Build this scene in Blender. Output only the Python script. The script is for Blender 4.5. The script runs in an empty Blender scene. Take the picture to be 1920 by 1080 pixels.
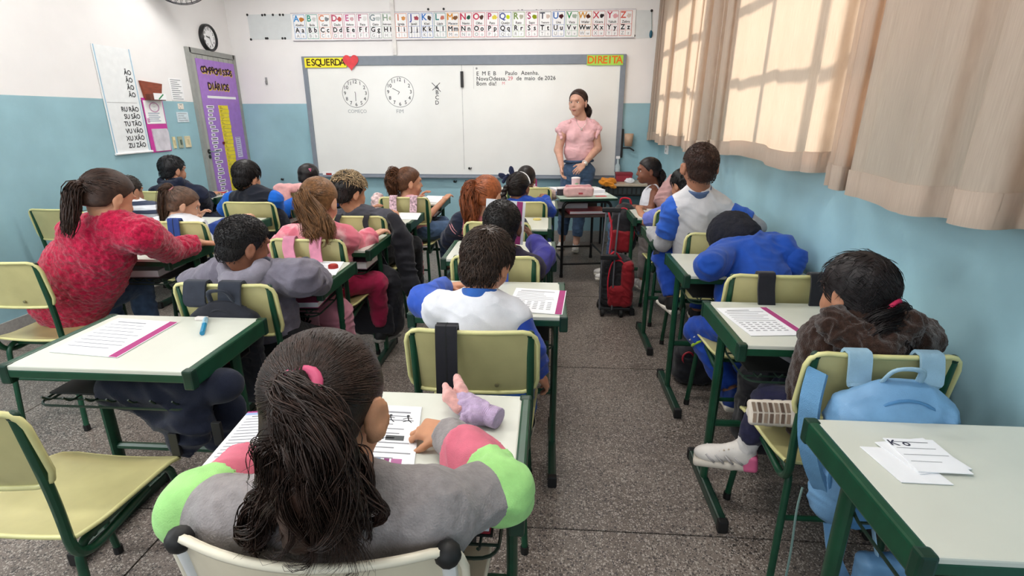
import bpy, bmesh, math, random
import numpy as np
from mathutils import Vector, Matrix

random.seed(7); RNG = np.random.default_rng(11)
SC = bpy.context.scene
COL = SC.collection

# ------------------------------------------------------------------ camera
CAM_F, CAM_TH, CAM_PSI = 986.76, 0.31643, 0.067446
CAM_Z = 1.4714
cam_d = bpy.data.cameras.new('camera'); cam = bpy.data.objects.new('camera', cam_d); COL.objects.link(cam)
cam_d.sensor_fit = 'HORIZONTAL'; cam_d.sensor_width = 36.0
cam_d.lens = CAM_F / 1920.0 * 36.0
cam_d.clip_start = 0.02; cam_d.clip_end = 200
cam.location = (0, 0, CAM_Z)
cam.rotation_euler = (math.pi / 2 - CAM_TH, 0.0, CAM_PSI)
SC.camera = cam

# ------------------------------------------------------------------ world, sun, exposure
world = bpy.data.worlds.new('world'); SC.world = world
world.use_nodes = True
wn = world.node_tree.nodes; wl = world.node_tree.links
wn.clear()
w_out = wn.new('ShaderNodeOutputWorld'); w_bg = wn.new('ShaderNodeBackground'); w_sky = wn.new('ShaderNodeTexSky')
w_sky.sky_type = 'NISHITA'; w_sky.sun_disc = False
w_sky.sun_elevation = math.radians(42); w_sky.sun_rotation = math.radians(80)
w_sky.air_density = 1.0; w_sky.dust_density = 2.5
w_bg.inputs['Strength'].default_value = 0.20
wl.new(w_sky.outputs['Color'], w_bg.inputs['Color']); wl.new(w_bg.outputs['Background'], w_out.inputs['Surface'])

sun_d = bpy.data.lights.new('sun', 'SUN'); sun = bpy.data.objects.new('sun', sun_d); COL.objects.link(sun)
sun_d.energy = 8.0; sun_d.angle = math.radians(4.0); sun_d.color = (1.0, 0.90, 0.78)
_sd = Vector((-0.78, -0.10, -0.62)).normalized()
sun.rotation_euler = _sd.to_track_quat('-Z', 'Y').to_euler()
sun.location = (8, 3, 6)

def area_light(name, loc, direction, sx, sy, energy, color=(1, 1, 1)):
    d = bpy.data.lights.new(name, 'AREA'); o = bpy.data.objects.new(name, d); COL.objects.link(o)
    d.shape = 'RECTANGLE'; d.size = sx; d.size_y = sy; d.energy = energy; d.color = color
    o.location = loc; o.rotation_euler = Vector(direction).to_track_quat('-Z', 'Y').to_euler()
    return o
# added unseen fill lights at the left wall and open rear; no windows built
area_light('rear_left_fill', (-3.60, 0.6, 1.95), (1, 0.35, -0.22), 2.6, 1.2, 70, (0.95, 0.98, 1.0))
area_light('rear_fill', (-1.2, -2.6, 2.0), (0, 1, -0.2), 3.4, 1.4, 34, (1.0, 0.98, 0.95))  # added fill from behind the camera, no window stands here

SC.view_settings.view_transform = 'Standard'
SC.view_settings.look = 'None'
SC.view_settings.gamma = 1.0
SC.view_settings.use_curve_mapping = False
SC.view_settings.exposure = 0.17

# ------------------------------------------------------------------ surveying: a pixel of the photo and one known coordinate give a point of the room
_F = np.array([-math.sin(CAM_PSI) * math.cos(CAM_TH), math.cos(CAM_PSI) * math.cos(CAM_TH), -math.sin(CAM_TH)])
_R = np.array([math.cos(CAM_PSI), math.sin(CAM_PSI), 0.0]); _U = np.cross(_R, _F); _O = np.array([0, 0, CAM_Z])
def _ray(u, v): return _F + _R * (u - 960) / CAM_F - _U * (v - 540) / CAM_F
SHIFT = 0.0    # moves a whole figure towards the board, off its chair back
def A(u, v, y):
    y = y + SHIFT; d = _ray(u, v); return _O + d * (y / d[1])
def AX(u, v, x):
    d = _ray(u, v); return _O + d * (x / d[0])
def AZ(u, v, z):
    d = _ray(u, v); return _O + d * ((z - CAM_Z) / d[2])
def V3(*a): return np.array(a, float)
def nrm(v):
    v = np.asarray(v, float); n = np.linalg.norm(v); return v / n if n > 1e-9 else v

# ------------------------------------------------------------------ materials
def lin(c):
    if isinstance(c, str):
        c = c.lstrip('#'); c = [int(c[i:i + 2], 16) / 255 for i in (0, 2, 4)]
    return tuple((x / 12.92 if x <= 0.04045 else ((x + 0.055) / 1.055) ** 2.4) for x in c)
_mats = {}
def mat(name, color, rough=0.5, var=0.06, scale=18.0, bump=0.0, bscale=None, metal=0.0, spec=0.5, sss=0.0,
        stretch=None, trans=0.0, island=0.0, emit=None, estr=1.0, coat=0.0, sheen=0.0, alpha=1.0):
    if name in _mats: return _mats[name]
    m = bpy.data.materials.new(name); m.use_nodes = True
    nt = m.node_tree; N = nt.nodes; L = nt.links; N.clear()
    out = N.new('ShaderNodeOutputMaterial'); b = N.new('ShaderNodeBsdfPrincipled')
    c = lin(color)
    b.inputs['Roughness'].default_value = rough; b.inputs['Metallic'].default_value = metal
    b.inputs['Specular IOR Level'].default_value = spec
    if coat: b.inputs['Coat Weight'].default_value = coat; b.inputs['Coat Roughness'].default_value = 0.15
    if sheen: b.inputs['Sheen Weight'].default_value = sheen; b.inputs['Sheen Roughness'].default_value = 0.5
    if sss:
        b.inputs['Subsurface Weight'].default_value = sss
        b.inputs['Subsurface Radius'].default_value = (0.010, 0.004, 0.002); b.inputs['Subsurface Scale'].default_value = 0.6
    if trans: b.inputs['Transmission Weight'].default_value = trans
    if alpha < 1: b.inputs['Alpha'].default_value = alpha
    tc = N.new('ShaderNodeTexCoord'); mp = N.new('ShaderNodeMapping')
    L.new(tc.outputs['Object'], mp.inputs['Vector'])
    if stretch: mp.inputs['Scale'].default_value = stretch
    no = N.new('ShaderNodeTexNoise'); no.inputs['Scale'].default_value = scale; no.inputs['Detail'].default_value = 5
    L.new(mp.outputs['Vector'], no.inputs['Vector'])
    rp = N.new('ShaderNodeValToRGB')
    lo = [max(0, x * (1 - 2.2 * var)) for x in c]; hi = [min(1, x * (1 + 2.2 * var)) for x in c]
    rp.color_ramp.elements[0].position = 0.25; rp.color_ramp.elements[1].position = 0.75
    rp.color_ramp.elements[0].color = (*lo, 1); rp.color_ramp.elements[1].color = (*hi, 1)
    L.new(no.outputs['Fac'], rp.inputs['Fac'])
    last = rp.outputs['Color']
    if island:
        ge = N.new('ShaderNodeNewGeometry'); hs = N.new('ShaderNodeHueSaturation'); ma = N.new('ShaderNodeMapRange')
        L.new(ge.outputs['Random Per Island'], ma.inputs['Value'])
        ma.inputs['To Min'].default_value = 1 - island; ma.inputs['To Max'].default_value = 1 + island
        L.new(ma.outputs['Result'], hs.inputs['Value']); L.new(last, hs.inputs['Color']); last = hs.outputs['Color']
    L.new(last, b.inputs['Base Color'])
    if emit:
        b.inputs['Emission Color'].default_value = (*lin(emit), 1); b.inputs['Emission Strength'].default_value = estr
    if bump:
        nb = N.new('ShaderNodeTexNoise'); nb.inputs['Scale'].default_value = bscale or scale * 6; nb.inputs['Detail'].default_value = 3
        L.new(mp.outputs['Vector'], nb.inputs['Vector'])
        bp = N.new('ShaderNodeBump'); bp.inputs['Strength'].default_value = bump; bp.inputs['Distance'].default_value = 0.004
        L.new(nb.outputs['Fac'], bp.inputs['Height']); L.new(bp.outputs['Normal'], b.inputs['Normal'])
    L.new(b.outputs['BSDF'], out.inputs['Surface'])
    _mats[name] = m
    return m
def cloth(name, color, var=0.07, bump=0.35, bscale=420, rough=0.9, scale=26):
    return mat(name, color, rough=rough, var=var, scale=scale, bump=bump, bscale=bscale, spec=0.25, sheen=0.15)
def ink(color): return mat('ink_' + color.lstrip('#'), color, rough=0.75, var=0.03, spec=0.2)
def skin(color): return mat('skin_' + color.lstrip('#'), color, rough=0.52, var=0.05, scale=30, bump=0.06, bscale=500, sss=0.12, spec=0.35)
def hairm(color): return mat('hair_' + color.lstrip('#'), color, rough=0.40, var=0.22, scale=60, island=0.45, spec=0.32, bump=0.25, bscale=300)

def link(o, parent=None):
    COL.objects.link(o)
    if parent is not None:
        o.parent = parent
        # the children are modelled in room coordinates; keep them there
        o.matrix_parent_inverse = parent.matrix_world.inverted() if parent.type != 'EMPTY' or True else None
    return o
def make_obj(name, verts, faces, m, parent=None, smooth=False, mats=None, fmat=None, local=False):
    me = bpy.data.meshes.new(name)
    verts = np.asarray(verts, float)
    if parent is not None and not local:
        verts = verts - np.array(ORIGIN.get(parent.name, (0, 0, 0)))
    me.from_pydata([tuple(v) for v in verts] if len(verts) < 200 else verts.tolist(), [], faces if isinstance(faces, list) else faces.tolist())
    if mats:
        for x in mats: me.materials.append(x)
        if fmat is not None: me.polygons.foreach_set('material_index', np.asarray(fmat, np.int32))
    elif m is not None: me.materials.append(m)
    if smooth: me.polygons.foreach_set('use_smooth', np.ones(len(me.polygons), bool))
    me.update()
    o = bpy.data.objects.new(name, me); COL.objects.link(o)
    if parent is not None: o.parent = parent
    return o
ORIGIN = {}
def thing(name, label, cat, loc=(0, 0, 0), group=None):
    o = bpy.data.objects.new(name, None); o.empty_display_size = 0.05; COL.objects.link(o)
    o.location = tuple(float(x) for x in loc); ORIGIN[o.name] = tuple(float(x) for x in loc)
    o['label'] = label; o['category'] = cat
    if group: o['group'] = group
    return o
def struct(o): o['kind'] = 'structure'; return o
def stuff(o): o['kind'] = 'stuff'; return o
def tag(o, label, cat, group=None):
    o['label'] = label; o['category'] = cat
    if group: o['group'] = group
    return o
def dup(root, loc, label=None, group=None):
    r = root.copy(); COL.objects.link(r); r.location = loc
    ORIGIN[r.name] = tuple(loc)
    if label: r['label'] = label
    if group: r['group'] = group
    for ch in list(root.children):
        c = ch.copy(); COL.objects.link(c); c.parent = r
        for g in ch.children:
            d = g.copy(); COL.objects.link(d); d.parent = c
    return r

# ------------------------------------------------------------------ polygon builder
class MB:
    def __init__(s): s.v = []; s.f = []; s.m = []; s.cur = 0
    def add(s, vs, fs):
        b = len(s.v); s.v += [tuple(map(float, v)) for v in vs]; s.f += [tuple(b + i for i in f) for f in fs]; s.m += [s.cur] * len(fs)
        return s
    def box(s, lo, hi, R=None, c=None):
        x0, y0, z0 = lo; x1, y1, z1 = hi
        vs = np.array([(x, y, z) for z in (z0, z1) for y in (y0, y1) for x in (x0, x1)], float)
        if R is not None:
            c = np.array(c); vs = (vs - c) @ np.array(R).T + c
        return s.add(vs, [(0, 2, 3, 1), (4, 5, 7, 6), (0, 1, 5, 4), (2, 6, 7, 3), (0, 4, 6, 2), (1, 3, 7, 5)])
    def bbox(s, lo, hi, r):
        """box with chamfered vertical and horizontal edges"""
        bm = bmesh.new(); lo = np.array(lo, float); hi = np.array(hi, float)
        bmesh.ops.create_cube(bm, size=1.0)
        for v in bm.verts: v.co = Vector((lo + hi) / 2 + np.array(v.co) * (hi - lo))
        bmesh.ops.bevel(bm, geom=bm.edges[:], offset=r, segments=2, affect='EDGES', profile=0.6)
        bm.verts.index_update()
        s.add([v.co for v in bm.verts], [[v.index for v in f.verts] for f in bm.faces]); bm.free(); return s
    def tube(s, pts, r, n=8, caps=True, flat=1.0):
        pts = [np.array(p, float) for p in pts]; m = len(pts)
        rs = r if hasattr(r, '__len__') else [r] * m
        b = len(s.v); up = None
        for i, p in enumerate(pts):
            t = nrm((pts[min(i + 1, m - 1)] - pts[max(i - 1, 0)]))
            if up is None:
                up = np.array([0, 0, 1.0]) if abs(t[2]) < 0.9 else np.array([1.0, 0, 0])
            a = nrm(np.cross(t, up)); up = np.cross(a, t)
            for k in range(n):
                g = 2 * math.pi * (k + 0.5) / n
                s.v.append(tuple(p + rs[i] * (math.cos(g) * a + math.sin(g) * up * flat)))
        k0 = len(s.f)
        for i in range(m - 1):
            for k in range(n):
                k2 = (k + 1) % n
                s.f.append((b + i * n + k, b + (i + 1) * n + k, b + (i + 1) * n + k2, b + i * n + k2))
        if caps:
            s.f.append(tuple(b + k for k in range(n))); s.f.append(tuple(b + (m - 1) * n + k for k in reversed(range(n))))
        s.m += [s.cur] * (len(s.f) - k0)
        return s
    def prism(s, poly, o, ex, ey, h):
        """extruded outline: 2-D points in the frame o, ex, ey, thickness h along ex x ey"""
        o = np.array(o, float); ex = np.array(ex, float); ey = np.array(ey, float); n = nrm(np.cross(ex, ey)) * h
        k = len(poly); vs = [o + ex * a + ey * b for a, b in poly]; vs += [v + n for v in vs]
        return s.add(vs, [tuple(reversed(range(k))), tuple(range(k, 2 * k))] + [(i, (i + 1) % k, k + (i + 1) % k, k + i) for i in range(k)])
    def ribbon(s, pts, w, th, side):
        """flat band of width w along side, thickness th"""
        pts = [np.array(p, float) for p in pts]; side = nrm(side); b = len(s.v); m = len(pts)
        for i, p in enumerate(pts):
            t = nrm(pts[min(i + 1, m - 1)] - pts[max(i - 1, 0)]); n = nrm(np.cross(t, side)) * th / 2; e = side * w / 2
            s.v += [tuple(p - e - n), tuple(p + e - n), tuple(p + e + n), tuple(p - e + n)]
        k0 = len(s.f)
        for i in range(m - 1):
            for k in range(4): s.f.append((b + 4 * i + k, b + 4 * i + (k + 1) % 4, b + 4 * i + 4 + (k + 1) % 4, b + 4 * i + 4 + k))
        s.f += [(b + 3, b + 2, b + 1, b), tuple(b + 4 * (m - 1) + k for k in range(4))]
        s.m += [s.cur] * (len(s.f) - k0); return s
    def ball(s, c, r, nu=12, nv=8, R=None):
        r = np.array(r if hasattr(r, '__len__') else (r, r, r), float); c = np.array(c, float); vs = []; fs = []
        for j in range(nv + 1):
            th = math.pi * j / nv
            for i in range(nu):
                ph = 2 * math.pi * i / nu
                p = np.array([math.sin(th) * math.cos(ph), math.sin(th) * math.sin(ph), math.cos(th)]) * r
                vs.append(c + (R @ p if R is not None else p))
        for j in range(nv):
            for i in range(nu):
                a = j * nu + i; b2 = j * nu + (i + 1) % nu
                fs.append((a, a + nu, b2 + nu, b2))
        return s.add(vs, fs)
    def lathe(s, c, prof, n=20, axis=2):
        c = np.array(c, float); vs = []; fs = []
        for r, h in prof:
            for i in range(n):
                g = 2 * math.pi * i / n; a, b = r * math.cos(g), r * math.sin(g)
                vs.append(c + {2: (a, b, h), 0: (h, a, b), 1: (b, h, a)}[axis])
        m = len(prof)
        for j in range(m - 1):
            for i in range(n): fs.append((j * n + i, j * n + (i + 1) % n, (j + 1) * n + (i + 1) % n, (j + 1) * n + i))
        fs.append(tuple(reversed(range(n)))); fs.append(tuple((m - 1) * n + i for i in range(n)))
        return s.add(vs, fs)
    def build(s, name, m, parent=None, smooth=False, local=False):
        if isinstance(m, (list, tuple)): return make_obj(name, s.v, s.f, None, parent, smooth, mats=list(m), fmat=s.m, local=local)
        return make_obj(name, s.v, s.f, m, parent, smooth, local=local)
def fillet(pts, rad, n=5):
    pts = [np.array(p, float) for p in pts]; out = [pts[0]]
    for i in range(1, len(pts) - 1):
        a, b, c = pts[i - 1], pts[i], pts[i + 1]
        d1, d2 = a - b, c - b; r = min(rad, 0.45 * np.linalg.norm(d1), 0.45 * np.linalg.norm(d2))
        p, q = b + nrm(d1) * r, b + nrm(d2) * r
        for k in range(n + 1):
            t = k / n; out.append((1 - t) ** 2 * p + 2 * t * (1 - t) * b + t * t * q)
    out.append(pts[-1]); return out
def bez(pts, n=24):
    """smooth curve through points (Catmull-Rom)"""
    P = [np.array(p, float) for p in pts]; P = [2 * P[0] - P[1]] + P + [2 * P[-1] - P[-2]]
    out = []; segs = len(P) - 3
    for k in range(n + 1):
        x = k / n * segs; i = min(int(x), segs - 1); t = x - i
        p0, p1, p2, p3 = P[i:i + 4]
        out.append(0.5 * ((2 * p1) + (-p0 + p2) * t + (2 * p0 - 5 * p1 + 4 * p2 - p3) * t * t + (-p0 + 3 * p1 - 3 * p2 + p3) * t ** 3))
    return np.array(out)
def smooth_angle(o, deg=40):
    me = o.data; me.polygons.foreach_set('use_smooth', np.ones(len(me.polygons), bool))
    try: me.set_sharp_from_angle(angle=math.radians(deg))
    except Exception: pass
    return o
_txt_cache = {}
def text_geo(s, size, align='CENTER', space=1.0):
    """flat lettering as polygons in its own plane: verts (x, y), faces"""
    key = (s, size, align, space)
    if key in _txt_cache: return _txt_cache[key]
    cu = bpy.data.curves.new('lettering', 'FONT'); cu.body = s; cu.size = size; cu.align_x = align; cu.align_y = 'CENTER'
    cu.space_character = space; cu.resolution_u = 3
    o = bpy.data.objects.new('lettering', cu); COL.objects.link(o)
    dg = bpy.context.evaluated_depsgraph_get(); me = o.evaluated_get(dg).to_mesh()
    vs = np.array([v.co[:] for v in me.vertices]).reshape(-1, 3); fs = [tuple(p.vertices) for p in me.polygons]
    o.evaluated_get(dg).to_mesh_clear(); bpy.data.objects.remove(o); bpy.data.curves.remove(cu)
    _txt_cache[key] = (vs, fs); return vs, fs
def put_text(mb, s, o, ex, ey, size, align='CENTER', bold=0.0, rot=0.0, space=1.0):
    vs, fs = text_geo(s, size, align, space)
    if not len(vs): return
    ex = nrm(ex); ey = nrm(ey); o = np.array(o, float)
    if rot: c, q = math.cos(rot), math.sin(rot); ex, ey = ex * c + ey * q, ey * c - ex * q
    offs = [(0, 0)] if not bold else [(-bold, 0), (bold, 0), (0, bold), (0, -bold)]
    for i, (a, b) in enumerate(offs):
        z = np.cross(ex, ey) * 0.00008 * i
        mb.add([o + ex * (v[0] + a) + ey * (v[1] + b) + z for v in vs], fs)
def ring(mb, o, ex, ey, r0, r1, n=32, sx=1.0):
    vs = []; fs = []
    for i in range(n):
        g = 2 * math.pi * i / n
        for r in (r0, r1): vs.append(np.array(o) + np.array(ex) * math.cos(g) * r * sx + np.array(ey) * math.sin(g) * r)
    for i in range(n):
        j = (i + 1) % n; fs.append((2 * i, 2 * i + 1, 2 * j + 1, 2 * j))
    mb.add(vs, fs)
def quad(mb, o, ex, ey, x0, y0, x1, y1):
    o = np.array(o, float); ex = np.array(ex, float); ey = np.array(ey, float)
    mb.add([o + ex * x0 + ey * y0, o + ex * x1 + ey * y0, o + ex * x1 + ey * y1, o + ex * x0 + ey * y1], [(0, 1, 2, 3)])
def line(mb, o, ex, ey, p, q, w):
    p = np.array(p, float); q = np.array(q, float); d = nrm(q - p); n = np.array([-d[1], d[0]]) * w / 2
    o = np.array(o, float); ex = np.array(ex, float); ey = np.array(ey, float)
    mb.add([o + ex * a + ey * b for a, b in (p - n, q - n, q + n, p + n)], [(0, 1, 2, 3)])
# ------------------------------------------------------------------ organic shapes: smooth unions of round cones, meshed with surface nets
def _hash(i, j, k, seed):
    h = (i * 374761393 + j * 668265263 + k * 2147483647 + seed * 974634777) & 0xffffffff
    h = ((h ^ (h >> 13)) * 1274126177) & 0xffffffff
    return ((h ^ (h >> 16)) & 0xffff) / 65535.0
def vnoise(P, scale, seed=0):
    q = P / scale; i = np.floor(q).astype(np.int64); f = q - i; f = f * f * (3 - 2 * f)
    r = 0
    for dx in (0, 1):
        for dy in (0, 1):
            for dz in (0, 1):
                w = (f[:, 0] if dx else 1 - f[:, 0]) * (f[:, 1] if dy else 1 - f[:, 1]) * (f[:, 2] if dz else 1 - f[:, 2])
                r = r + w * _hash(i[:, 0] + dx, i[:, 1] + dy, i[:, 2] + dz, seed)
    return r
def cap(a, b, r1, r2=None, n=None, q=1.0, op=1, k=None):
    """round cone a-b; n, q flatten it along n"""
    return dict(t='c', a=np.array(a, float), b=np.array(b, float), r1=r1, r2=r1 if r2 is None else r2, n=None if n is None else nrm(n), q=q, op=op, k=k)
def cyl(a, b, r1, r2=None, n=None, q=1.0, op=1, k=None):
    """cone with flat ends"""
    d = cap(a, b, r1, r2, n, q, op, k); d['t'] = 'f'; return d
def ell(c, r, R=None, op=1, k=None):
    return dict(t='e', c=np.array(c, float), r=np.array(r, float), R=np.eye(3) if R is None else np.array(R, float), op=op, k=k)
def rbox(c, h, rr=0.01, R=None, op=1, k=None):
    return dict(t='b', c=np.array(c, float), h=np.array(h, float), rr=rr, R=np.eye(3) if R is None else np.array(R, float), op=op, k=k)
def fn(lo, hi, f, op=1, k=None): return dict(t='fn', lo=np.array(lo, float), hi=np.array(hi, float), f=f, op=op, k=k)
def _bb(p):
    if p['t'] in 'cf':
        r = max(p['r1'], p['r2']); return np.minimum(p['a'], p['b']) - r, np.maximum(p['a'], p['b']) + r
    if p['t'] == 'e':
        e = np.sqrt(((p['R'] * p['r']) ** 2).sum(1)); return p['c'] - e, p['c'] + e
    if p['t'] == 'b':
        e = (np.abs(p['R']) * (p['h'] + 0)).sum(1); return p['c'] - e, p['c'] + e
    return p['lo'], p['hi']
def _ev(p, X):
    t = p['t']
    if t in 'cf':
        ba = p['b'] - p['a']; L2 = max(float(ba @ ba), 1e-12); pa = X - p['a']
        h = (pa @ ba) / L2; hc = np.clip(h, 0, 1)
        w = pa - hc[:, None] * ba; s = 1.0
        if p['n'] is not None:
            nn = p['n']; c = w @ nn; w = w + np.outer(c * (p['q'] - 1), nn); s = 1.0 / max(1.0, p['q'] ** 0.5)
        d = (np.linalg.norm(w, axis=1) - (p['r1'] + (p['r2'] - p['r1']) * hc)) * s
        if t == 'f':
            wl = pa - h[:, None] * ba
            if p['n'] is not None: c = wl @ p['n']; wl = wl + np.outer(c * (p['q'] - 1), p['n'])
            dr = (np.linalg.norm(wl, axis=1) - (p['r1'] + (p['r2'] - p['r1']) * hc)) * s
            dh = np.maximum(-h, h - 1) * math.sqrt(L2)
            d = np.maximum(dr, dh)
        return d
    if t == 'e':
        q = ((X - p['c']) @ p['R']) / p['r']; k0 = np.linalg.norm(q, axis=1); k1 = np.linalg.norm(q / p['r'], axis=1)
        return k0 * (k0 - 1) / np.maximum(k1, 1e-9)
    if t == 'b':
        q = np.abs((X - p['c']) @ p['R']) - (p['h'] - p['rr'])
        return np.linalg.norm(np.maximum(q, 0), axis=1) + np.minimum(q.max(1), 0) - p['rr']
    return p['f'](X)
def sdf_mesh(prims, vox, k=0.015, pad=None):
    pos = [p for p in prims if p['op'] > 0]
    bbs = [_bb(p) for p in pos]
    lo = np.min([b[0] for b in bbs], 0) - 3 * vox - k * 0.3; hi = np.max([b[1] for b in bbs], 0) + 3 * vox + k * 0.3
    n = np.ceil((hi - lo) / vox).astype(int) + 1
    G = np.full(n, 0.06)
    for p in prims:
        kk = k if p['k'] is None else p['k']
        a, b = _bb(p); m = kk * 1.05 + 2.5 * vox
        i0 = np.maximum(np.floor((a - m - lo) / vox).astype(int), 0); i1 = np.minimum(np.ceil((b + m - lo) / vox).astype(int) + 1, n)
        if (i1 <= i0).any(): continue
        gx, gy, gz = [lo[d] + vox * np.arange(i0[d], i1[d]) for d in range(3)]
        X = np.stack(np.meshgrid(gx, gy, gz, indexing='ij'), -1).reshape(-1, 3)
        d = _ev(p, X).reshape(i1 - i0)
        S = G[i0[0]:i1[0], i0[1]:i1[1], i0[2]:i1[2]]
        if p['op'] > 0:
            if kk > 0:
                h = np.maximum(kk - np.abs(S - d), 0) / kk; S[...] = np.minimum(S, d) - h * h * kk * 0.25
            else: S[...] = np.minimum(S, d)
        else:
            d = -d
            if kk > 0:
                h = np.maximum(kk - np.abs(S - d), 0) / kk; S[...] = np.maximum(S, d) + h * h * kk * 0.25
            else: S[...] = np.maximum(S, d)
    I = G < 0
    c8 = [(x, y, z) for x in (0, 1) for y in (0, 1) for z in (0, 1)]
    nx, ny, nz = n
    cnt = np.zeros((nx - 1, ny - 1, nz - 1), np.int8)
    for x, y, z in c8: cnt += I[x:nx - 1 + x, y:ny - 1 + y, z:nz - 1 + z]
    act = (cnt > 0) & (cnt < 8)
    idx = np.argwhere(act)
    vid = np.full(act.shape, -1, np.int64); vid[act] = np.arange(len(idx))
    acc = np.zeros((len(idx), 3)); num = np.zeros(len(idx))
    vals = {c: G[idx[:, 0] + c[0], idx[:, 1] + c[1], idx[:, 2] + c[2]] for c in c8}
    for c in c8:
        for d in range(3):
            if c[d]: continue
            c2 = list(c); c2[d] = 1; c2 = tuple(c2)
            g0, g1 = vals[c], vals[c2]; m = (g0 < 0) != (g1 < 0)
            t = np.where(m, g0 / np.where(m, g0 - g1, 1), 0)
            p = np.tile(np.array(c, float), (len(idx), 1)); p[:, d] = t
            acc += p * m[:, None]; num += m
    Vt = lo + vox * (idx + acc / num[:, None])
    F = []
    for d in range(3):
        e = [0, 0, 0]; e[d] = 1; u, v = [(1, 2), (2, 0), (0, 1)][d]
        A0 = I[:nx - e[0], :ny - e[1], :nz - e[2]]; A1 = I[e[0]:, e[1]:, e[2]:]
        E = np.argwhere(A0 != A1)
        if not len(E): continue
        ins = A0[E[:, 0], E[:, 1], E[:, 2]]
        du = np.zeros(3, int); du[u] = 1; dv = np.zeros(3, int); dv[v] = 1
        ok = (E[:, u] > 0) & (E[:, v] > 0) & (E[:, u] < n[u] - 1) & (E[:, v] < n[v] - 1)
        E = E[ok]; ins = ins[ok]
        q = [vid[tuple((E - a * du - b * dv).T)] for a, b in ((1, 1), (0, 1), (0, 0), (1, 0))]
        Q = np.stack(q, 1)
        F.append(np.where(ins[:, None], Q, Q[:, ::-1]))
    F = np.concatenate(F)
    F = F[(F >= 0).all(1)]
    return Vt, F
def vnormals(Vt, F):
    n = np.cross(Vt[F[:, 2]] - Vt[F[:, 0]], Vt[F[:, 3]] - Vt[F[:, 1]])
    N = np.zeros_like(Vt)
    for i in range(4): np.add.at(N, F[:, i], n)
    return N / np.maximum(np.linalg.norm(N, axis=1), 1e-12)[:, None]
def relax(Vt, F, it=1, lam=0.5):
    for _ in range(it):
        S = np.zeros_like(Vt); C = np.zeros(len(Vt))
        for i in range(4):
            j = (i + 1) % 4
            np.add.at(S, F[:, i], Vt[F[:, j]]); np.add.at(C, F[:, i], 1)
            np.add.at(S, F[:, j], Vt[F[:, i]]); np.add.at(C, F[:, j], 1)
        Vt = Vt + lam * (S / np.maximum(C, 1)[:, None] - Vt)
    return Vt
def wrinkle(Vt, F, amp=0.004, scale=0.05, seed=0, fluffy=False):
    N = vnormals(Vt, F)
    if fluffy:
        d = vnoise(Vt, scale, seed) * 0.65 + vnoise(Vt, scale * 0.45, seed + 3) * 0.35
        return Vt + N * ((d - 0.4) * 2 * amp)[:, None]
    w = np.stack([vnoise(Vt, scale * 2.2, seed + i) for i in (5, 6, 7)], 1) * scale * 1.6
    P = (Vt + w * 1.3) @ np.array([[.62, .22, -.25], [-.18, .55, .42], [.35, -.45, 1.45]]).T
    a = vnoise(P, scale, seed); rg = (1 - np.abs(2 * a - 1)) ** 1.6
    b = vnoise(P + 3.1, scale * .55, seed + 1); rb = (1 - np.abs(2 * b - 1)) ** 1.4
    d = rg * 0.75 + rb * 0.30 + vnoise(Vt, scale * 2.5, seed + 2) * .25
    return Vt + N * ((d - 0.55) * 2 * amp)[:, None]
def organic(name, prims, m, parent, vox=0.007, k=0.015, wr=None, sm=1, seed=0, fluffy=False, fmatf=None, mats=None):
    Vt, F = sdf_mesh(prims, vox, k)
    if sm: Vt = relax(Vt, F, sm)
    if wr: Vt = wrinkle(Vt, F, wr[0], wr[1], seed, fluffy)
    fm = None
    if fmatf is not None: fm = fmatf(Vt[F].mean(1))
    return make_obj(name, Vt, F, m, parent, True, mats=mats, fmat=fm)
def strands(name, P, R, m, parent, sides=3, seed=0):
    """P (S,N,3) centre lines, R (S,N) radii -> one mesh of thin locks"""
    P = np.asarray(P, float); S, N, _ = P.shape; R = np.broadcast_to(R, (S, N))
    T = np.zeros_like(P); T[:, 1:-1] = P[:, 2:] - P[:, :-2]; T[:, 0] = P[:, 1] - P[:, 0]; T[:, -1] = P[:, -1] - P[:, -2]
    T /= np.maximum(np.linalg.norm(T, axis=2), 1e-9)[..., None]
    up = np.where(np.abs(T[..., 2:3]) < 0.9, np.array([0, 0, 1.0]), np.array([1.0, 0, 0]))
    a = np.cross(T, up); a /= np.maximum(np.linalg.norm(a, axis=2), 1e-9)[..., None]; b = np.cross(T, a)
    g = 2 * np.pi * np.arange(sides) / sides
    Vt = P[:, :, None, :] + R[:, :, None, None] * (np.cos(g)[None, None, :, None] * a[:, :, None, :] + np.sin(g)[None, None, :, None] * b[:, :, None, :])
    Vt = Vt.reshape(-1, 3)
    s = np.arange(S)[:, None, None]; i = np.arange(N - 1)[None, :, None]; kx = np.arange(sides)[None, None, :]; k2 = (kx + 1) % sides
    base = s * N * sides
    F = np.stack([base + i * sides + kx, base + i * sides + k2, base + (i + 1) * sides + k2, base + (i + 1) * sides + kx], -1).reshape(-1, 4)
    o = make_obj(name, Vt, F, m, parent, True)
    return stuff(o)
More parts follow.
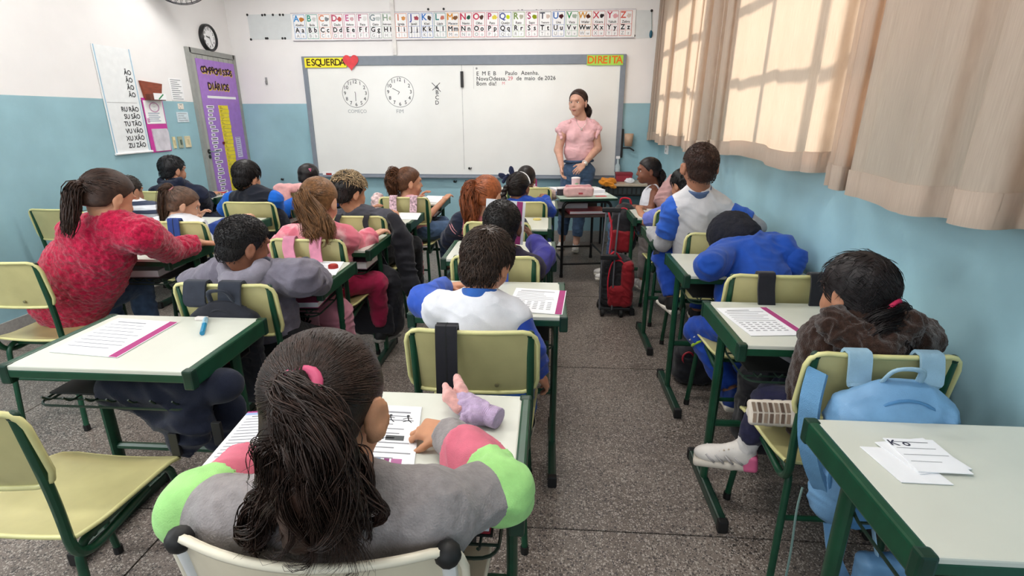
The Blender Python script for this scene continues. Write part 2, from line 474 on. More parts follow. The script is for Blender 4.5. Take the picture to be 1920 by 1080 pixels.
# ------------------------------------------------------------------ the setting
FW, XL, XR, CEIL = 6.38, -3.67, 1.27, 3.02
BACK = -3.0
def wall_paint(name, lower, upper, split):
    m = bpy.data.materials.new(name); m.use_nodes = True; nt = m.node_tree; N = nt.nodes; L = nt.links
    b = N['Principled BSDF']; b.inputs['Roughness'].default_value = 0.42; b.inputs['Specular IOR Level'].default_value = 0.35
    tc = N.new('ShaderNodeTexCoord'); sp = N.new('ShaderNodeSeparateXYZ'); L.new(tc.outputs['Object'], sp.inputs['Vector'])
    gt = N.new('ShaderNodeMath'); gt.operation = 'GREATER_THAN'; gt.inputs[1].default_value = split; L.new(sp.outputs['Z'], gt.inputs[0])
    no = N.new('ShaderNodeTexNoise'); no.inputs['Scale'].default_value = 2.6; no.inputs['Detail'].default_value = 7; L.new(tc.outputs['Object'], no.inputs['Vector'])
    def ramp(c, v):
        r = N.new('ShaderNodeValToRGB'); c = lin(c)
        r.color_ramp.elements[0].color = (*[x * (1 - v) for x in c], 1); r.color_ramp.elements[1].color = (*[min(1, x * (1 + v)) for x in c], 1)
        r.color_ramp.elements[0].position = 0.3; r.color_ramp.elements[1].position = 0.7
        L.new(no.outputs['Fac'], r.inputs['Fac']); return r
    a, c = ramp(lower, 0.10), ramp(upper, 0.03)
    mx = N.new('ShaderNodeMix'); mx.data_type = 'RGBA'
    L.new(gt.outputs[0], mx.inputs['Factor']); L.new(a.outputs['Color'], mx.inputs['A']); L.new(c.outputs['Color'], mx.inputs['B'])
    L.new(mx.outputs['Result'], b.inputs['Base Color'])
    n2 = N.new('ShaderNodeTexNoise'); n2.inputs['Scale'].default_value = 55; n2.inputs['Detail'].default_value = 4; L.new(tc.outputs['Object'], n2.inputs['Vector'])
    bp = N.new('ShaderNodeBump'); bp.inputs['Strength'].default_value = 0.12; bp.inputs['Distance'].default_value = 0.004
    L.new(n2.outputs['Fac'], bp.inputs['Height']); L.new(bp.outputs['Normal'], b.inputs['Normal'])
    return m
M_wall = wall_paint('wall_paint', '#98c0cc', '#f1f0f0', 1.605)
M_ceil = mat('ceiling_paint', '#eceae6', rough=0.85, var=0.02)
def terrazzo():
    m = bpy.data.materials.new('terrazzo'); m.use_nodes = True; nt = m.node_tree; N = nt.nodes; L = nt.links
    b = N['Principled BSDF']; b.inputs['Roughness'].default_value = 0.36; b.inputs['Specular IOR Level'].default_value = 0.5
    tc = N.new('ShaderNodeTexCoord')
    no = N.new('ShaderNodeTexNoise'); no.inputs['Scale'].default_value = 2.2; no.inputs['Detail'].default_value = 6; L.new(tc.outputs['Object'], no.inputs['Vector'])
    base = N.new('ShaderNodeValToRGB'); base.color_ramp.elements[0].color = (*lin('#675d56'), 1); base.color_ramp.elements[1].color = (*lin('#83786f'), 1)
    base.color_ramp.elements[0].position = 0.3; base.color_ramp.elements[1].position = 0.7; L.new(no.outputs['Fac'], base.inputs['Fac'])
    last = base.outputs['Color']
    for sc, thr, colr, seed in ((70, 0.26, '#4a4441', 0.0), (95, 0.30, '#a89f96', 3.7), (130, 0.26, '#383433', 8.1), (160, 0.25, '#b8aea4', 5.2)):
        mp = N.new('ShaderNodeMapping'); mp.inputs['Location'].default_value = (seed, seed * 2, seed * 3); L.new(tc.outputs['Object'], mp.inputs['Vector'])
        vo = N.new('ShaderNodeTexVoronoi'); vo.inputs['Scale'].default_value = sc; L.new(mp.outputs['Vector'], vo.inputs['Vector'])
        # a chip only in some of the cells, of uneven size
        sp = N.new('ShaderNodeSeparateColor'); L.new(vo.outputs['Color'], sp.inputs['Color'])
        mu = N.new('ShaderNodeMath'); mu.operation = 'MULTIPLY'; mu.inputs[1].default_value = thr * 1.7; L.new(sp.outputs['Red'], mu.inputs[0])
        lt = N.new('ShaderNodeMath'); lt.operation = 'LESS_THAN'; L.new(vo.outputs['Distance'], lt.inputs[0]); L.new(mu.outputs[0], lt.inputs[1])
        mx = N.new('ShaderNodeMix'); mx.data_type = 'RGBA'; L.new(lt.outputs[0], mx.inputs['Factor'])
        L.new(last, mx.inputs['A']); mx.inputs['B'].default_value = (*lin(colr), 1); last = mx.outputs['Result']
    L.new(last, b.inputs['Base Color'])
    rr = N.new('ShaderNodeMapRange'); rr.inputs['To Min'].default_value = 0.26; rr.inputs['To Max'].default_value = 0.48
    L.new(no.outputs['Fac'], rr.inputs['Value']); L.new(rr.outputs['Result'], b.inputs['Roughness'])
    return m
M_terr = terrazzo(); M_joint = mat('joint_strip', '#26221f', rough=0.6)
M_grey_base = mat('terrazzo_skirting', '#a3a09c', rough=0.5, var=0.08, scale=60)

fl = MB(); fl.box((XL - .3, BACK, -0.06), (XR + .3, FW + .3, -0.006)); floor = struct(fl.build('floor', M_joint))
xs = [XL] + [-1.395 + 1.3 * k for k in range(-1, 3)] + [XR]
ys = [BACK] + [1.602 + 1.345 * k for k in range(-3, 4)] + [FW]
for i in range(len(xs) - 1):
    for j in range(len(ys) - 1):
        s = MB(); g = 0.0035
        s.box((xs[i] + (g if i else 0), ys[j] + g, -0.012), (xs[i + 1] - (g if i < len(xs) - 2 else 0), ys[j + 1] - g, 0.0))
        o = s.build('floor_slab', M_terr); o.parent = floor
w = MB(); w.box((XL - .2, BACK, 0), (XL, FW + .2, CEIL)); struct(w.build('wall_left', M_wall))
w = MB(); w.box((XL - .2, FW, 0), (XR + .2, FW + .2, CEIL)); wall_front = struct(w.build('wall_front', M_wall))
# right wall with two window openings
WIN = [(4.35, 6.05), (2.02, 3.75)]; WZ0, WZ1 = 1.40, 2.62
w = MB()
w.box((XR, BACK, 0), (XR + .2, FW, WZ0)); w.box((XR, BACK, WZ1), (XR + .2, FW, CEIL))
w.box((XR, WIN[0][1], WZ0), (XR + .2, FW, WZ1)); w.box((XR, WIN[1][1], WZ0), (XR + .2, WIN[0][0], WZ1)); w.box((XR, BACK, WZ0), (XR + .2, WIN[1][0], WZ1))
struct(w.build('wall_right', M_wall))
w = MB(); w.box((XL - .2, BACK, CEIL), (XR + .2, FW + .2, CEIL + .15)); struct(w.build('ceiling', M_ceil))
w = MB(); w.box((XL, FW - .012, 0), (XR, FW, 0.135)); struct(w.build('baseboard_front', M_grey_base))
w = MB(); w.box((XL, BACK, 0), (XL + .012, 5.55, 0.135)); struct(w.build('baseboard_left', M_grey_base))
w = MB(); w.box((XR - .012, BACK, 0), (XR, FW, 0.135)); struct(w.build('baseboard_right', M_grey_base))
M_winframe = mat('window_steel', '#8b8f92', rough=0.5)
def clear_glass():
    m = bpy.data.materials.new('window_glass'); m.use_nodes = True; nt = m.node_tree; N = nt.nodes; L = nt.links; N.clear()
    out = N.new('ShaderNodeOutputMaterial'); t = N.new('ShaderNodeBsdfTransparent'); g = N.new('ShaderNodeBsdfGlossy'); mx = N.new('ShaderNodeMixShader'); fr = N.new('ShaderNodeFresnel')
    t.inputs['Color'].default_value = (.93, .96, .96, 1); g.inputs['Roughness'].default_value = .03; fr.inputs['IOR'].default_value = 1.45
    L.new(fr.outputs['Fac'], mx.inputs['Fac']); L.new(t.outputs['BSDF'], mx.inputs[1]); L.new(g.outputs['BSDF'], mx.inputs[2]); L.new(mx.outputs['Shader'], out.inputs['Surface'])
    return m
M_glass = clear_glass()
for n, (a, b) in enumerate(WIN):
    f = MB(); x0, x1 = XR + .05, XR + .09
    for y in np.linspace(a, b, 4): f.box((x0, y - .016, WZ0), (x1, y + .016, WZ1))
    for z in np.linspace(WZ0, WZ1, 4): f.box((x0, a, z - .014), (x1, b, z + .014))
    wf = struct(f.build('window_%d' % (n + 1), M_winframe))
    ysg = np.linspace(a, b, 4); zsg = np.linspace(WZ0, WZ1, 4)
    for i in range(3):
        for j in range(3):
            g = MB(); g.box((XR + .068, ysg[i] + .012, zsg[j] + .012), (XR + .072, ysg[i + 1] - .012, zsg[j + 1] - .012))
            o = g.build('pane', M_glass); o.parent = wf

# ceiling lamps above the frame
M_lampbody = mat('lamp_body', '#f0f0ee', rough=0.4)
M_tube = mat('lamp_tube', '#ffffff', emit='#fff8f0', estr=14.0)
lamp_no = 0
for y in (0.9, 3.1, 5.0):
    for x in (-2.6, -0.35):
        t = thing('ceiling_lamp', 'white twin tube lamp on the ceiling, %s row from the board, %s of the aisle' % ({0.9: 'third', 3.1: 'second', 5.0: 'first'}[y], 'left' if x < -1 else 'right'), 'ceiling lamp', (x, y, CEIL), 'ceiling lamps')
        b = MB(); b.bbox((-.62, -.10, -.05), (.62, .10, 0), .012); b.build('lamp_body', M_lampbody, t, local=True)
        for s in (-.05, .05):
            c = MB(); c.tube([(-.58, s, -.072), (.58, s, -.072)], .013, 8); c.build('lamp_tube', M_tube, t, local=True)
        ld = bpy.data.lights.new('tube_light', 'AREA'); lo = bpy.data.objects.new('tube_light', ld); COL.objects.link(lo)
        ld.shape = 'RECTANGLE'; ld.size = 1.15; ld.size_y = 0.14; ld.energy = 14 if x < -1 else 15; ld.color = (1.0, 0.985, 0.965)
        lo.parent = t; lo.location = (0, 0, -.10)

# ------------------------------------------------------------------ whiteboard
M_frame = mat('board_frame', '#7f8894', rough=0.45, var=0.03, metal=0.0)
M_board = mat('board_white', '#eef0ee', rough=0.22, var=0.015, scale=3, spec=0.5)
bL, bR, bB, bT = -2.832, 0.828, 0.765, 2.112
yb = FW - .035
wb = thing('whiteboard', 'long grey framed whiteboard with two drawn clocks on the front wall', 'whiteboard', (-1.0, FW, bB))
s = MB(); s.box((bL + .03, yb, bB + .04), (bR - .03, FW - .006, bT - .04)); surf = s.build('writing_surface', M_board, wb)
for nm, lo, hi in (('frame_rail', (bL, yb - .015, bT - .098), (bR, FW - .004, bT)), ('frame_stile', (bL, yb - .015, bB + .08), (bL + .052, FW - .004, bT - .098)),
                   ('frame_stile', (bR - .058, yb - .015, bB + .08), (bR, FW - .004, bT - .098))):
    s = MB(); s.bbox(lo, hi, .004); s.build(nm, M_frame, wb)
s = MB(); s.prism([(0, 0), (.075, 0), (.075, .012), (.03, .024), (.03, .098), (0, .098)], (bL, FW - .004, bB), (0, -1, 0), (0, 0, 1), -(bR - bL)); s.build('pen_tray', M_frame, wb)
sx = A(868, 220, yb)[0]
s = MB(); s.box((sx - .004, yb - .0025, bB + .1), (sx + .004, yb, bT - .098)); s.build('panel_joint', mat('board_joint', '#c9cccb', rough=0.4), wb)
EX, EZ = V3(1, 0, 0), V3(0, 0, 1)
yt = yb - .0015
def board_clock(u, v, ru, hm, name):
    c = A(u, v, yt); r = abs(A(u + ru, v, yt)[0] - c[0]); m = MB()
    ring(m, c, EX, EZ, r - .0022, r + .0022, 48)
    for k in range(1, 13):
        g = math.pi / 2 - k * math.pi / 6
        put_text(m, str(k), c + EX * math.cos(g) * r * .80 + EZ * math.sin(g) * r * .80, EX, EZ, .055, bold=.0007)
    for ang, ln in hm:
        g = math.radians(90 - ang); line(m, c, EX, EZ, (0, 0), (math.cos(g) * r * ln, math.sin(g) * r * ln), .006)
    return m.build(name, ink('#4b4f52'), wb)
board_clock(666.5, 175, 24.5, ((182, .55), (340, .12)), 'drawn_clock')
board_clock(749, 172.5, 26.5, ((297, .55), (215, .2)), 'drawn_clock')
m = MB(); put_text(m, 'COMEÇO', A(670, 209, yt), EX, EZ, .052); m.build('drawn_caption', ink('#9ba3a6'), wb); m = MB(); put_text(m, 'FIM', A(750, 209, yt), EX, EZ, .06); m.build('drawn_caption', ink('#9ba3a6'), wb)
m = MB()
for i, ch in enumerate('ABCD'): put_text(m, ch, A(819.5, 164 + 9.6 * i, yt), EX, EZ, .062, bold=.0009)
o0 = A(818, 164, yt); line(m, o0, EX, EZ, (-.05, .05), (.05, -.045), .007); line(m, o0, EX, EZ, (.045, .05), (-.045, -.03), .007)
m.build('drawn_letters', ink('#4b4f52'), wb)
def bt(s, u, v, size, m=None, **k): put_text(m, s, A(u, v, yt), EX, EZ, size, align='LEFT', bold=.0006, **k)
for s_, u_, v_ in (('E', 893, 138.5), ('M', 903.5, 138), ('E', 914.5, 138), ('B', 924.5, 138), ('Paulo', 947, 137.5), ('Azenha.', 977, 137), ('Nova', 893, 148), ('Odessa,', 916, 147.7), ('de', 968, 147.2), ('maio', 983, 147), ('de', 1008, 146.8), ('2026', 1021, 146.5), ('Bom', 893, 157), ('dia!', 916, 157), ('*', 891.5, 130.5)):
    m = MB(); bt(s_, u_, v_, .060, m=m, space=1.05); m.build('board_word', ink('#3f4346'), wb)
m = MB(); line(m, A(888, 145, yt), EX, EZ, (0, .11), (0, -.12), .002); m.build('margin_line', ink('#8a9092'), wb)
m = MB(); bt('29', 952, 147.4, .058, m=m); m.build('date_number', ink('#d8808a'), wb); m = MB(); put_text(m, 'M', A(944, 156.5, yt), EX, EZ, .045); m.build('red_mark', ink('#d8808a'), wb)
def tt(name, label, cat): return thing(name, label, cat, (0, 0, 0))
# bar magnet, signs, heart, tray label
c = A(866.5, 149, yb); s = MB(); s.bbox((c[0] - .016, yb - .022, c[2] - .085), (c[0] + .016, yb, c[2] + .085), .004)
tag(s.build('board_eraser', mat('black_plastic', '#17181a', rough=0.45)), 'narrow black eraser bar stuck upright on the whiteboard joint', 'eraser')
def sign(name, label, text, c0, c1, bg, fg, size, rise=0):
    p0, p1 = A(*c0, yb - .018), A(*c1, yb - .018)
    t = thing(name, label, 'sign', tuple((p0 + p1) / 2))
    m = MB(); m.box((p0[0], yb - .0185, p1[2]), (p1[0], yb - .0155, p0[2])); m.build('card', mat(name + '_card', bg, rough=0.5, var=0.02), t)
    m = MB(); W = p1[0] - p0[0] - .03
    for i, ch in enumerate(text):
        put_text(m, ch, (p0[0] + .015 + W * (i + .5) / len(text), yb - .0192, (p0[2] + p1[2]) / 2), EX, EZ, size, bold=.0022)
    m.build('lettering', ink(fg), t)
    return t
sign('left_sign', 'yellow card reading ESQUERDA on the whiteboard frame', 'ESQUERDA', (570, 108.5), (650, 126.5), '#f7ea23', '#4d3a20', .100)
sign('right_sign', 'lime green card reading DIREITA in orange on the whiteboard frame', 'DIREITA', (1101, 103.5), (1168, 122), '#a9dd55', '#e8742a', .108)
c = A(657.5, 114.5, yb - .024); m = MB(); pts = []
for k in range(40):
    t_ = 2 * math.pi * k / 40; x = 16 * math.sin(t_) ** 3; y = 13 * math.cos(t_) - 5 * math.cos(2 * t_) - 2 * math.cos(3 * t_) - math.cos(4 * t_)
    pts.append((-x * .0056, (y - 1) * .0058))
m.prism(pts, c + V3(0, .003, 0), EX, EZ, .004)
tag(m.build('paper_heart', mat('heart_red', '#de3f48', rough=0.6)), 'red paper heart at the end of the yellow ESQUERDA card', 'heart')
p0, p1 = A(605, 321.5, FW - .036), A(628, 331, FW - .036)
t = thing('tray_label', 'small white label stuck on the left end of the board tray', 'label', tuple((p0 + p1) / 2))
m = MB(); m.box((p0[0], FW - .0385, p1[2]), (p1[0], FW - .0345, p0[2])); m.build('card', mat('paper_white', '#f4f4f4', rough=0.7, var=0.015), t)
m = MB(); put_text(m, '▪ GIZ'[2:], ((p0[0] + p1[0]) / 2 + .02, FW - .0392, (p0[2] + p1[2]) / 2), EX, EZ, .04, bold=.001) if False else quad(m, (p0[0] + .04, FW - .0392, (p0[2] + p1[2]) / 2), EX, EZ, 0, -.012, .07, .012); m.build('print', ink('#a03030'), t)
for nm, lb, (u, v) in (('board_pin', 'small black pin near the bottom edge of the whiteboard', (880, 315.5)), ('wall_hook', 'dark hook on the blue wall under the board tray, left of the cable', (852, 340)), ('wall_hook', 'dark hook on the blue wall left of the whiteboard, level with its tray', (529, 336))):
    c = A(u, v, FW if nm == 'wall_hook' else yb); m = MB(); m.ball(c - V3(0, .008, 0), (.014, .012, .014), 8, 6); m.tube([c, c + V3(.02, -.02, -.01), c + V3(.03, -.02, .012)], .005, 6)
    tag(m.build(nm, _mats['black_plastic'], smooth=True), lb, 'hook' if nm == 'wall_hook' else 'pin')
# cable under the board, conduit above it
m = MB(); m.tube(bez([A(873, 338, FW - .02), A(876, 352, FW - .02), A(884, 372, FW - .02), A(893, 400, FW - .02), A(897, 440, FW - .02)], 20), .006, 6)
tag(m.build('cable', mat('cable_dark', '#3a4a52', rough=0.5)), 'thin dark cable hanging from the board tray down the blue wall', 'cable')
cx = A(738, 50, FW)[0]
m = MB(); m.bbox((cx - .022, FW - .02, 2.12), (cx + .022, FW, CEIL), .004)
tag(m.build('cable_duct', mat('duct_white', '#e6e4e2', rough=0.45)), 'white vertical cable duct above the whiteboard', 'cable duct')

# ------------------------------------------------------------------ alphabet banner of 26 cards
words = 'Abelha Bola Casa Dado Elefante Faca Gato Helicóptero Igreja Javali Kiwi Lápis Macaco Navio Olho Pato Queijo Rato Sapo Tesoura Uva Vaca Wafer Xícara Yakult Zebra'.split()
cc = ['#3a8fd0', '#3aa08a', '#e0906a', '#c85070', '#d070a0', '#c07090', '#8a9aa0', '#9ab0a0', '#e08a70', '#5060b0', '#4080d0', '#409090', '#e09a40', '#d04060', '#d04060', '#c04870', '#5060a0', '#7a9a50', '#b04070', '#404858', '#4878c0', '#3a9a60', '#d8a050', '#c84050', '#c04860', '#d86050']
pic = ['#c9803a', '#d8d8d8', '#8a8f94', '#d06060', '#d8b0b8', '#e8e8e8', '#d0d8d8', '#b8c0a8', '#e0a060', '#b05060', '#5a4a44', '#d08070', '#8a6040', '#2a5a48', '#5a4038', '#e8d858', '#c8d820', '#b8b8a8', '#90a020', '#d8c8c0', '#4a2028', '#a8b8a8', '#5a3020', '#30282a', '#e0a8b0', '#e0d0c8']
yb2 = FW - .014
bx0, bx1 = A(547, 50, yb2)[0], A(1191, 45, yb2)[0]; bz0, bz1 = 2.275, 2.562
ban = thing('alphabet_banner', 'long white banner of 26 alphabet cards high on the front wall', 'banner', ((bx0 + bx1) / 2, FW, bz0))
m = MB(); m.box((bx0, yb2, bz0), (bx1, FW - .002, bz1)); m.build('backing', _mats['paper_white'], ban)
m = MB(); m.box((bx0, yb2 - .003, bz0), (bx1, FW - .002, bz0 + .009)); m.box((bx0, yb2 - .003, bz1 - .009), (bx1, FW - .002, bz1)); stuff(m.build('border_strip', mat('banner_edge', '#c9c4cc', rough=0.5), ban))
pw = (bx1 - bx0 - .05) / 26
M_card = mat('card_white', '#f7f8fa', rough=0.35, var=0.01)
for i in range(26):
    L0 = chr(65 + i); x0 = bx0 + .028 + pw * i; x1 = x0 + pw * .90; z0, z1 = bz0 + .022, bz1 - .018
    m = MB(); m.box((x0, yb2 - .0025, z0), (x1, yb2, z1)); card = m.build('letter_card', M_card, ban)
    yq = yb2 - .0031
    m = MB(); fw_ = .0042; zm = z0 + (z1 - z0) * .47; zl = z0 + (z1 - z0) * .23; xm = (x0 + x1) / 2
    for a in ((x0, z0, x0 + fw_, z1), (x1 - fw_, z0, x1, z1), (x0, z0, x1, z0 + fw_), (x0, z1 - fw_, x1, z1), (x0, zm, x1, zm + .003), (x0, zl, x1, zl + .002), (xm - .001, z0, xm + .001, zm)):
        quad(m, (0, yq, 0), EX, EZ, *a)
    put_text(m, L0, (x0 + (x1 - x0) * .27, yq - .0003, z0 + (z1 - z0) * .825), EX, EZ, .088, bold=.0022)
    o = m.build('card_border', ink(cc[i]), ban); o.parent = card
    m = MB()
    put_text(m, words[i], (xm, yq, z0 + (z1 - z0) * .565), EX, EZ, .034 if len(words[i]) < 7 else .026, bold=.0007)
    put_text(m, L0, (x0 + (x1 - x0) * .27, yq, z0 + (z1 - z0) * .35), EX, EZ, .068, bold=.0022); put_text(m, L0.lower(), (x0 + (x1 - x0) * .75, yq, z0 + (z1 - z0) * .35), EX, EZ, .068, bold=.0022)
    o = m.build('card_letters', ink('#23252a'), ban); o.parent = card
    m = MB(); put_text(m, L0, (x0 + (x1 - x0) * .27, yq, z0 + (z1 - z0) * .115), EX, EZ, .048); put_text(m, L0.lower(), (x0 + (x1 - x0) * .75, yq, z0 + (z1 - z0) * .115), EX, EZ, .044)
    o = m.build('card_outline_letters', ink('#8d9096'), ban); o.parent = card
    m = MB(); pts = []
    rr = random.Random(i)
    for k in range(14):
        g = 2 * math.pi * k / 14; r = .022 * (0.75 + 0.5 * rr.random()); pts.append((math.cos(g) * r * (1.0 if i % 3 else 1.2), math.sin(g) * r))
    m.prism(pts, (x0 + (x1 - x0) * .72, yq + .0003, z0 + (z1 - z0) * .80), EX, EZ, .0006)
    o = m.build('card_picture', ink(pic[i]), ban); o.parent = card
# plain laminated sheets on both sides of the banner, dark tape marks
M_lam = mat('laminated_sheet', '#dbe1e3', rough=0.25, var=0.015)
def sheet(name, label, q, m_):
    p = [A(*a, FW - .004) for a in q]
    mb = MB(); mb.add(p + [x + V3(0, .003, 0) for x in p], [(3, 2, 1, 0), (4, 5, 6, 7), (0, 1, 5, 4), (1, 2, 6, 5), (2, 3, 7, 6), (3, 0, 4, 7)])
    return tag(mb.build(name, m_), label, 'sheet')
sheet('laminated_sheet', 'plain pale laminated sheet left of the alphabet banner', [(463, 27.5), (546, 26), (546, 74), (470, 74)], M_lam)
sheet('laminated_sheet', 'plain pale laminated sheet right of the alphabet banner', [(1192, 19), (1223, 19), (1222, 71), (1192, 72)], M_lam)
dots = [(464, 28), (492, 28.5), (497, 28), (512, 28), (525, 28), (531, 28), (471, 74), (499, 72), (502, 72), (530, 72), (535, 72), (803, 17.5), (832, 17), (938, 21.5), (944, 21), (972, 20.5), (979, 20), (1006, 20), (1015, 20), (1044, 20), (1049, 20), (1078, 20), (1084, 20), (1114, 20), (1121, 20), (1189, 67)]
ORD = 'first second third fourth fifth sixth seventh eighth ninth tenth eleventh twelfth thirteenth fourteenth fifteenth sixteenth'.split()
for k, (u, v) in enumerate(dots):
    c = A(u, v, FW); m = MB(); m.lathe(c, [(.013, -.003), (.013, -.006), (.008, -.008)], 8, axis=1)
    if u < 540: row = [d for d in dots if d[0] < 540 and (d[1] < 40) == (v < 40)]; lb_ = 'small dark tack, %s from the left on the %s edge of the left plain sheet' % (ORD[row.index((u, v))], 'top' if v < 40 else 'bottom')
    elif v < 40: lb_ = 'small dark tack above the alphabet banner, %s from the left' % ORD[[d for d in dots if d[0] >= 540 and d[1] < 40].index((u, v))]
    else: lb_ = 'small dark tack at the lower right end of the alphabet banner'
    tag(m.build('tack', _mats['black_plastic']), lb_, 'tack', 'dark tacks around the alphabet banner')
m = MB(); p = [A(1222, 20, FW - .008), A(1222, 60, FW - .008)]; m.tube(p, .003, 6)
t = thing('wall_string', 'thin string with a blue green clip hanging right of the alphabet banner', 'string', tuple(p[0])); m.build('string', ink('#90a0a0'), t)
m = MB(); c = A(1220.5, 64, FW - .012); m.ball(c, (.018, .012, .04), 8, 6); m.build('clip', mat('clip_teal', '#1d5f78', rough=0.4), t, True); m = MB(); m.ball(p[0], (.014, .01, .014), 8, 6); m.build('tack', _mats['black_plastic'], t, True)
# small mark hook on the white wall by the corner
c = A(500, 152, FW); m = MB(); m.bbox(c + V3(-.012, -.012, -.04), c + V3(.012, 0, .04), .004); m.tube([c + V3(0, -.012, -.02), c + V3(0, -.03, -.025), c + V3(0, -.03, 0)], .006, 6)
tag(m.build('wall_hook', mat('hook_grey', '#9a9a9c', rough=0.4)), 'small grey hook on the white wall between door and whiteboard', 'hook')

# ------------------------------------------------------------------ left wall: door, clock, posters
EY = V3(0, 1, 0)
M_door = mat('door_grey', '#a9aca5', rough=0.45, var=0.04, scale=8)
M_doorframe = mat('door_frame_grey', '#9a9c98', rough=0.5, var=0.04)
dr = MB(); dy0, dy1, dzt = 5.555, 6.345, 2.10
dr.box((XL, dy0 - .03, 0), (XL + .035, dy0 + .02, dzt + .03)); dr.box((XL, dy1 - .02, 0), (XL + .035, dy1 + .03, dzt + .03)); dr.box((XL, dy0, dzt - .02), (XL + .035, dy1, dzt + .03))
door = struct(dr.build('door_1', M_doorframe))
npl = 8
for k in range(npl):
    a = dy0 + .02 + (dy1 - dy0 - .04) * k / npl; b = dy0 + .02 + (dy1 - dy0 - .04) * (k + 1) / npl
    m = MB(); m.box((XL + .003, a + .003, .01), (XL + .026, b - .003, dzt - .025)); o = m.build('door_plank', M_door); o.parent = door
m = MB(); m.box((XL + .001, dy0 + .02, .01), (XL + .012, dy1 - .02, dzt - .025)); o = m.build('door_leaf', M_doorframe); o.parent = door
M_steel = mat('steel', '#b9bcc0', rough=0.28, metal=0.9, var=0.02)
hc = AX(391, 284, XL + .03); m = MB(); m.lathe(hc, [(.024, 0), (.024, .012), (.012, .014)], 14, axis=0); m.lathe(hc + V3(0, 0, -.055), [(.020, 0), (.020, .010), (.006, .011)], 12, axis=0)
o = m.build('lock_rose', mat('lock_dark', '#2d2d2e', rough=0.4, metal=0.5)); o.parent = door
m = MB(); m.tube([hc, hc + V3(.045, 0, 0), hc + V3(.05, .10, -.008)], .008, 8); o = m.build('door_handle', M_steel); o.parent = door
# purple list of daily commitments on the door
px = XL + .030
def LP(u, v): return AX(u, v, px)
q = [LP(366, 112), LP(437, 125)]; py0, py1 = q[0][1], 6.325; pzt, pzb = 2.035, 0.52
pt = thing('commitments_poster', 'tall purple poster titled COMPROMISSOS DIÁRIOS hung on the grey door', 'poster', (px, (py0 + py1) / 2, pzb))
m = MB(); m.box((px - .002, py0, pzb), (px, py1, pzt)); m.build('sheet', mat('poster_purple', '#a779cf', rough=0.4, var=0.04), pt)
pxx = px + .0006; M_gold = ink('#e8c84a')
for mm, off, colr in ((1, .006, M_gold), (0, 0, ink('#3a2440'))):
    m = MB(); yc = (py0 + py1) / 2
    for i, ch in enumerate('COMPROMISSOS'): put_text(m, ch, (pxx + .0008 * (1 - mm), yc + (i - 5.5) * .047 + off, pzt - .105 - off + .006 * math.sin(i * 2.1)), EY, EZ, .088, bold=.0045 + .004 * mm)
    m.build('poster_title' if not mm else 'title_shadow', colr, pt); m = MB()
    for i, ch in enumerate('DIÁRIOS'): put_text(m, ch, (pxx + .0008 * (1 - mm), yc - .01 + (i - 3) * .055 + off, pzt - .265 - off), EY, EZ, .098, bold=.0045 + .004 * mm)
    m.build('poster_title' if not mm else 'title_shadow', colr, pt)
m = MB(); m.box((px, py0 + .10, pzt - .385), (px + .001, py1 - .06, pzt - .36)); m.build('subtitle_strip', M_card, pt)
yy0, yy1 = py0 + .265, py0 + .44; nst = 25; zs0 = pzt - .455; dz = (zs0 - pzb - .03) / nst
M_yel = mat('note_yellow', '#f2df33', rough=0.6, var=0.04)
for k in range(nst):
    z1 = zs0 - dz * k; lean = .0016 * k
    m = MB(); m.cur = 0; m.box((px, yy0 + .002 * math.sin(k), z1 - dz * .93), (px + .004 + .002 * (k % 2), yy1 + .004 * math.sin(k * 1.7), z1)); m.cur = 1
    for r in range(2): quad(m, (px + .0075, 0, 0), EY, EZ, yy0 + .012, z1 - dz * (.35 + .3 * r) - .002, yy0 + .05 + .02 * math.sin(k * 3 + r), z1 - dz * (.35 + .3 * r) + .002)
    m.build('paper_strip', [M_yel, ink('#8a7a3a')], pt)
    m = MB(); a = py0 + .055 + .012 * math.sin(k * 1.3); wd = .10 + .035 * math.sin(k * 2.3 + 1)
    m.cur = 0; m.box((px, a, z1 - dz * .8), (px + .0015, a + wd, z1 - dz * .1)); m.cur = 1; quad(m, (px + .002, 0, 0), EY, EZ, a + .015, z1 - dz * .58, a + wd - .015, z1 - dz * .32)
    m.build('name_tag', [M_card, ink('#4a4450')], pt)
for (a, b, c, d) in ((.50, .60, .80, 1.03), (.505, .60, 1.08, 1.27), (.50, .61, 1.30, 1.42), (.48, .60, 1.45, 1.5)):
    m = MB(); m.cur = 0; m.box((px, py0 + a, pzt - d), (px + .0015, py0 + b, pzt - c)); m.cur = 1
    n = int((d - c) / .022)
    for k in range(n): quad(m, (px + .002, 0, 0), EY, EZ, py0 + a + .012, pzt - c - .012 - k * .022, py0 + b - .015 - .02 * ((k * 7) % 3) / 2, pzt - c - .006 - k * .022)
    m.build('notice_card', [mat('card_lilac', '#d9d0ee', rough=0.5), ink('#7a70a0')], pt)
m = MB(); hp = LP(418.5, 268); m.prism([(a * .7, b * .7) for a, b in pts] if False else [(-x * .0013, y * .0013) for x, y in [(16 * math.sin(2 * math.pi * k / 20) ** 3, 13 * math.cos(2 * math.pi * k / 20) - 5 * math.cos(4 * math.pi * k / 20) - 2 * math.cos(6 * math.pi * k / 20)) for k in range(20)]], hp + V3(.008, 0, 0), EY, EZ, .002); m.build('heart_sticker', ink('#6a1a20'), pt)
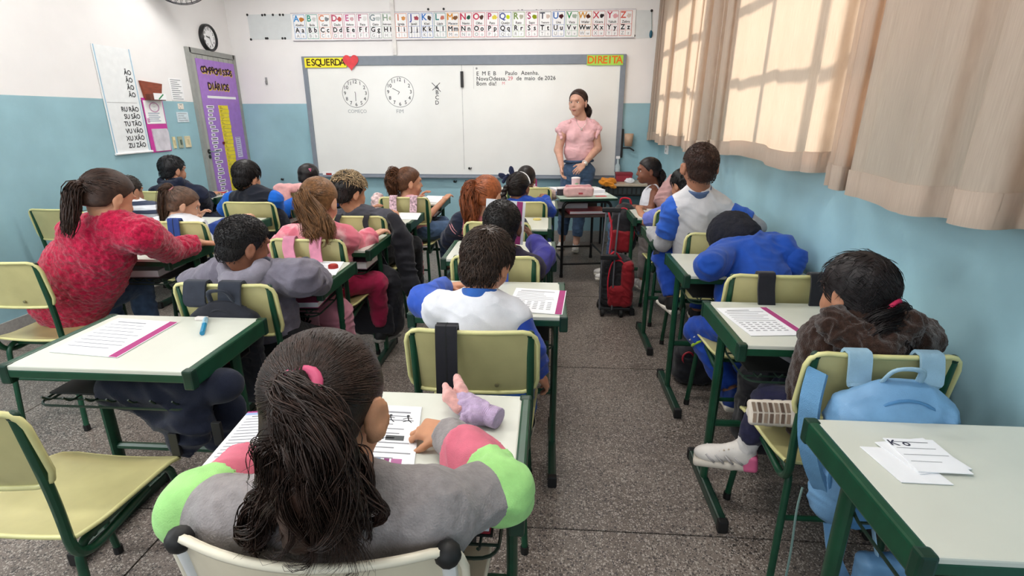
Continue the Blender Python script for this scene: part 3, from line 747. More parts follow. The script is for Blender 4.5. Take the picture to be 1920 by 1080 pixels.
# wall clock
cc_ = AX(387.5, 71, XL); ck = thing('wall_clock', 'round black rimmed wall clock above the grey door', 'clock', tuple(cc_)); R_ = .135
m = MB(); m.lathe(cc_, [(R_, 0), (R_, .035), (R_ - .008, .045), (R_ - .024, .04), (R_ - .026, .022)], 36, axis=0); smooth_angle(m.build('rim', mat('clock_black', '#1b1c1e', rough=0.3), ck))
m = MB(); m.lathe(cc_, [(R_ - .022, .018), (R_ - .022, .026)], 36, axis=0); m.build('dial', M_card, ck)
m = MB(); xo = cc_ + V3(.0268, 0, 0)
for k in range(1, 13):
    g = math.pi / 2 - k * math.pi / 6; put_text(m, str(k), xo + EY * math.cos(g) * .086 + EZ * math.sin(g) * .086, EY, EZ, .036, bold=.001)
m.build('numerals', ink('#2a2b2d'), ck)
m = MB(); line(m, xo + V3(.004, 0, 0), EY, EZ, (.01, -.003), (-.055, .012), .008); line(m, xo + V3(.005, 0, 0), EY, EZ, (-.005, .015), (.03, -.075), .006); m.build('hands', ink('#1b1c1e'), ck)
# syllable poster, rolled lower rail
sp = XL + .006
q0, q1 = AX(282, 282, sp), AX(240, 287, sp)
sy1 = 4.775; sy0 = 4.36; sz0, sz1 = 1.16, 2.02
sy_t = thing('syllable_poster', 'pale blue edged syllable poster hanging on the left wall', 'poster', (sp, (sy0 + sy1) / 2, sz0))
m = MB(); m.box((sp - .003, sy0, sz0), (sp, sy1, sz1)); m.build('sheet', mat('poster_white', '#eef2f4', rough=0.4, var=0.02), sy_t)
m = MB()
for a in ((sy1 - .022, sz0, sy1 - .012, sz1), (sy0 + .012, sz0, sy0 + .022, sz1)): quad(m, (sp + .0008, 0, 0), EY, EZ, *a)
m.build('blue_border', ink('#9cc4dc'), sy_t)
m = MB(); m.tube([(sp + .008, sy0 - .01, sz0), (sp + .008, sy1 + .012, sz0)], .010, 8); m.build('lower_rail', M_card, sy_t)
m = MB()
rows = [('ÃO', 0), ('ÃO', 1), ('ÃO', 2), ('ÃO', 3), ('RU RÃO', 5), ('SU SÃO', 6), ('TU TÃO', 7), ('VU VÃO', 8), ('XU XÃO', 9), ('ZU ZÃO', 10)]
for s_, k in rows: put_text(m, s_, (sp + .0009, sy1 - .045, sz1 - .195 - .0605 * k), EY, EZ, .055, align='RIGHT', bold=.0015)
quad(m, (sp + .0009, 0, 0), EY, EZ, sy0 + .03, sz1 - .195 - .0605 * 4.1, sy1 - .05, sz1 - .193 - .0605 * 4.1)
m.build('syllables', ink('#34363a'), sy_t)
# magenta board with framed sheet and pocket
px2 = XL + .005
a0 = AX(264, 184, px2); a1 = AX(323, 284, px2)
pk = thing('magenta_board', 'magenta panel with a framed notice and a paper pocket beside the syllable poster', 'notice board', (px2, 4.92, 1.15))
m = MB(); m.box((px2 - .003, 4.79, 1.145), (px2 + .002, 5.055, 1.625)); m.build('panel', mat('magenta_card', '#c8379c', rough=0.55, var=0.04), pk)
m = MB(); m.cur = 0; m.box((px2 + .002, 4.80, 1.40), (px2 + .006, 5.04, 1.605)); m.cur = 1
for k in range(3): put_text(m, ['', '', ''][k] or '—', (px2 + .0065, 4.925, 1.575 - .026 * k), EY, EZ, .03)
for k in range(5): quad(m, (px2 + .0065, 0, 0), EY, EZ, 4.83, 1.49 - .017 * k, 4.98 - .02 * (k % 2), 1.496 - .017 * k)
m.cur = 2; ring(m, (px2 + .0063, 4.925, 1.545), EY, EZ, .035, .045, 18, 1.5); quad(m, (px2 + .0062, 0, 0), EY, EZ, 4.805, 1.41, 4.835, 1.45)
m.build('framed_notice', [M_card, ink('#7a90a8'), ink('#c8a0c0')], pk)
m = MB(); m.prism([(0, 0), (.19, 0), (.205, .16), (.19, .20), (-.005, .20)], (px2 + .002, 4.84, 1.155), EY, EZ, .012); m.build('paper_pocket', mat('pocket_pale', '#d5d2dc', rough=0.5, var=0.1, scale=14), pk)
# brown wooden key holder
wk = thing('key_holder', 'reddish brown wooden key holder above the magenta panel', 'key holder', (XL, 4.91, 1.62)); m = MB()
m.prism([(0, 0), (.19, 0), (.24, .15), (-.03, .165)], (XL + .001, 4.835, 1.605), EY, EZ, .022)
m.build('back_panel', mat('wood_red', '#8a4028', rough=0.5, var=0.15, scale=14, stretch=(1, 1, 6)), wk)
m = MB(); m.bbox((XL + .022, 4.83, 1.605), (XL + .065, 5.03, 1.66), .003); m.build('tray', mat('wood_dark', '#6a3220', rough=0.5, var=0.12), wk)
m = MB(); m.cur = 0; m.box((XL + .065, 4.875, 1.612), (XL + .069, 5.035, 1.668)); m.cur = 1; line(m, (XL + .0695, 0, 0), EY, EZ, (4.93, 1.615), (5.0, 1.66), .012); m.build('tag_card', [M_card, ink('#3a8a5a')], wk)
def wall_note(name, label, c0, c1, m_, lines=0, cat='notice', ic='#8a8f96'):
    p0, p1 = AX(*c0, XL + .004), AX(*c1, XL + .004); t = thing(name, label, cat, tuple((p0 + p1) / 2)); m = MB()
    m.box((XL + .001, p0[1], p1[2]), (XL + .005, p1[1], p0[2])); m.build('sheet', m_, t)
    if lines:
        m = MB()
        for k in range(lines):
            z = p0[2] - (p0[2] - p1[2]) * (k + .7) / (lines + .5); quad(m, (XL + .0056, 0, 0), EY, EZ, p0[1] + .02, z - .003, p1[1] - .02 - .05 * ((k * 5) % 3) / 2, z + .003)
        m.build('print', ink(ic), t)
wall_note('notice_sheet', 'white typed notice pinned right of the brown key holder', (315, 146), (347, 189), M_card, 10)
wall_note('notice_sheet', 'tiny cream notice on the blue wall beside the door', (333, 194), (345, 205), mat('cream_card', '#e8e0d4', rough=0.6), 3)
wall_note('notice_sheet', 'small bluish notice on the blue wall beside the door handle side', (330, 210), (355, 229), mat('pale_blue_card', '#d4e2ea', rough=0.5), 4, ic='#a0a8b0')
for k, (u0, u1, c_) in enumerate(((324, 333, '#e8dcb0'), (334, 346, '#a8b09a'), (347, 361, '#e6d8b4'))):
    p0, p1 = AX(u0, 260, XL + .01), AX(u1, 283, XL + .01)
    t = thing('switch_plate', ['cream outlet plate beside the magenta panel', 'grey green switch plate between two cream plates', 'cream switch plate nearest to the door'][k], 'switch', tuple((p0 + p1) / 2))
    m = MB(); m.bbox((XL, p0[1], 1.165), (XL + .012, p1[1], 1.275), .003); m.build('plate', mat('plate_%d' % k, c_, rough=0.4), t)
    m = MB(); yc = (p0[1] + p1[1]) / 2; m.bbox((XL + .012, yc - .012, 1.195), (XL + .017, yc + .012, 1.245), .002); m.build('rocker', mat('rocker_%d' % k, '#cfc49c' if k != 1 else '#5a6a5a', rough=0.4), t)
# wall fan at the upper left
fan = thing('wall_fan', 'black wire caged fan high on the left wall', 'fan', (-3.5, 5.2, 2.72)); fcx = V3(-3.36, 5.17, 2.685); ax = nrm(V3(.55, -.55, -.55)); fa = nrm(np.cross(ax, EZ)); fb = np.cross(fa, ax)
M_wire = mat('fan_wire', '#4b4e52', rough=0.4, metal=0.3)
for nm, rr, dd in (('cage_front', .27, .06), ('cage_rear', .27, -.05)):
    m = MB()
    for r in (.27, .20, .13, .06): m.tube([fcx + ax * dd * math.sqrt(max(0, 1 - (r / .275) ** 2)) + r * (fa * math.cos(g) + fb * math.sin(g)) for g in np.linspace(0, 2 * math.pi, 33)], .004 if r > .26 else .0025, 5, caps=False)
    for g in np.linspace(0, 2 * math.pi, 37)[:-1]: m.tube([fcx + ax * dd * math.sqrt(max(0, 1 - (r / .275) ** 2)) + r * (fa * math.cos(g + .5 * r) + fb * math.sin(g + .5 * r)) for r in (.06, .13, .2, .27)], .0022, 4, caps=False)
    stuff(m.build(nm, M_wire, fan))
for k in range(3):
    m = MB(); g = 2.1 * k; d1 = fa * math.cos(g) + fb * math.sin(g); d2 = -fa * math.sin(g) + fb * math.cos(g); pv = []
    for r, wv in ((.04, .03), (.12, .075), (.22, .08), (.245, .04)):
        pv += [fcx + d1 * r - d2 * wv + ax * .015, fcx + d1 * r + d2 * wv - ax * .015]
    m.add(pv + [p_ + ax * .004 for p_ in pv], [(0, 1, 3, 2), (2, 3, 5, 4), (4, 5, 7, 6), (10, 11, 9, 8), (12, 13, 11, 10), (14, 15, 13, 12)]); m.build('blade', mat('fan_blade', '#c9ccd0', rough=0.4), fan)
m = MB(); m.tube([fcx - ax * .02, fcx + ax * .05], .05, 14); m.tube([fcx - ax * .05, fcx - ax * .16], .07, 14); m.build('motor', M_wire, fan); m = MB(); m.tube([fcx - ax * .16, V3(XL + .02, 5.35, 2.86), V3(XL, 5.35, 2.86)], .02, 8); m.build('bracket', M_wire, fan)

# ------------------------------------------------------------------ right wall: curtains, outlet
def curtain_mat():
    m = bpy.data.materials.new('curtain_cloth'); m.use_nodes = True; nt = m.node_tree; N = nt.nodes; L = nt.links; N.clear()
    out = N.new('ShaderNodeOutputMaterial'); d = N.new('ShaderNodeBsdfDiffuse'); t = N.new('ShaderNodeBsdfTranslucent'); mx = N.new('ShaderNodeMixShader')
    tc = N.new('ShaderNodeTexCoord'); mp = N.new('ShaderNodeMapping'); mp.inputs['Scale'].default_value = (1, 240, 12); L.new(tc.outputs['Object'], mp.inputs['Vector'])
    no = N.new('ShaderNodeTexNoise'); no.inputs['Scale'].default_value = 1.0; no.inputs['Detail'].default_value = 4; L.new(mp.outputs['Vector'], no.inputs['Vector'])
    r = N.new('ShaderNodeValToRGB'); r.color_ramp.elements[0].color = (*lin('#b5a99c'), 1); r.color_ramp.elements[1].color = (*lin('#d6cabc'), 1); L.new(no.outputs['Fac'], r.inputs['Fac'])
    L.new(r.outputs['Color'], d.inputs['Color'])
    r2 = N.new('ShaderNodeValToRGB'); r2.color_ramp.elements[0].color = (*lin('#e2bfa6'), 1); r2.color_ramp.elements[1].color = (*lin('#f6dcc6'), 1); L.new(no.outputs['Fac'], r2.inputs['Fac'])
    L.new(r2.outputs['Color'], t.inputs['Color']); mx.inputs['Fac'].default_value = 0.40
    L.new(d.outputs['BSDF'], mx.inputs[1]); L.new(t.outputs['BSDF'], mx.inputs[2]); L.new(mx.outputs['Shader'], out.inputs['Surface'])
    return m
M_curt = curtain_mat()
def curtain(label, y0, y1, z0, folds, lean=0.0, cxp=1.165):
    """folds: (position 0..1, half width 0..1, depth m, count) gathered zones; elsewhere flat cloth with soft waves"""
    n = int((y0 - y1) * 120); tt_ = np.linspace(0, 1, n); x = np.zeros(n); y = y0 + (y1 - y0) * tt_
    x += .012 * np.sin(tt_ * (y0 - y1) * 9.0) + .006 * np.sin(tt_ * (y0 - y1) * 23)
    for p, hw, dep, c in folds:
        wgt = np.clip(1 - np.abs(tt_ - p) / hw, 0, 1) ** 0.6
        x += wgt * dep * np.sin((tt_ - p) / hw * math.pi * c); y = y + wgt * .028 * np.sin(2 * (tt_ - p) / hw * math.pi * c)
    rows = 26; zt = 2.80; Vv = []
    for j in range(rows):
        f = j / (rows - 1); z = zt + (z0 - zt) * f
        am = 0.75 + 0.45 * f
        for i in range(n):
            Vv.append((cxp + x[i] * am - .02 * f, y[i] + lean * f + .01 * f * math.sin(i * .11), z + (.012 * math.sin(i * .05 + y0) * f)))
    F = [(j * n + i, j * n + i + 1, (j + 1) * n + i + 1, (j + 1) * n + i) for j in range(rows - 1) for i in range(n - 1)]
    t = thing('curtain', label, 'curtain', (cxp, (y0 + y1) / 2, z0), None)
    make_obj('cloth', Vv, F, M_curt, t, True)
    # hem: folded double strip along the lower edge
    hr = []; b = (rows - 1) * n
    for i in range(n):
        p = np.array(Vv[b + i]); hr += [p + V3(-.004, 0, -.002), p + V3(-.004, 0, .085), p + V3(.004, 0, .085), p + V3(.004, 0, -.002)]
    HF = []
    for i in range(n - 1):
        for k in range(3): HF.append((4 * i + k, 4 * (i + 1) + k, 4 * (i + 1) + k + 1, 4 * i + k + 1))
    make_obj('hem', hr, HF, M_curt, t, True)
    return t
curtain('peach lit curtain panel at the far end of the right wall', 6.36, 3.98, 1.205, [(.02, .05, .03, 3), (.34, .06, .045, 2), (.60, .05, .03, 1), (.86, .16, .05, 4)])
curtain('wide sunlit curtain panel in the middle of the right wall', 3.93, 2.04, 1.235, [(.05, .06, .03, 1), (.84, .14, .05, 2)])
curtain('nearest curtain panel on the right wall', 2.16, 0.50, 1.205, [(.07, .07, .03, 2), (.5, .2, .05, 3), (.85, .15, .05, 3)], cxp=1.10)
m = MB(); m.tube([(1.165, 6.37, 2.81), (1.165, .5, 2.81)], .012, 8)
tag(m.build('curtain_rod', M_steel), 'long steel curtain rod above the curtains on the right wall', 'curtain rod')
c = AX(1251, 279, XR); t = thing('wall_outlet', 'white double outlet plate on the right wall under the far curtain', 'outlet', tuple(c)); m = MB(); m.bbox((XR - .012, c[1] - .075, c[2] - .055), (XR, c[1] + .075, c[2] + .055), .003); m.build('plate', M_card, t)
for z_ in (-.025, .02):
    m = MB(); m.bbox((XR - .016, c[1] - .02, c[2] + z_ - .012), (XR - .011, c[1] + .02, c[2] + z_ + .014), .002); m.build('socket', mat('socket_grey', '#b9bcc0', rough=0.5), t)
# cup holder on the front wall at the right of the board
c = A(1174, 262, FW); t = thing('wall_cup', 'beige cup in a dark wall bracket right of the whiteboard', 'cup', tuple(c))
m = MB(); m.lathe(c + V3(.02, -.06, -.07), [(.042, 0), (.048, .07), (.052, .14), (.047, .14), (.04, .01)], 18); m.build('cup', mat('cup_beige', '#b89a82', rough=0.5), t, True)
m = MB(); m.bbox(c + V3(-.07, -.03, -.20), c + V3(-.035, 0, .12), .004); m.tube([c + V3(-.05, -.02, -.09), c + V3(.04, -.06, -.09), c + V3(.09, -.06, -.12)], .008, 6); m.build('bracket', _mats['black_plastic'], t)
# ------------------------------------------------------------------ desks and chairs
M_green = mat('green_enamel', '#14452f', rough=0.34, var=0.10, scale=20, spec=0.5)
M_green_d = mat('green_enamel_dark', '#123527', rough=0.38, var=0.12, scale=20)
M_lam_top = mat('desk_laminate', '#d2d5ca', rough=0.30, var=0.02, scale=6)
M_blackmetal = mat('black_enamel', '#141516', rough=0.38, var=0.05)
M_rub = mat('rubber_black', '#121212', rough=0.6)
M_ply = mat('chair_shell', '#bdb681', rough=0.33, var=0.07, scale=7)
M_rim = mat('chair_rim', '#d5d193', rough=0.38, var=0.04)
M_wire_g = mat('wire_green', '#24382e', rough=0.4)
M_tray = mat('tray_black', '#1c1f1e', rough=0.6)
DH = 0.76
def school_desk(label):
    t = thing('school_desk', label, 'desk', (0, 0, 0), 'green framed school desks')
    L_ = True
    m = MB(); m.bbox((-.279, -.215, DH - .020), (.279, .215, DH), .004); m.build('desk_top', M_lam_top, t, local=L_)
    m = MB(); m.bbox((-.281, -.2165, DH - .038), (.281, -.201, DH - .012), .004); m.build('edge_band', M_green, t, local=L_)
    m = MB(); m.bbox((-.281, .201, DH - .038), (.281, .2165, DH - .012), .004); m.build('edge_band', M_green, t, local=L_)
    for s in (-1, 1):
        m = MB(); a, b = sorted((s * .277, s * .302)); m.bbox((a, -.213, DH - .056), (b, .213, DH + .002), .006); rail = m.build('side_rail', M_green, t, local=L_)
        for y in (-.205, .205):
            m = MB(); a, b = sorted((s * .272, s * .304)); m.bbox((a, y - .014, DH - .060), (b, y + .014, DH + .003), .006); o = m.build('corner_cap', M_green_d, t, local=L_); o.parent = rail
        m = MB(); m.tube([(s * .262, .055, .04), (s * .262, .055, DH - .03)], .024, 10, flat=.62); smooth_angle(m.build('leg', M_green, t, local=L_))
        m = MB(); m.bbox((s * .262 - .017, -.205, .006), (s * .262 + .017, .235, .050), .008); run = m.build('foot_runner', M_green_d, t, local=L_)
        for y in (-.205, .235):
            m = MB(); m.bbox((s * .262 - .019, y - .014, 0), (s * .262 + .019, y + .014, .052), .006); o = m.build('end_cap', M_rub, t, local=L_); o.parent = run
    m = MB(); m.tube([(-.262, .055, .30), (.262, .055, .30)], .014, 8); smooth_angle(m.build('crossbar', M_green, t, local=L_))
    m = MB(); m.box((-.235, -.15, .632), (.235, .19, .638)); m.box((-.235, .185, .632), (.235, .19, .70)); m.build('book_tray', M_tray, t, local=L_)
    m = MB()
    for k in range(7):
        x = -.21 + .07 * k; m.tube(fillet([(x, .17, .70), (x, .17, .626), (x, -.18, .626), (x, -.20, .65)], .02, 3), .0032, 5)
    for y in (-.16, .02): m.tube([(-.25, y, .622), (.25, y, .622)], .0035, 5)
    m.tube(fillet([(-.25, .1, .70), (-.25, .05, .622), (-.25, -.19, .615), (.25, -.19, .615), (.25, .05, .622), (.25, .1, .70)], .05, 5), .004, 5)
    stuff(m.build('wire_basket', M_wire_g, t, local=L_))
    return t
DESKS = {}
D = [  # key, centre x, near edge y, label
 ('C1', -.335, .815, 'desk of the girl in grey sweatshirt, lilac mitten on it'),
 ('C2', -.219, 1.83, 'desk under the boy in white shirt with blue sleeves, middle column'),
 ('C3', -.250, 2.63, 'desk of the child in purple jacket holding up a booklet'),
 ('C4', -.270, 3.42, 'desk with a yellow disc, in front of the auburn ponytail girl'),
 ('C5', -.215, 4.22, 'desk in front of the child in blue with navy bow'),
 ('C6', -.30, 5.12, 'foremost desk of the middle column, beside the teacher table'),
 ('L1', -1.33, 1.317, 'empty desk with a blue pen, dark jacket stuffed under it'),
 ('L2', -1.27, 2.108, 'desk of the boy in grey hoodie, red lid on it'),
 ('L3', -1.277, 2.774, 'desk of the girl in pink tie-dye jacket'),
 ('L4', -1.25, 3.556, 'desk of the boy with bleached curls'),
 ('L5', -1.20, 4.40, 'desk of the girl in pink shirt, nearest to the whiteboard'),
 ('A1', -2.26, 2.516, 'desk under the arm of the girl in fluffy crimson coat'),
 ('A2', -2.32, 3.27, 'desk of the small girl in white shirt with brown ponytail'),
 ('A3', -2.30, 4.02, 'desk of the boy in black and blue jacket'),
 ('A4', -2.26, 4.92, 'desk of the child in blue with dark hair clips'),
 ('Z1', -3.345, 3.76, 'desk of the child in striped shirt by the left wall'),
 ('Z2', -3.30, 4.60, 'desk of the boy in navy hoodie near the grey door'),
 ('R1', .947, .752, 'nearest desk on the right with loose papers on it'),
 ('R2', .934, 1.62, 'desk of the girl in brown fluffy coat, worksheet on it'),
 ('R3', .947, 2.40, 'desk on which the child in blue hoodie lays the head'),
 ('R4', .940, 3.145, 'desk of the tall boy in white shirt by the right wall'),
 ('R5', .930, 3.86, 'desk under the lilac sleeve, nearest the seated girl in white top'),
]
proto = None
for key, cx_, ny, lb in D:
    if proto is None: o = school_desk(lb); o.location = (cx_, ny + .215, 0); proto = o; ORIGIN[o.name] = tuple(o.location)
    else: o = dup(proto, (cx_, ny + .215, 0), lb)
    DESKS[key] = o

def shell_panel(mb, w, h, th, curve, rad, xn=18, zn=10):
    """rounded, curved sheet in local x, z; bulges to -y in its middle"""
    zs = [h * (0.5 - 0.5 * math.cos(math.pi * k / zn)) for k in range(zn + 1)]
    def half(z):
        e = min(z, h - z)
        return w / 2 - (rad - math.sqrt(max(0, rad * rad - (rad - e) ** 2)) if e < rad else 0)
    P = []
    for sgn in (0, 1):
        for z in zs:
            hw = half(z)
            for i in range(xn + 1):
                x = -hw + 2 * hw * i / xn
                P.append((x, -curve * (1 - (2 * x / w) ** 2) + th * (sgn - .5), z))
    nx = xn + 1; off = nx * (zn + 1); F = []
    for j in range(zn):
        for i in range(xn):
            a = j * nx + i; F.append((a, a + 1, a + nx + 1, a + nx)); F.append((off + a, off + a + nx, off + a + nx + 1, off + a + 1))
    rim = [i for i in range(nx)] + [j * nx + xn for j in range(1, zn + 1)] + [zn * nx + i for i in range(xn - 1, -1, -1)] + [j * nx for j in range(zn - 1, 0, -1)]
    for a, b in zip(rim, rim[1:] + rim[:1]): F.append((a, off + a, off + b, b))
    return P, F, [P[i] for i in rim]
def school_chair(label, kind='green'):
    tube = M_green if kind == 'green' else mat('white_enamel', '#d9dad8', rough=0.35)
    shell, rimm = (M_ply, M_rim) if kind == 'green' else (mat('cream_shell', '#cfc6ae', rough=0.35, var=0.05, scale=7), mat('cream_rim', '#e0d9c4', rough=0.4, var=0.03))
    t = thing('school_chair', label, 'chair', (0, 0, 0), 'school chairs' if kind == 'green' else None)
    W, Hh = (.40, .215) if kind == 'green' else (.46, .24)
    zt = .865
    P, F, R_ = shell_panel(None, W, Hh, .010, .022 if kind == 'green' else .06, .045)
    P = np.array(P); R_ = np.array(R_)
    def place(Q): return np.stack([Q[:, 0], Q[:, 1] + .012 - .16 * (Q[:, 2] - .1), Q[:, 2] + zt - Hh], 1)
    bp = make_obj('backrest', place(P), F, shell, t, True, local=True); smooth_angle(bp, 50)
    m = MB(); m.tube(list(place(R_)) + [place(R_)[0]], .0075, 6, caps=False); o = m.build('rim', rimm, t, True, local=True); o.parent = bp
    m = MB(); c = place(np.array([[.075, -.022 * (1 - .14) - .007, .03]]))[0]; m.lathe(c, [(.007, 0), (.007, -.003), (.004, -.004)], 10, axis=1); o = m.build('rivet', mat('rivet_brass', '#8a8460', rough=0.35, metal=0.5), t, local=True); o.parent = bp
    # seat
    n, k = 14, 12; SV = []; 
    for top in (1, 0):
        for j in range(k + 1):
            f = j / k; y = .045 + .375 * f; hw = (.195 if kind == 'green' else .226) * (1 - .10 * (1 - f)) * (1 if f < .9 else 1 - .25 * (f - .9) / .1 * .5)
            for i in range(n + 1):
                x = -hw + 2 * hw * i / n
                z = .462 + .012 * (2 * x / .39) ** 2 - .03 * max(0, (f - .78) / .22) ** 2 + .012 * max(0, (.2 - f) / .2) - (0 if top else .012)
                SV.append((x, y, z))
    nx = n + 1; off = nx * (k + 1); SF = []
    for j in range(k):
        for i in range(n):
            a = j * nx + i; SF += [(a, a + 1, a + nx + 1, a + nx), (off + a, off + a + nx, off + a + nx + 1, off + a + 1)]
    rim = [i for i in range(nx)] + [j * nx + n for j in range(1, k + 1)] + [k * nx + i for i in range(n - 1, -1, -1)] + [j * nx for j in range(k - 1, 0, -1)]
    for a, b in zip(rim, rim[1:] + rim[:1]): SF.append((b, off + b, off + a, a))
    st = make_obj('seat', SV, SF, shell, t, True, local=True); smooth_angle(st, 50)
    m = MB(); m.tube([np.array(SV[i]) - V3(0, 0, .006) for i in rim + rim[:1]], .0068, 6, caps=False); o = m.build('seat_rim', rimm, t, True, local=True); o.parent = st
    hx = W / 2 - .022
    for s in (-1, 1):
        m = MB(); m.tube(fillet([(s * hx, -.012 + (.006 if kind == 'green' else -.01), zt - .012), (s * hx, .02, .62), (s * (hx - .012), .035, .395), (s * .15, .30, .415)], .09, 7), .0125, 9)
        bt_ = smooth_angle(m.build('back_tube', tube, t, local=True))
        m = MB(); m.ball((s * hx, -.013 + (.006 if kind == 'green' else -.01), zt - .012), .0135 if kind == 'green' else .021, 10, 8)
        o = m.build('tube_cap', M_green_d if kind == 'green' else M_rub, t, True, local=True); o.parent = bt_
        m = MB(); m.tube(fillet([(s * .165, .03, .015), (s * .150, .06, .435), (s * .150, .395, .435), (s * .165, .455, .015)], .05, 6), .0115, 9)
        sf = smooth_angle(m.build('side_frame', tube, t, local=True))
        for y in (.03, .455):
            m = MB(); m.tube([(s * .165, y, 0), (s * .164, y, .03)], .0145, 9); o = m.build('foot_cap', M_rub, t, local=True); o.parent = sf
    for y, z in ((.11, .428), (.35, .428), (.055, .26)):
        m = MB(); m.tube([(-.155, y, z), (.155, y, z)], .009, 8); smooth_angle(m.build('crossbar', tube, t, local=True))
    return t
CHAIRS = {}
CH = [
 ('C2', -.22, 1.45, 'chair of the boy in white shirt, one black strap over its back'),
 ('C3', -.235, 2.315, 'chair of the child in purple jacket, blue strap over its back'),
 ('C4', -.30, 3.115, 'chair under the auburn ponytail girl'),
 ('C5', -.205, 3.905, 'chair behind the child in blue with navy bow'),
 ('C6', -.17, 4.71, 'chair of the child with the hair bun, front of the middle column'),
 ('L1', -1.325, .93, 'unoccupied chair of the desk with the blue pen'),
 ('L2', -1.225, 1.835, 'chair of the boy in grey hoodie, black bag on its back'),
 ('L3', -1.24, 2.595, 'chair of the girl in pink tie-dye jacket, pink straps over it'),
 ('L4', -1.22, 3.25, 'chair of the boy with bleached curls'),
 ('L5', -1.12, 4.065, 'chair of the girl in pink shirt, patterned straps over it'),
 ('A1', -2.40, 2.07, 'chair of the girl in fluffy crimson coat'),
 ('A2', -2.24, 3.0, 'chair of the small girl in white shirt, blue strap over it'),
 ('A3', -2.20, 3.75, 'chair of the boy in black and blue jacket'),
 ('A4', -2.17, 4.50, 'chair with a pink jacket, behind the child in blue with dark hair clips'),
 ('Z1', -3.34, 3.36, 'chair of the child in striped shirt'),
 ('Z2', -3.25, 4.25, 'chair of the boy in navy hoodie'),
 ('R2', .913, 1.36, 'chair with the light blue backpack, right column'),
 ('R3', .930, 2.095, 'chair with two black straps, behind the child in blue hoodie'),
 ('R4', .955, 2.88, 'chair of the tall boy in white shirt'),
 ('R5', .930, 3.62, 'chair under the child in lilac sleeve'),
]
proto = None
for key, cx_, by, lb in CH:
    if proto is None: o = school_chair(lb); o.location = (cx_, by, 0); proto = o
    else: o = dup(proto, (cx_, by, 0), lb)
    CHAIRS[key] = o
cw = school_chair('cream chair with white tubes and black ball caps, nearest to the camera', 'cream'); cw.location = (-.345, .635, 0); CHAIRS['C1'] = cw
# chair of the girl in the white top, turned towards the board table
o = dup(proto := CHAIRS['R5'], (1.12, 4.72, 0), 'chair with a pale pink jacket under the girl in white top'); o.rotation_euler = (0, 0, math.radians(72)); CHAIRS['R6'] = o

# teacher table
tk = thing('teacher_table', 'tall black framed table with pale green top before the teacher', 'table', (.38, 4.82, 0))
Rz = Matrix.Rotation(math.radians(9), 4, 'Z'); tk.rotation_euler = (0, 0, math.radians(9))
TW, TD = .53, .84; TX0 = -.27
m = MB(); m.bbox((TX0, 0, DH - .022), (TX0 + TW, TD, DH), .004); m.build('table_top', mat('pale_green_top', '#bcd2c2', rough=0.3, var=0.02), tk, local=True)
m = MB(); m.bbox((TX0 - .002, -.002, DH - .026), (TX0 + TW + .002, .012, DH - .004), .003); m.build('edge_band', M_green_d, tk, local=True)
for y in (.06, TD - .08):
    m = MB(); m.tube(fillet([(TX0 + .04, y, .015), (TX0 + .04, y, DH - .04), (TX0 + TW - .04, y, DH - .04), (TX0 + TW - .04, y, .015)], .07, 7), .014, 9); lf = smooth_angle(m.build('leg_frame', M_blackmetal, tk, local=True))
    m = MB(); m.tube([(TX0 + .04, y, .13), (TX0 + TW - .04, y, .13)], .010, 8); smooth_angle(m.build('crossbar', M_blackmetal, tk, local=True))
    for x in (TX0 + .04, TX0 + TW - .04):
        m = MB(); m.tube([(x, y, 0), (x, y, .03)], .017, 9); o = m.build('foot_cap', M_rub, tk, local=True); o.parent = lf
for x in (TX0 + .04, TX0 + TW - .04):
    m = MB(); m.tube([(x, .06, .16), (x, TD - .08, .16)], .010, 8); smooth_angle(m.build('side_bar', M_blackmetal, tk, local=True))
m = MB(); m.bbox((TX0 + .05, .10, .565), (TX0 + TW - .05, .55, .585), .005); m.bbox((TX0 + .05, .54, .565), (TX0 + TW - .05, .555, .65), .004); m.build('book_shelf', mat('shelf_brown', '#4a3a34', rough=0.5), tk, local=True)
def TT(x, y, z=DH):
    c, s = math.cos(math.radians(9)), math.sin(math.radians(9)); x += TX0
    return V3(.38 + x * c - y * s, 4.82 + x * s + y * c, z)
TEX = V3(math.cos(math.radians(9)), math.sin(math.radians(9)), 0); TEY = V3(-TEX[1], TEX[0], 0)
# corner table right of the board
kt = thing('corner_table', 'low dark table in the front right corner with craft supplies', 'table', (.93, 6.10, 0))
m = MB(); m.bbox((-.34, -.22, .735), (.32, .22, .76), .005); m.build('table_top', mat('beige_top', '#b7a793', rough=0.4, var=0.05), kt, local=True)
for s in (-1, 1):
    for y in (-.18, .18):
        m = MB(); m.tube([(s * .29, y, 0), (s * .29, y, .74)], .014, 8); smooth_angle(m.build('leg', M_blackmetal, kt, local=True))
m = MB(); m.box((-.32, -.20, .63), (.30, -.19, .735)); m.box((-.32, -.20, .63), (.30, .2, .637)); m.build('book_tray', M_tray, kt, local=True)
m = MB()
for k in range(12): m.box((-.30 + .05 * k, -.204, .65), (-.27 + .05 * k, -.19, .715))
stuff(m.build('tray_slots', mat('slot_grey', '#30373a', rough=0.6), kt, local=True))
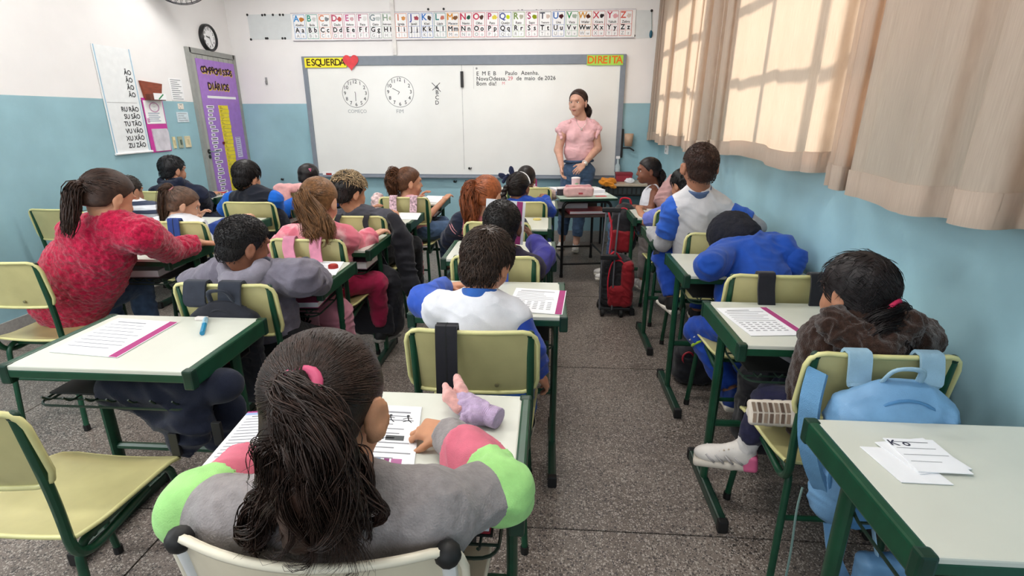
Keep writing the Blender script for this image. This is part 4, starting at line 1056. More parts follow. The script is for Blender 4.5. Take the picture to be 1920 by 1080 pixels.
# ------------------------------------------------------------------ people
Z = V3(0, 0, 1)
def basis(yaw, pitch=0, roll=0):
    """columns right, forward, up; yaw 0 looks to the board, + turns left, pitch + looks down, roll + tilts to the right"""
    y, p, r = map(math.radians, (yaw, pitch, roll))
    f = V3(-math.sin(y) * math.cos(p), math.cos(y) * math.cos(p), -math.sin(p)); rt = V3(math.cos(y), math.sin(y), 0); u = np.cross(rt, f)
    rt, u = rt * math.cos(r) - u * math.sin(r), u * math.cos(r) + rt * math.sin(r)
    return np.stack([rt, f, u], 1)
def head_prims(c, M, s, neck, nr=.044, ears=True, adult=False, eo=0.0, ea=24):
    def w(*p): return c + M @ (np.array(p, float) * s)
    def r(*p): return np.array(p, float) * s
    R = M
    P = [ell(w(0, -.012, .026), r(.071, .088, .078), R), ell(w(0, .020, -.028), r(.057, .064, .070), R, k=.03 * s),
         ell(w(0, .046, -.078 - (.008 if adult else 0)), r(.030, .030, .024), R, k=.03 * s), ell(w(.034, .050, -.040), r(.024, .026, .026), R), ell(w(-.034, .050, -.040), r(.024, .026, .026), R),
         cap(w(0, .078, .008), w(0, .093, -.024), .006 * s, .0095 * s, k=.010), ell(w(.010, .083, -.027), r(.007, .008, .006), R, k=.006), ell(w(-.010, .083, -.027), r(.007, .008, .006), R, k=.006),
         ell(w(0, .075, .026), r(.044, .012, .010), R, k=.012),
         ell(w(0, .0805, -.0555), r(.019, .008, .0042), R, k=.005), ell(w(0, .0790, -.0640), r(.016, .008, .0048), R, k=.005)]
    if ears:
        for sg in (-1, 1):
            E = M @ np.array(Matrix.Rotation(sg * math.radians(-ea), 3, 'Z'))
            P.append(ell(w(sg * (.076 + eo), -.010, -.010), r(.0080, .0195, .032), E, k=.008)); P.append(ell(w(sg * .074, -.003, -.034), r(.006, .010, .012), E, k=.006))
            ec = w(sg * (.076 + eo), -.010, -.008); P.append(ell(ec + E @ (V3(sg * .0085, .006, .0) * s), r(.0055, .009, .016), E, op=-1, k=.004))
    for sg in (-1, 1): P.append(ell(w(sg * .030, .083, .004), r(.015, .012, .010), R, op=-1, k=.012))
    P.append(cap(w(0, -.022, -.055), neck, nr * s, nr * 1.12 * s, k=.03))
    return P
def face_parts(par, c, M, s, tone_lip, iris, browcol, vox=.003):
    def w(*p): return c + M @ (np.array(p, float) * s)
    for sg in (-1, 1):
        m = MB(); m.cur = 0; m.ball(w(sg * .029, .0605, .003), .0125 * s, 12, 8); m.cur = 1
        m.ball(w(sg * .029, .0708, .003), (.0055 * s, .0032 * s, .0055 * s), 10, 6, M)
        m.build('eye', [mat('eye_white', '#e8e4df', rough=0.25, var=0.0), iris], par, True)
        m = MB(); m.tube([w(sg * .014, .0805, .0255), w(sg * .029, .0795, .0285), w(sg * .044, .067, .0215)], [.0022 * s, .0034 * s, .0012 * s], 6); m.build('eyebrow', browcol, par, True)
        m = MB(); m.tube([w(sg * .016, .0690, .005), w(sg * .029, .0735, .0115), w(sg * .042, .063, .007)], [.0010 * s, .0018 * s, .0008 * s], 5); m.build('eyelid', browcol, par, True)
    m = MB(); m.tube([w(-.020, .0800, -.0600), w(-.008, .0885, -.0575), w(0, .0885, -.0585), w(.008, .0885, -.0575), w(.020, .0800, -.0600)], [.0012 * s, .0042 * s, .0036 * s, .0042 * s, .0012 * s], 6)
    m.tube([w(-.017, .0790, -.0620), w(0, .0865, -.0655), w(.017, .0790, -.0620)], [.0012 * s, .0050 * s, .0012 * s], 6); stuff(m.build('lips', tone_lip, par, True))
def hand_prims(wr, d, n, side, curl=.35, s=1.0, spread=.10, thumb=.6, fore=None):
    d = nrm(d); n = nrm(np.asarray(n, float) - d * np.dot(n, d)); l = -side * np.cross(n, d)
    P = []; S = .85 * s
    if fore is not None: P.append(cyl(wr - nrm(fore) * .045 * s, wr + d * .004, .0245 * s, .0215 * s, n, 1.15))
    P.append(ell(wr + d * .010 * S, (.020 * S, .020 * S, .016 * S)))
    R = np.stack([l, d, n], 1)
    P.append(rbox(wr + d * .046 * S, (.033 * S, .040 * S, .0125 * S), .011 * S, R, k=.010))
    P.append(ell(wr + d * .030 * S + l * .022 * S + n * .006 * S, (.015 * S, .026 * S, .012 * S), R, k=.010))
    for i, (o, ln, rr) in enumerate(((.025, .066, .0080), (.0085, .074, .0084), (-.0085, .068, .0080), (-.0250, .053, .0070))):
        b = wr + d * (.083 - .006 * abs(i - 1)) * S + l * o * S
        dirv = nrm(d + l * (spread * (1.2 - .8 * i))); p = b; a = 0; r0 = rr * S
        for j, (fr, bend) in enumerate(((.44, 42), (.31, 62), (.25, 48))):
            a += math.radians(bend) * curl * (1 + .08 * i); q = p + (dirv * math.cos(a) + n * math.sin(a)) * ln * fr * S
            P.append(cap(p, q, r0, r0 * .93, k=.0035)); p = q; r0 *= .92
    tb = wr + d * .022 * S + l * .026 * S; t1 = nrm(d * .62 + l * .78 * (1 - thumb * .5) + n * .35 * thumb)
    p = tb + t1 * .038 * S; P.append(cap(tb, p, .0105 * S, .0095 * S, k=.008)); t2 = nrm(t1 + d * .35 + n * .5 * thumb - l * .35 * thumb)
    P.append(cap(p, p + t2 * .032 * S, .0092 * S, .0072 * S, k=.004))
    return P
def ik(a, b, l1, l2, pole):
    d = b - a; L = np.linalg.norm(d); L = min(L, (l1 + l2) * .999); u = nrm(d)
    x = (l1 * l1 - l2 * l2 + L * L) / (2 * L); h = math.sqrt(max(0, l1 * l1 - x * x)); pv = nrm(pole - u * np.dot(pole, u))
    return a + u * x + pv * h
class Fig: pass
def figure(label, head, gaze, pelvis, neck=None, ty=0, s=1.0, hs=1.0, tone='#a9765a', arms=None, legs=None, sw=.128, vox=.0065, ears=True, adult=False,
           shR=None, shL=None, hair=None, group=None, seated=True, nape=.022, hands=True, eo=0.0, ea=24, ak=1.0):
    f = Fig(); f.s = s; f.vox = vox; f.seated = seated
    f.hc = np.array(head, float); f.M = basis(*gaze); f.hs = hs * s
    f.pel = np.array(pelvis, float) + V3(0, SHIFT, 0); f.fw = V3(-math.sin(math.radians(ty)), math.cos(math.radians(ty)), 0); f.lat = V3(math.cos(math.radians(ty)), math.sin(math.radians(ty)), 0)
    f.neck = np.array(neck, float) if neck is not None else f.hc + f.M @ V3(0, -.035, -.115) * f.hs
    f.sh = {1: np.array(shR, float) if shR is not None else f.neck + f.lat * sw * s - Z * .045 * s, -1: np.array(shL, float) if shL is not None else f.neck - f.lat * sw * s - Z * .045 * s}
    f.lat2 = nrm(f.sh[1] - f.sh[-1]); up = nrm(f.neck - f.pel); f.front = nrm(np.cross(up, f.lat2)); f.up = up
    f.chest = f.pel + (f.neck - f.pel) * .70
    f.el, f.wr, f.hand = {}, {}, {}
    arms = arms or {}
    for sd in (1, -1):
        a = arms.get(sd, {})
        wr = a.get('wr'); wr = np.array(wr, float) if wr is not None else f.sh[sd] + f.fw * .22 * s + f.lat * sd * .02 - Z * .18 * s
        f.wr[sd] = wr
        f.el[sd] = np.array(a['el'], float) if 'el' in a else ik(f.sh[sd], wr, .215 * s, .185 * s, np.array(a.get('pole', f.lat * sd * .7 - Z * .8 - f.fw * .2), float))
        f.hand[sd] = a
    f.hip, f.knee, f.ank, f.fdir = {}, {}, {}, {}
    legs = legs or {}
    for sd in (1, -1):
        g = legs.get(sd, {})
        f.hip[sd] = f.pel + f.lat * sd * .072 * s - Z * .012
        f.knee[sd] = np.array(g['knee'], float) if 'knee' in g else (f.hip[sd] + f.fw * .32 * s + f.lat * sd * .035 + Z * .0 if seated else f.hip[sd] - Z * .40 * s)
        f.ank[sd] = np.array(g['ank'], float) if 'ank' in g else (f.knee[sd] + f.fw * .03 - Z * min(.35 * s, f.knee[sd][2] - .075) if seated else f.knee[sd] - Z * .38 * s)
        f.fdir[sd] = nrm(np.array(g.get('foot', f.fw + f.lat * sd * .12), float))
    f.base = V3(f.pel[0], f.pel[1], 0)
    f.t = thing('person', label, 'person', f.base, group)
    # ---- the body: one continuous figure
    q = 1.35
    P = head_prims(f.hc, f.M, f.hs, f.neck, ears=ears, adult=adult, eo=eo, ea=ea)
    P += [cap(f.pel, f.pel + (f.chest - f.pel) * .6, .105 * s, .100 * s, f.front, q), cap(f.pel + (f.chest - f.pel) * .6, f.chest, .100 * s, .112 * s, f.front, q, k=.04),
          cap(f.sh[-1] - f.lat2 * -.03, f.sh[1] - f.lat2 * .03, .042 * s), cap(f.neck, f.chest, .046 * s, .08 * s, f.front, 1.2, k=.04)]
    for sd in (1, -1):
        P += [cap(f.sh[sd], f.el[sd], .039 * s * ak, .031 * s * ak, k=.02), cap(f.el[sd], f.wr[sd], .032 * s * ak, .0215 * s)]
        P += [cap(f.hip[sd], f.knee[sd], .066 * s, .046 * s), cap(f.knee[sd], f.ank[sd], .046 * s, .030 * s), cap(f.ank[sd], f.ank[sd] + f.fdir[sd] * .085 * s - nrm(Z - f.fdir[sd] * f.fdir[sd][2]) * .045, .026 * s, .015 * s)]
    f.skin = skin(tone)
    V1, F1 = sdf_mesh(P, vox, .018); V1 = relax(V1, F1, 1)
    parts = [(V1, F1)]
    if hands:
        for sd in (1, -1):
            a = f.hand[sd]
            if a.get('nohand'): continue
            fo = nrm(f.wr[sd] - f.el[sd]); d = a.get('d', fo); n = a.get('n', (0, 0, -1))
            Vh, Fh = sdf_mesh(hand_prims(f.wr[sd], d, n, sd, a.get('curl', .4), s * a.get('hsc', 1.0), a.get('spread', .10), a.get('thumb', .6), fo), a.get('vox', .0032), .008)
            parts.append((relax(Vh, Fh, 1), Fh))
    off = 0; VV = []; FF = []
    for v, ff in parts: VV.append(v); FF.append(ff + off); off += len(v)
    make_obj('body', np.concatenate(VV), np.concatenate(FF), f.skin, f.t, True)
    return f
def chain(f, sd, t):
    return f.sh[sd] + (f.el[sd] - f.sh[sd]) * t if t <= 1 else f.el[sd] + (f.wr[sd] - f.el[sd]) * (t - 1)
def arm_r(f, t, infl): return float(np.interp(t, [0, .5, 1, 1.5, 2], [.041, .036, .033, .029, .024])) * f.s + infl
def sleeve_prims(f, sd, a, b, infl, flare=0):
    ts = [a] + ([1.0] if a < 1 < b else []) + [b]; P = []
    for i in range(len(ts) - 1):
        p, q_ = chain(f, sd, ts[i]), chain(f, sd, ts[i + 1]); r1, r2 = arm_r(f, ts[i], infl), arm_r(f, ts[i + 1], infl + (flare if i == len(ts) - 2 else 0))
        last = i == len(ts) - 2
        P.append(cyl(p, q_, r1, r2) if last else cap(p, q_, r1, r2))
        if i > 0 or a == 0: P.append(cap(p, p, r1, r1))
    return P
def sleeve(f, sd, a, b, m, infl=.014, name='sleeve', wr=None, vox=None, flare=0, seed=1, fluffy=False, raglan=False):
    # the same fold field as the garment it belongs to, so that the seams stay clean
    if wr is None: wr, seed = getattr(f, 'folds', ((.006, .06), 2))
    else: seed = seed + 10 * sd
    P = sleeve_prims(f, sd, a, b, infl, flare)
    if raglan: P = [cap(f.neck + f.lat2 * sd * .098 * f.s - f.up * .045, f.sh[sd], .018 * f.s + infl, .041 * f.s + infl)] + P
    return organic(name, P, m, f.t, vox or f.vox * 1.05, .012, wr, 1, seed, fluffy)
def top_prims(f, infl=.014, hem=0.0, slv=None, low=True, bulk=0, nd=0.0):
    s = f.s; q = 1.3
    P = [cap(f.pel + Z * hem, f.pel + (f.chest - f.pel) * .6, (.108 + bulk) * s + infl, .104 * s + infl + bulk * .7, f.front, q), cap(f.pel + (f.chest - f.pel) * .6, f.chest, .104 * s + infl + bulk * .7, .112 * s + infl, f.front, q, k=.05),
         cap(f.sh[-1] + f.lat2 * .02, f.sh[1] - f.lat2 * .02, .044 * s + infl, k=.035), cap(f.neck - f.up * (.015 + nd), f.chest, .044 * s + infl, .085 * s + infl, f.front, 1.25, k=.05)]
    for sd in (1, -1):
        P.append(cap(f.neck + f.lat2 * sd * nd * .9 - f.up * (.012 + nd * .12), f.sh[sd], (.036 - nd * .25) * s + infl * .7, .042 * s + infl, k=.03))
        if slv and slv.get(sd): P += sleeve_prims(f, sd, 0, slv[sd], infl)
    return P
def top(f, m, infl=.014, slv=None, hem=0.0, wr=(.0065, .06), name='shirt', vox=None, seed=2, fluffy=False, bulk=0, extra=None, k=.022, nd=0.0):
    f.folds = (wr, seed)
    return organic(name, top_prims(f, infl, hem, slv, bulk=bulk, nd=nd) + (extra or []), m, f.t, vox or f.vox * 1.1, k, wr, 1, seed, fluffy)
def pants(f, m, infl=.012, end=.92, wr=(.007, .06), name='trousers', vox=None, seed=4, sides=(1, -1)):
    s = f.s; P = [cap(f.pel + Z * .03, f.pel - Z * .01, .104 * s + infl, .108 * s + infl, f.front, 1.25)]
    for sd in sides:
        e = f.knee[sd] + (f.ank[sd] - f.knee[sd]) * end
        P += [cap(f.hip[sd], f.knee[sd], .068 * s + infl, .049 * s + infl), cyl(f.knee[sd], e, .049 * s + infl, .036 * s + infl), cap(f.knee[sd], f.knee[sd], .049 * s + infl)]
    return organic(name, P, m, f.t, vox or f.vox * 1.25, .02, wr, 1, seed)
def shoes(f, m, sole, sides=(1, -1), sc=1.0, vox=.005, toe=None):
    for sd in sides:
        d = f.fdir[sd]; s = f.s * sc; u = nrm(Z - d * np.dot(Z, d)); l = np.cross(d, u); R = np.stack([l, d, u], 1); a = f.ank[sd]
        c = a + d * .045 * s - u * .045 * s
        o = organic('shoe', [ell(c + d * .05 * s, (.037 * s, .062 * s, .030 * s), R), ell(c - d * .045 * s, (.033 * s, .045 * s, .036 * s), R), cap(a + u * .0, a - u * .03 * s - d * .005, .034 * s, .034 * s), cap(a - u * .02, c + d * .04 * s + u * .005, .03 * s, .024 * s)], m, f.t, vox, .02)
        so = organic('sole', [rbox(c + d * .05 * s - u * .022 * s, (.036 * s, .060 * s, .012 * s), .011, R), rbox(c - d * .05 * s - u * .022 * s, (.032 * s, .042 * s, .013 * s), .011, R)], sole, f.t, vox, .015)
        so.parent = o
        so.data.transform(Matrix.Identity(4))
def collar(f, m, infl=.012, name='collar', h=.03, r=.045):
    ax = nrm(f.hc + f.M @ V3(0, -.02, -.06) * f.hs - f.neck)
    P = [cyl(f.neck - ax * .02, f.neck + ax * h, r * f.s + infl * 1.3, r * f.s + infl)]
    return organic(name, P, m, f.t, f.vox * .9, .01)
def hood(f, m, infl=.02, name='hood', wr=(.006, .05), seed=9, drop=.05, big=1.0):
    """a hood lying on the back of the neck"""
    c = f.neck - f.front * .03 * f.s + f.up * .0; b = -f.front
    P = [cap(c + f.lat2 * .075 * big + f.up * .03, c + b * .055 * big - f.up * drop, .034 * big, .046 * big), cap(c - f.lat2 * .075 * big + f.up * .03, c + b * .055 * big - f.up * drop, .034 * big, .046 * big),
         cap(c + f.lat2 * .075 * big + f.up * .03, c + f.lat2 * .06 * big + f.front * .07 - f.up * .02, .030 * big, .022), cap(c - f.lat2 * .075 * big + f.up * .03, c - f.lat2 * .06 * big + f.front * .07 - f.up * .02, .030 * big, .022),
         ell(c + b * .03 - f.up * .01, (.085 * big, .05 * big, .05 * big), np.stack([f.lat2, f.front, f.up], 1))]
    P.append(ell(f.hc + f.M @ V3(0, -.005, -.03) * f.hs, np.array((.075, .085, .09)) * f.hs, f.M, op=-1, k=.01))
    return organic(name, P, m, f.t, f.vox * .95, .03, wr, 1, seed)
# ---- hair
HAIRLINE = ([-.12, -.07, -.035, -.012, .010, .028, .055, .075, .12], [-.072, -.072, -.050, -.004, -.020, .012, .050, .070, .085])
def hair_shell(f, m, t=.010, line=None, vox=None, wr=None, name='hair', lump=0.0, low=0.0, seed=3, front=0.0):
    c, M, s = f.hc, f.M, f.hs; ly, lz = line or HAIRLINE
    def g(X):
        L = (X - c) @ M / s
        def e(cc, r):
            q_ = (L - cc) / r; k0 = np.linalg.norm(q_, axis=1); k1 = np.linalg.norm(q_ / r, axis=1); return k0 * (k0 - 1) / np.maximum(k1, 1e-9)
        d1, d2 = e(np.array([0, -.012, .027]), np.array([.071 + t, .088 + t, .078 + t * 1.1])), e(np.array([0, -.034, -.030]), np.array([.060 + t * .6, .058 + t * .7, .060]))
        hh = np.maximum(.014 - np.abs(d1 - d2), 0) / .014; d = np.minimum(d1, d2) - hh * hh * .0035
        if lump: d = d - lump * (vnoise(L, .022, seed) - .5)
        cut = (np.interp(L[:, 1], ly, lz) - low - L[:, 2]) * .75
        d = np.maximum(d, cut)
        return d * s
    R = .16 * s
    return organic(name, [fn(c - R, c + R, g)], m, f.t, vox or f.vox * .8, 0.0, wr, 1, seed)
def scalp_r(v):
    """distance from the scalp centre to the scalp along unit directions scaled by the skull radii"""
    d = v * np.array([.071, .088, .078]); c2 = np.array([0, -.034, -.030]) - np.array([0, -.012, .026]); r2 = np.array([.060, .058, .060])
    a = ((d / r2) ** 2).sum(-1); b = -2 * ((d / r2) * (c2 / r2)).sum(-1); cc = ((c2 / r2) ** 2).sum() - 1; D = b * b - 4 * a * cc
    t2 = np.where(D > 0, (-b + np.sqrt(np.maximum(D, 0))) / (2 * a), 0); return np.maximum(1.0, t2)
def scalp_points(n, line, rng, low=0.0):
    out = []
    while len(out) < n:
        v = rng.normal(size=3); v /= np.linalg.norm(v)
        p = np.array([0, -.012, .026]) + v * np.array([.071, .088, .078]) * scalp_r(v)
        if abs(p[0]) > .058 and -.040 < p[1] < .022 and p[2] < .026: continue
        if p[2] > np.interp(p[1], *(line or HAIRLINE)) - low + .004: out.append((v, p))
    return out
def tufts(f, m, n=500, ln=.030, t=.008, lift=.012, r=.0016, whorl=(0.01, -.055, .09), jitter=.5, line=None, name='hair_locks', seed=1, N=5, fwd=0.0, low=0.0):
    rng = np.random.default_rng(seed); c, M, s = f.hc, f.M, f.hs; P = []; R = []
    wv = np.array(whorl)
    for v, p in scalp_points(n, line, rng, low):
        fl = p - wv; fl = fl - v * (fl @ v) ; fl = nrm(nrm(fl) + rng.normal(size=3) * jitter + np.array([0, fwd, 0])); fl = fl - v * (fl @ v)
        L = ln * (0.6 + 0.8 * rng.random()); pts = []
        for k in range(N):
            x = k / (N - 1); q_ = (p + fl * L * x - np.array([0, -.012, .026])) / np.array([.071, .088, .078]); q_ = q_ / np.linalg.norm(q_)
            h = t * .85 + .0025 + lift * x * (0.4 + rng.random() * .2)
            pts.append(np.array([0, -.012, .026]) + q_ * (np.array([.071, .088, .078]) * scalp_r(q_) + h))
        P.append(c + (np.array(pts) @ M.T) * s); R.append(r * s * np.array([1.0, 1.15, 1.0, .75, .15])[:N] * (0.7 + .6 * rng.random()))
    return strands(name, P, R, m, f.t)
def combed(f, m, tie, n=300, t=.007, r=.0022, line=None, name='combed_hair', seed=2, N=9, part=None):
    """strands drawn over the scalp from the hairline to the tie (tie in head units)"""
    rng = np.random.default_rng(seed); c, M, s = f.hc, f.M, f.hs; P = []; R = []; o = np.array([0, -.012, .026]); rad = np.array([.071, .088, .078])
    td = nrm((np.array(tie) - o) / rad)
    for v, p in scalp_points(n, line, rng, .008):
        ang = math.acos(np.clip(v @ td, -1, 1))
        if ang < .15: continue
        pts = []
        jt = rng.normal(size=3) * .05
        for k in range(N):
            x = k / (N - 1); q_ = (math.sin((1 - x) * ang) * v + math.sin(x * ang) * td) / math.sin(ang); q_ = nrm(q_ + jt * math.sin(math.pi * x))
            pts.append(o + q_ * (rad * (1 + (scalp_r(q_) - 1) * .8) + t * (.6 + .6 * x) + .0025 * rng.random()))
        P.append(c + (np.array(pts) @ M.T) * s); R.append(r * s * np.array([.4, .8, 1, 1, 1, 1, 1, .9, .7])[:N] * (.7 + .6 * rng.random()))
    return strands(name, P, R, m, f.t)
def tail(f, m, pts, rad, n=200, r=.0022, wav=.008, freq=2.0, seed=3, N=18, name='ponytail', core=True, flat=1.0, flatdir=None, taper=.25, par=None, curl=None, clumps=0, cr=.007):
    rng = np.random.default_rng(seed); C = bez(pts, N - 1); T = np.gradient(C, axis=0); T /= np.linalg.norm(T, axis=1)[:, None]
    a = np.cross(T, np.array([.3, 1, .2])); a /= np.linalg.norm(a, axis=1)[:, None]; b = np.cross(T, a)
    x = np.linspace(0, 1, N); rr = np.interp(x, np.linspace(0, 1, len(rad)), rad); P = []; R = []
    for k in range(n):
        g = rng.random() * 2 * math.pi; q_ = math.sqrt(rng.random()); L = 1 - taper * rng.random() ** 1.5
        xs = x * L; ph, ph2 = rng.random() * 6.28, rng.random() * 6.28; fr = freq * (.7 + .6 * rng.random()); am = wav * (.4 + .9 * rng.random())
        ci = np.stack([np.interp(xs, x, C[:, d]) for d in range(3)], 1); ri = np.interp(xs, x, rr); ai = np.stack([np.interp(xs, x, a[:, d]) for d in range(3)], 1); bi = np.stack([np.interp(xs, x, b[:, d]) for d in range(3)], 1)
        dr = g + .8 * math.sin(ph) * xs
        w1 = am * np.sin(2 * math.pi * fr * xs + ph) * np.minimum(1, xs * 4); w2 = am * np.cos(2 * math.pi * fr * xs + ph2) * np.minimum(1, xs * 4)
        pts_ = ci + ai * (ri * q_ * np.cos(dr) + w1)[:, None] + bi * (ri * q_ * np.sin(dr) * flat + w2 * .7)[:, None]
        if curl is not None:
            e = np.clip((xs - .65) / .35, 0, 1) ** 2; ga = ph + e * 5; pts_ = pts_ + (ai * np.cos(ga)[:, None] + bi * np.sin(ga)[:, None]) * (e * curl * (.4 + rng.random()))[:, None]
        P.append(pts_); R.append(r * np.interp(xs, [0, .1, .7, 1], [.8, 1, 1, .25]) * (.7 + .7 * rng.random()))
    if clumps:
        G = np.array(P[:clumps]); Q = []; R2 = []
        for k in range(n):
            g = G[rng.integers(0, clumps)]; of = rng.normal(size=3) * cr * .6; ph = rng.random(3) * 6.28; am = .0022 * rng.random()
            sh = np.interp(x, [0, .15, .7, 1], [.5, 1, .9, .35])
            q_ = g + of[None, :] * sh[:, None] + am * np.sin(2 * math.pi * 3 * x[:, None] + ph[None, :]) + (np.roll(g, 0, 0) - C) * (.12 * rng.normal())
            L = 1 - .18 * rng.random(); q_ = np.stack([np.interp(x * L, x, q_[:, d]) for d in range(3)], 1)
            Q.append(q_); R2.append(r * np.interp(x, [0, .1, .8, 1], [.8, 1, 1, .2]) * (.7 + .7 * rng.random()))
        P, R = Q, R2
    o = strands(name, P, R, m, par or f.t)
    if core:
        pr = [cap(C[i], C[i + 1], max(.005, rr[i] * .55 * flat ** .5), max(.004, rr[i + 1] * .55 * flat ** .5 * (1 if i < N - 4 else .5))) for i in range(N - 2)]
        organic('ponytail_core', pr, m, par or f.t, max(.005, f.vox), .01, (.004, .02), 1, seed)
    return o
def hair_tie(f, m, p, ax_, r=.018, tube=.006, name='hair_tie'):
    mb = MB(); ax_ = nrm(ax_); a = nrm(np.cross(ax_, V3(.2, .3, 1))); b = np.cross(ax_, a)
    mb.tube([np.array(p) + r * (a * math.cos(g) + b * math.sin(g)) for g in np.linspace(0, 2 * math.pi, 21)], tube, 8, caps=False)
    return mb.build(name, m, f.t, True)
def hw(f, *p): return f.hc + f.M @ (np.array(p, float) * f.hs)
# ------------------------------------------------------------------ the class
M_jean = cloth('denim_blue', '#4a6282', var=0.12); M_navy = cloth('cloth_navy', '#1d2438'); M_black_c = cloth('cloth_black', '#17181c'); M_white_c = cloth('cloth_white', '#dfe1e8', var=.03)
M_royal = cloth('cloth_royal_blue', '#1e47a8'); M_pinkc = cloth('cloth_pink', '#e58f9d'); M_greyc = cloth('cloth_grey_melange', '#847c7a', var=.09, bscale=300)
M_shoe_b = mat('shoe_black', '#19191b', rough=.6); M_shoe_w = mat('shoe_white', '#e6e2dd', rough=.55); M_sole_w = mat('sole_white', '#d8d2c6', rough=.6); M_sole_b = mat('sole_dark', '#2a2724', rough=.7)
H_black, H_dbrown, H_brown, H_lbrown, H_aub = '#141112', '#34241d', '#5a3d2a', '#7a5636', '#85492a'
def pel(key, dy=.17, dx=0, z=.565): 
    l = CHAIRS[key].location; return V3(l[0] + dx, l[1] + dy, z)
DZ = DH + .028

# 1 the girl in front: grey sweatshirt with pink and green sleeves, long dark ponytail
f = figure('girl in front with long dark ponytail and grey sweatshirt writing at her desk', A(612, 765, .70), (-8, 26, -3), V3(-.335, .755, .57), neck=A(648, 925, .69), shR=A(808, 965, .69), shL=A(450, 972, .69),
           s=1.0, hs=1.10, tone='#c08a68', vox=.005, eo=.006, ea=40, arms={1: dict(el=AZ(942, 918, .822), wr=AZ(838, 812, .80), d=(-.9, .35, -.1), n=(.1, .3, -1), curl=.75, thumb=.7, vox=.0026), -1: dict(el=AZ(366, 950, .822), wr=AZ(520, 845, .80), d=(.9, .5, -.1), curl=.5)})
M_gs = cloth('sweatshirt_grey', '#8f8a8a', var=.08, bscale=260, scale=60, bump=.5)
top(f, M_gs, .019, {1: .92, -1: .92}, wr=(.0065, .065), name='sweatshirt', vox=.0052)
for sd in (1, -1):
    sleeve(f, sd, .86, 1.28, cloth('sleeve_green', '#a3dd87'), .0225, 'green_band', None, .0048)
    sleeve(f, sd, 1.24, 1.66, cloth('sleeve_pink', '#cf6b7f'), .021, 'pink_band', None, .0048, flare=.008)
    sleeve(f, sd, 1.58, 1.97, M_gs, .016, 'cuff', (.003, .03), .0045)
pants(f, M_black_c); shoes(f, M_shoe_w, M_sole_w)
hm = hairm(H_dbrown)
LONG = ([-.12, -.07, -.035, -.012, .010, .028, .055, .075, .12], [-.062, -.060, -.045, -.004, .000, .022, .052, .066, .08])
hair_shell(f, hm, .008, LONG, .0045); tie = (.022, -.092, .028)
combed(f, hm, tie, 3600, .0085, .0008, LONG, seed=5)
hair_tie(f, mat('tie_pink', '#d8557e', rough=.6), hw(f, .021, -.106, .036), f.M @ V3(.1, -.80, .45), .024, .0085)
tail(f, hm, [hw(f, .022, -.090, .034), hw(f, .021, -.122, .020), A(588, 815, .570), A(582, 880, .562), A(572, 955, .580), A(568, 1034, .598)], [.018, .026, .040, .058, .078, .072], 5200, .00075, .015, 1.9, 7, 26, curl=.035, flat=.5, clumps=110, cr=.008)
tail(f, hm, [hw(f, .060, -.03, -.045), A(690, 900, .60), A(700, 960, .60), A(672, 1000, .60)], [.004, .010, .014, .010], 160, .0009, .014, 1.3, 8, 20, name='loose_locks', core=False, clumps=9, cr=.004)
tail(f, hm, [A(515, 900, .58), A(488, 960, .60), A(470, 1005, .612), A(478, 1040, .618)], [.010, .018, .022, .012], 260, .0009, .012, 1.5, 9, 20, name='loose_locks', core=False, clumps=14, cr=.006)

# 2 boy in white shirt with blue sleeves, middle column
SHIFT = 0.02
f = figure('boy in white shirt with royal blue sleeves bent over a worksheet, middle column', A(914, 490, 1.70), (-22, 22, 4), V3(-.19, 1.60, .57), neck=A(900, 560, 1.64), shR=A(962, 598, 1.64), shL=A(826, 582, 1.66), hs=1.0,
           tone='#c98e70', vox=.0058, arms={-1: dict(el=AZ(797, 565, .84), wr=AZ(835, 538, .80), d=(.8, .35, 0), curl=.35), 1: dict(el=A(988, 652, 1.60), wr=A(1008, 700, 1.70), d=(.38, .30, -.62), n=(-.75, .1, -.65), curl=.5, vox=.003)})
M_bs = cloth('sleeve_blue', '#2545a4')
top(f, M_white_c, .016, {1: .12, -1: .30}, wr=(.0065, .065), name='shirt', vox=.006)
sleeve(f, 1, .10, 1.8, M_bs, .022); sleeve(f, -1, .22, 1.9, cloth('sleeve_royal', '#2a53b8'), .021)
collar(f, cloth('collar_stripe', '#2f5fae'), .012, h=.034, r=.050)
pants(f, cloth('track_blue', '#1b4f9c')); shoes(f, M_shoe_b, M_sole_w)
hm = hairm('#382a22'); hair_shell(f, hm, .012, None, .0045, lump=.008); tufts(f, hm, 2200, .036, .012, .016, .0019, jitter=.4, seed=4)

# 3 child in purple jacket holding a booklet
SHIFT = 0.12
f = figure('child with round black cropped hair and purple jacket holding up a booklet', A(942, 424, 2.36), (-6, 6, 0), V3(-.21, 2.42, .57), neck=A(952, 482, 2.34), shR=A(1000, 505, 2.34), shL=A(893, 503, 2.34), hs=1.10, tone='#6e4a3a',
           arms={1: dict(el=A(1022, 482, 2.45), wr=A(1000, 450, 2.60), d=(-.4, .5, .6), n=(-.8, .1, -.2), curl=.45), -1: dict(el=A(868, 500, 2.5), wr=A(905, 470, 2.66), d=(.5, .5, .3))})
M_pur = cloth('jacket_purple', '#3d3a8c'); M_pd = cloth('jacket_dark_purple', '#2a2438')
top(f, M_pd, .02, name='jacket'); sleeve(f, 1, .25, 1.95, M_pur, .020); sleeve(f, -1, .25, 1.95, M_pur, .020); pants(f, M_navy); shoes(f, M_shoe_b, M_sole_w)
hm = hairm('#1c1817'); hair_shell(f, hm, .010, None, .005, lump=.003)
tufts(f, hm, 2600, .006, .010, .005, .0012, jitter=1.5, seed=12, N=3)

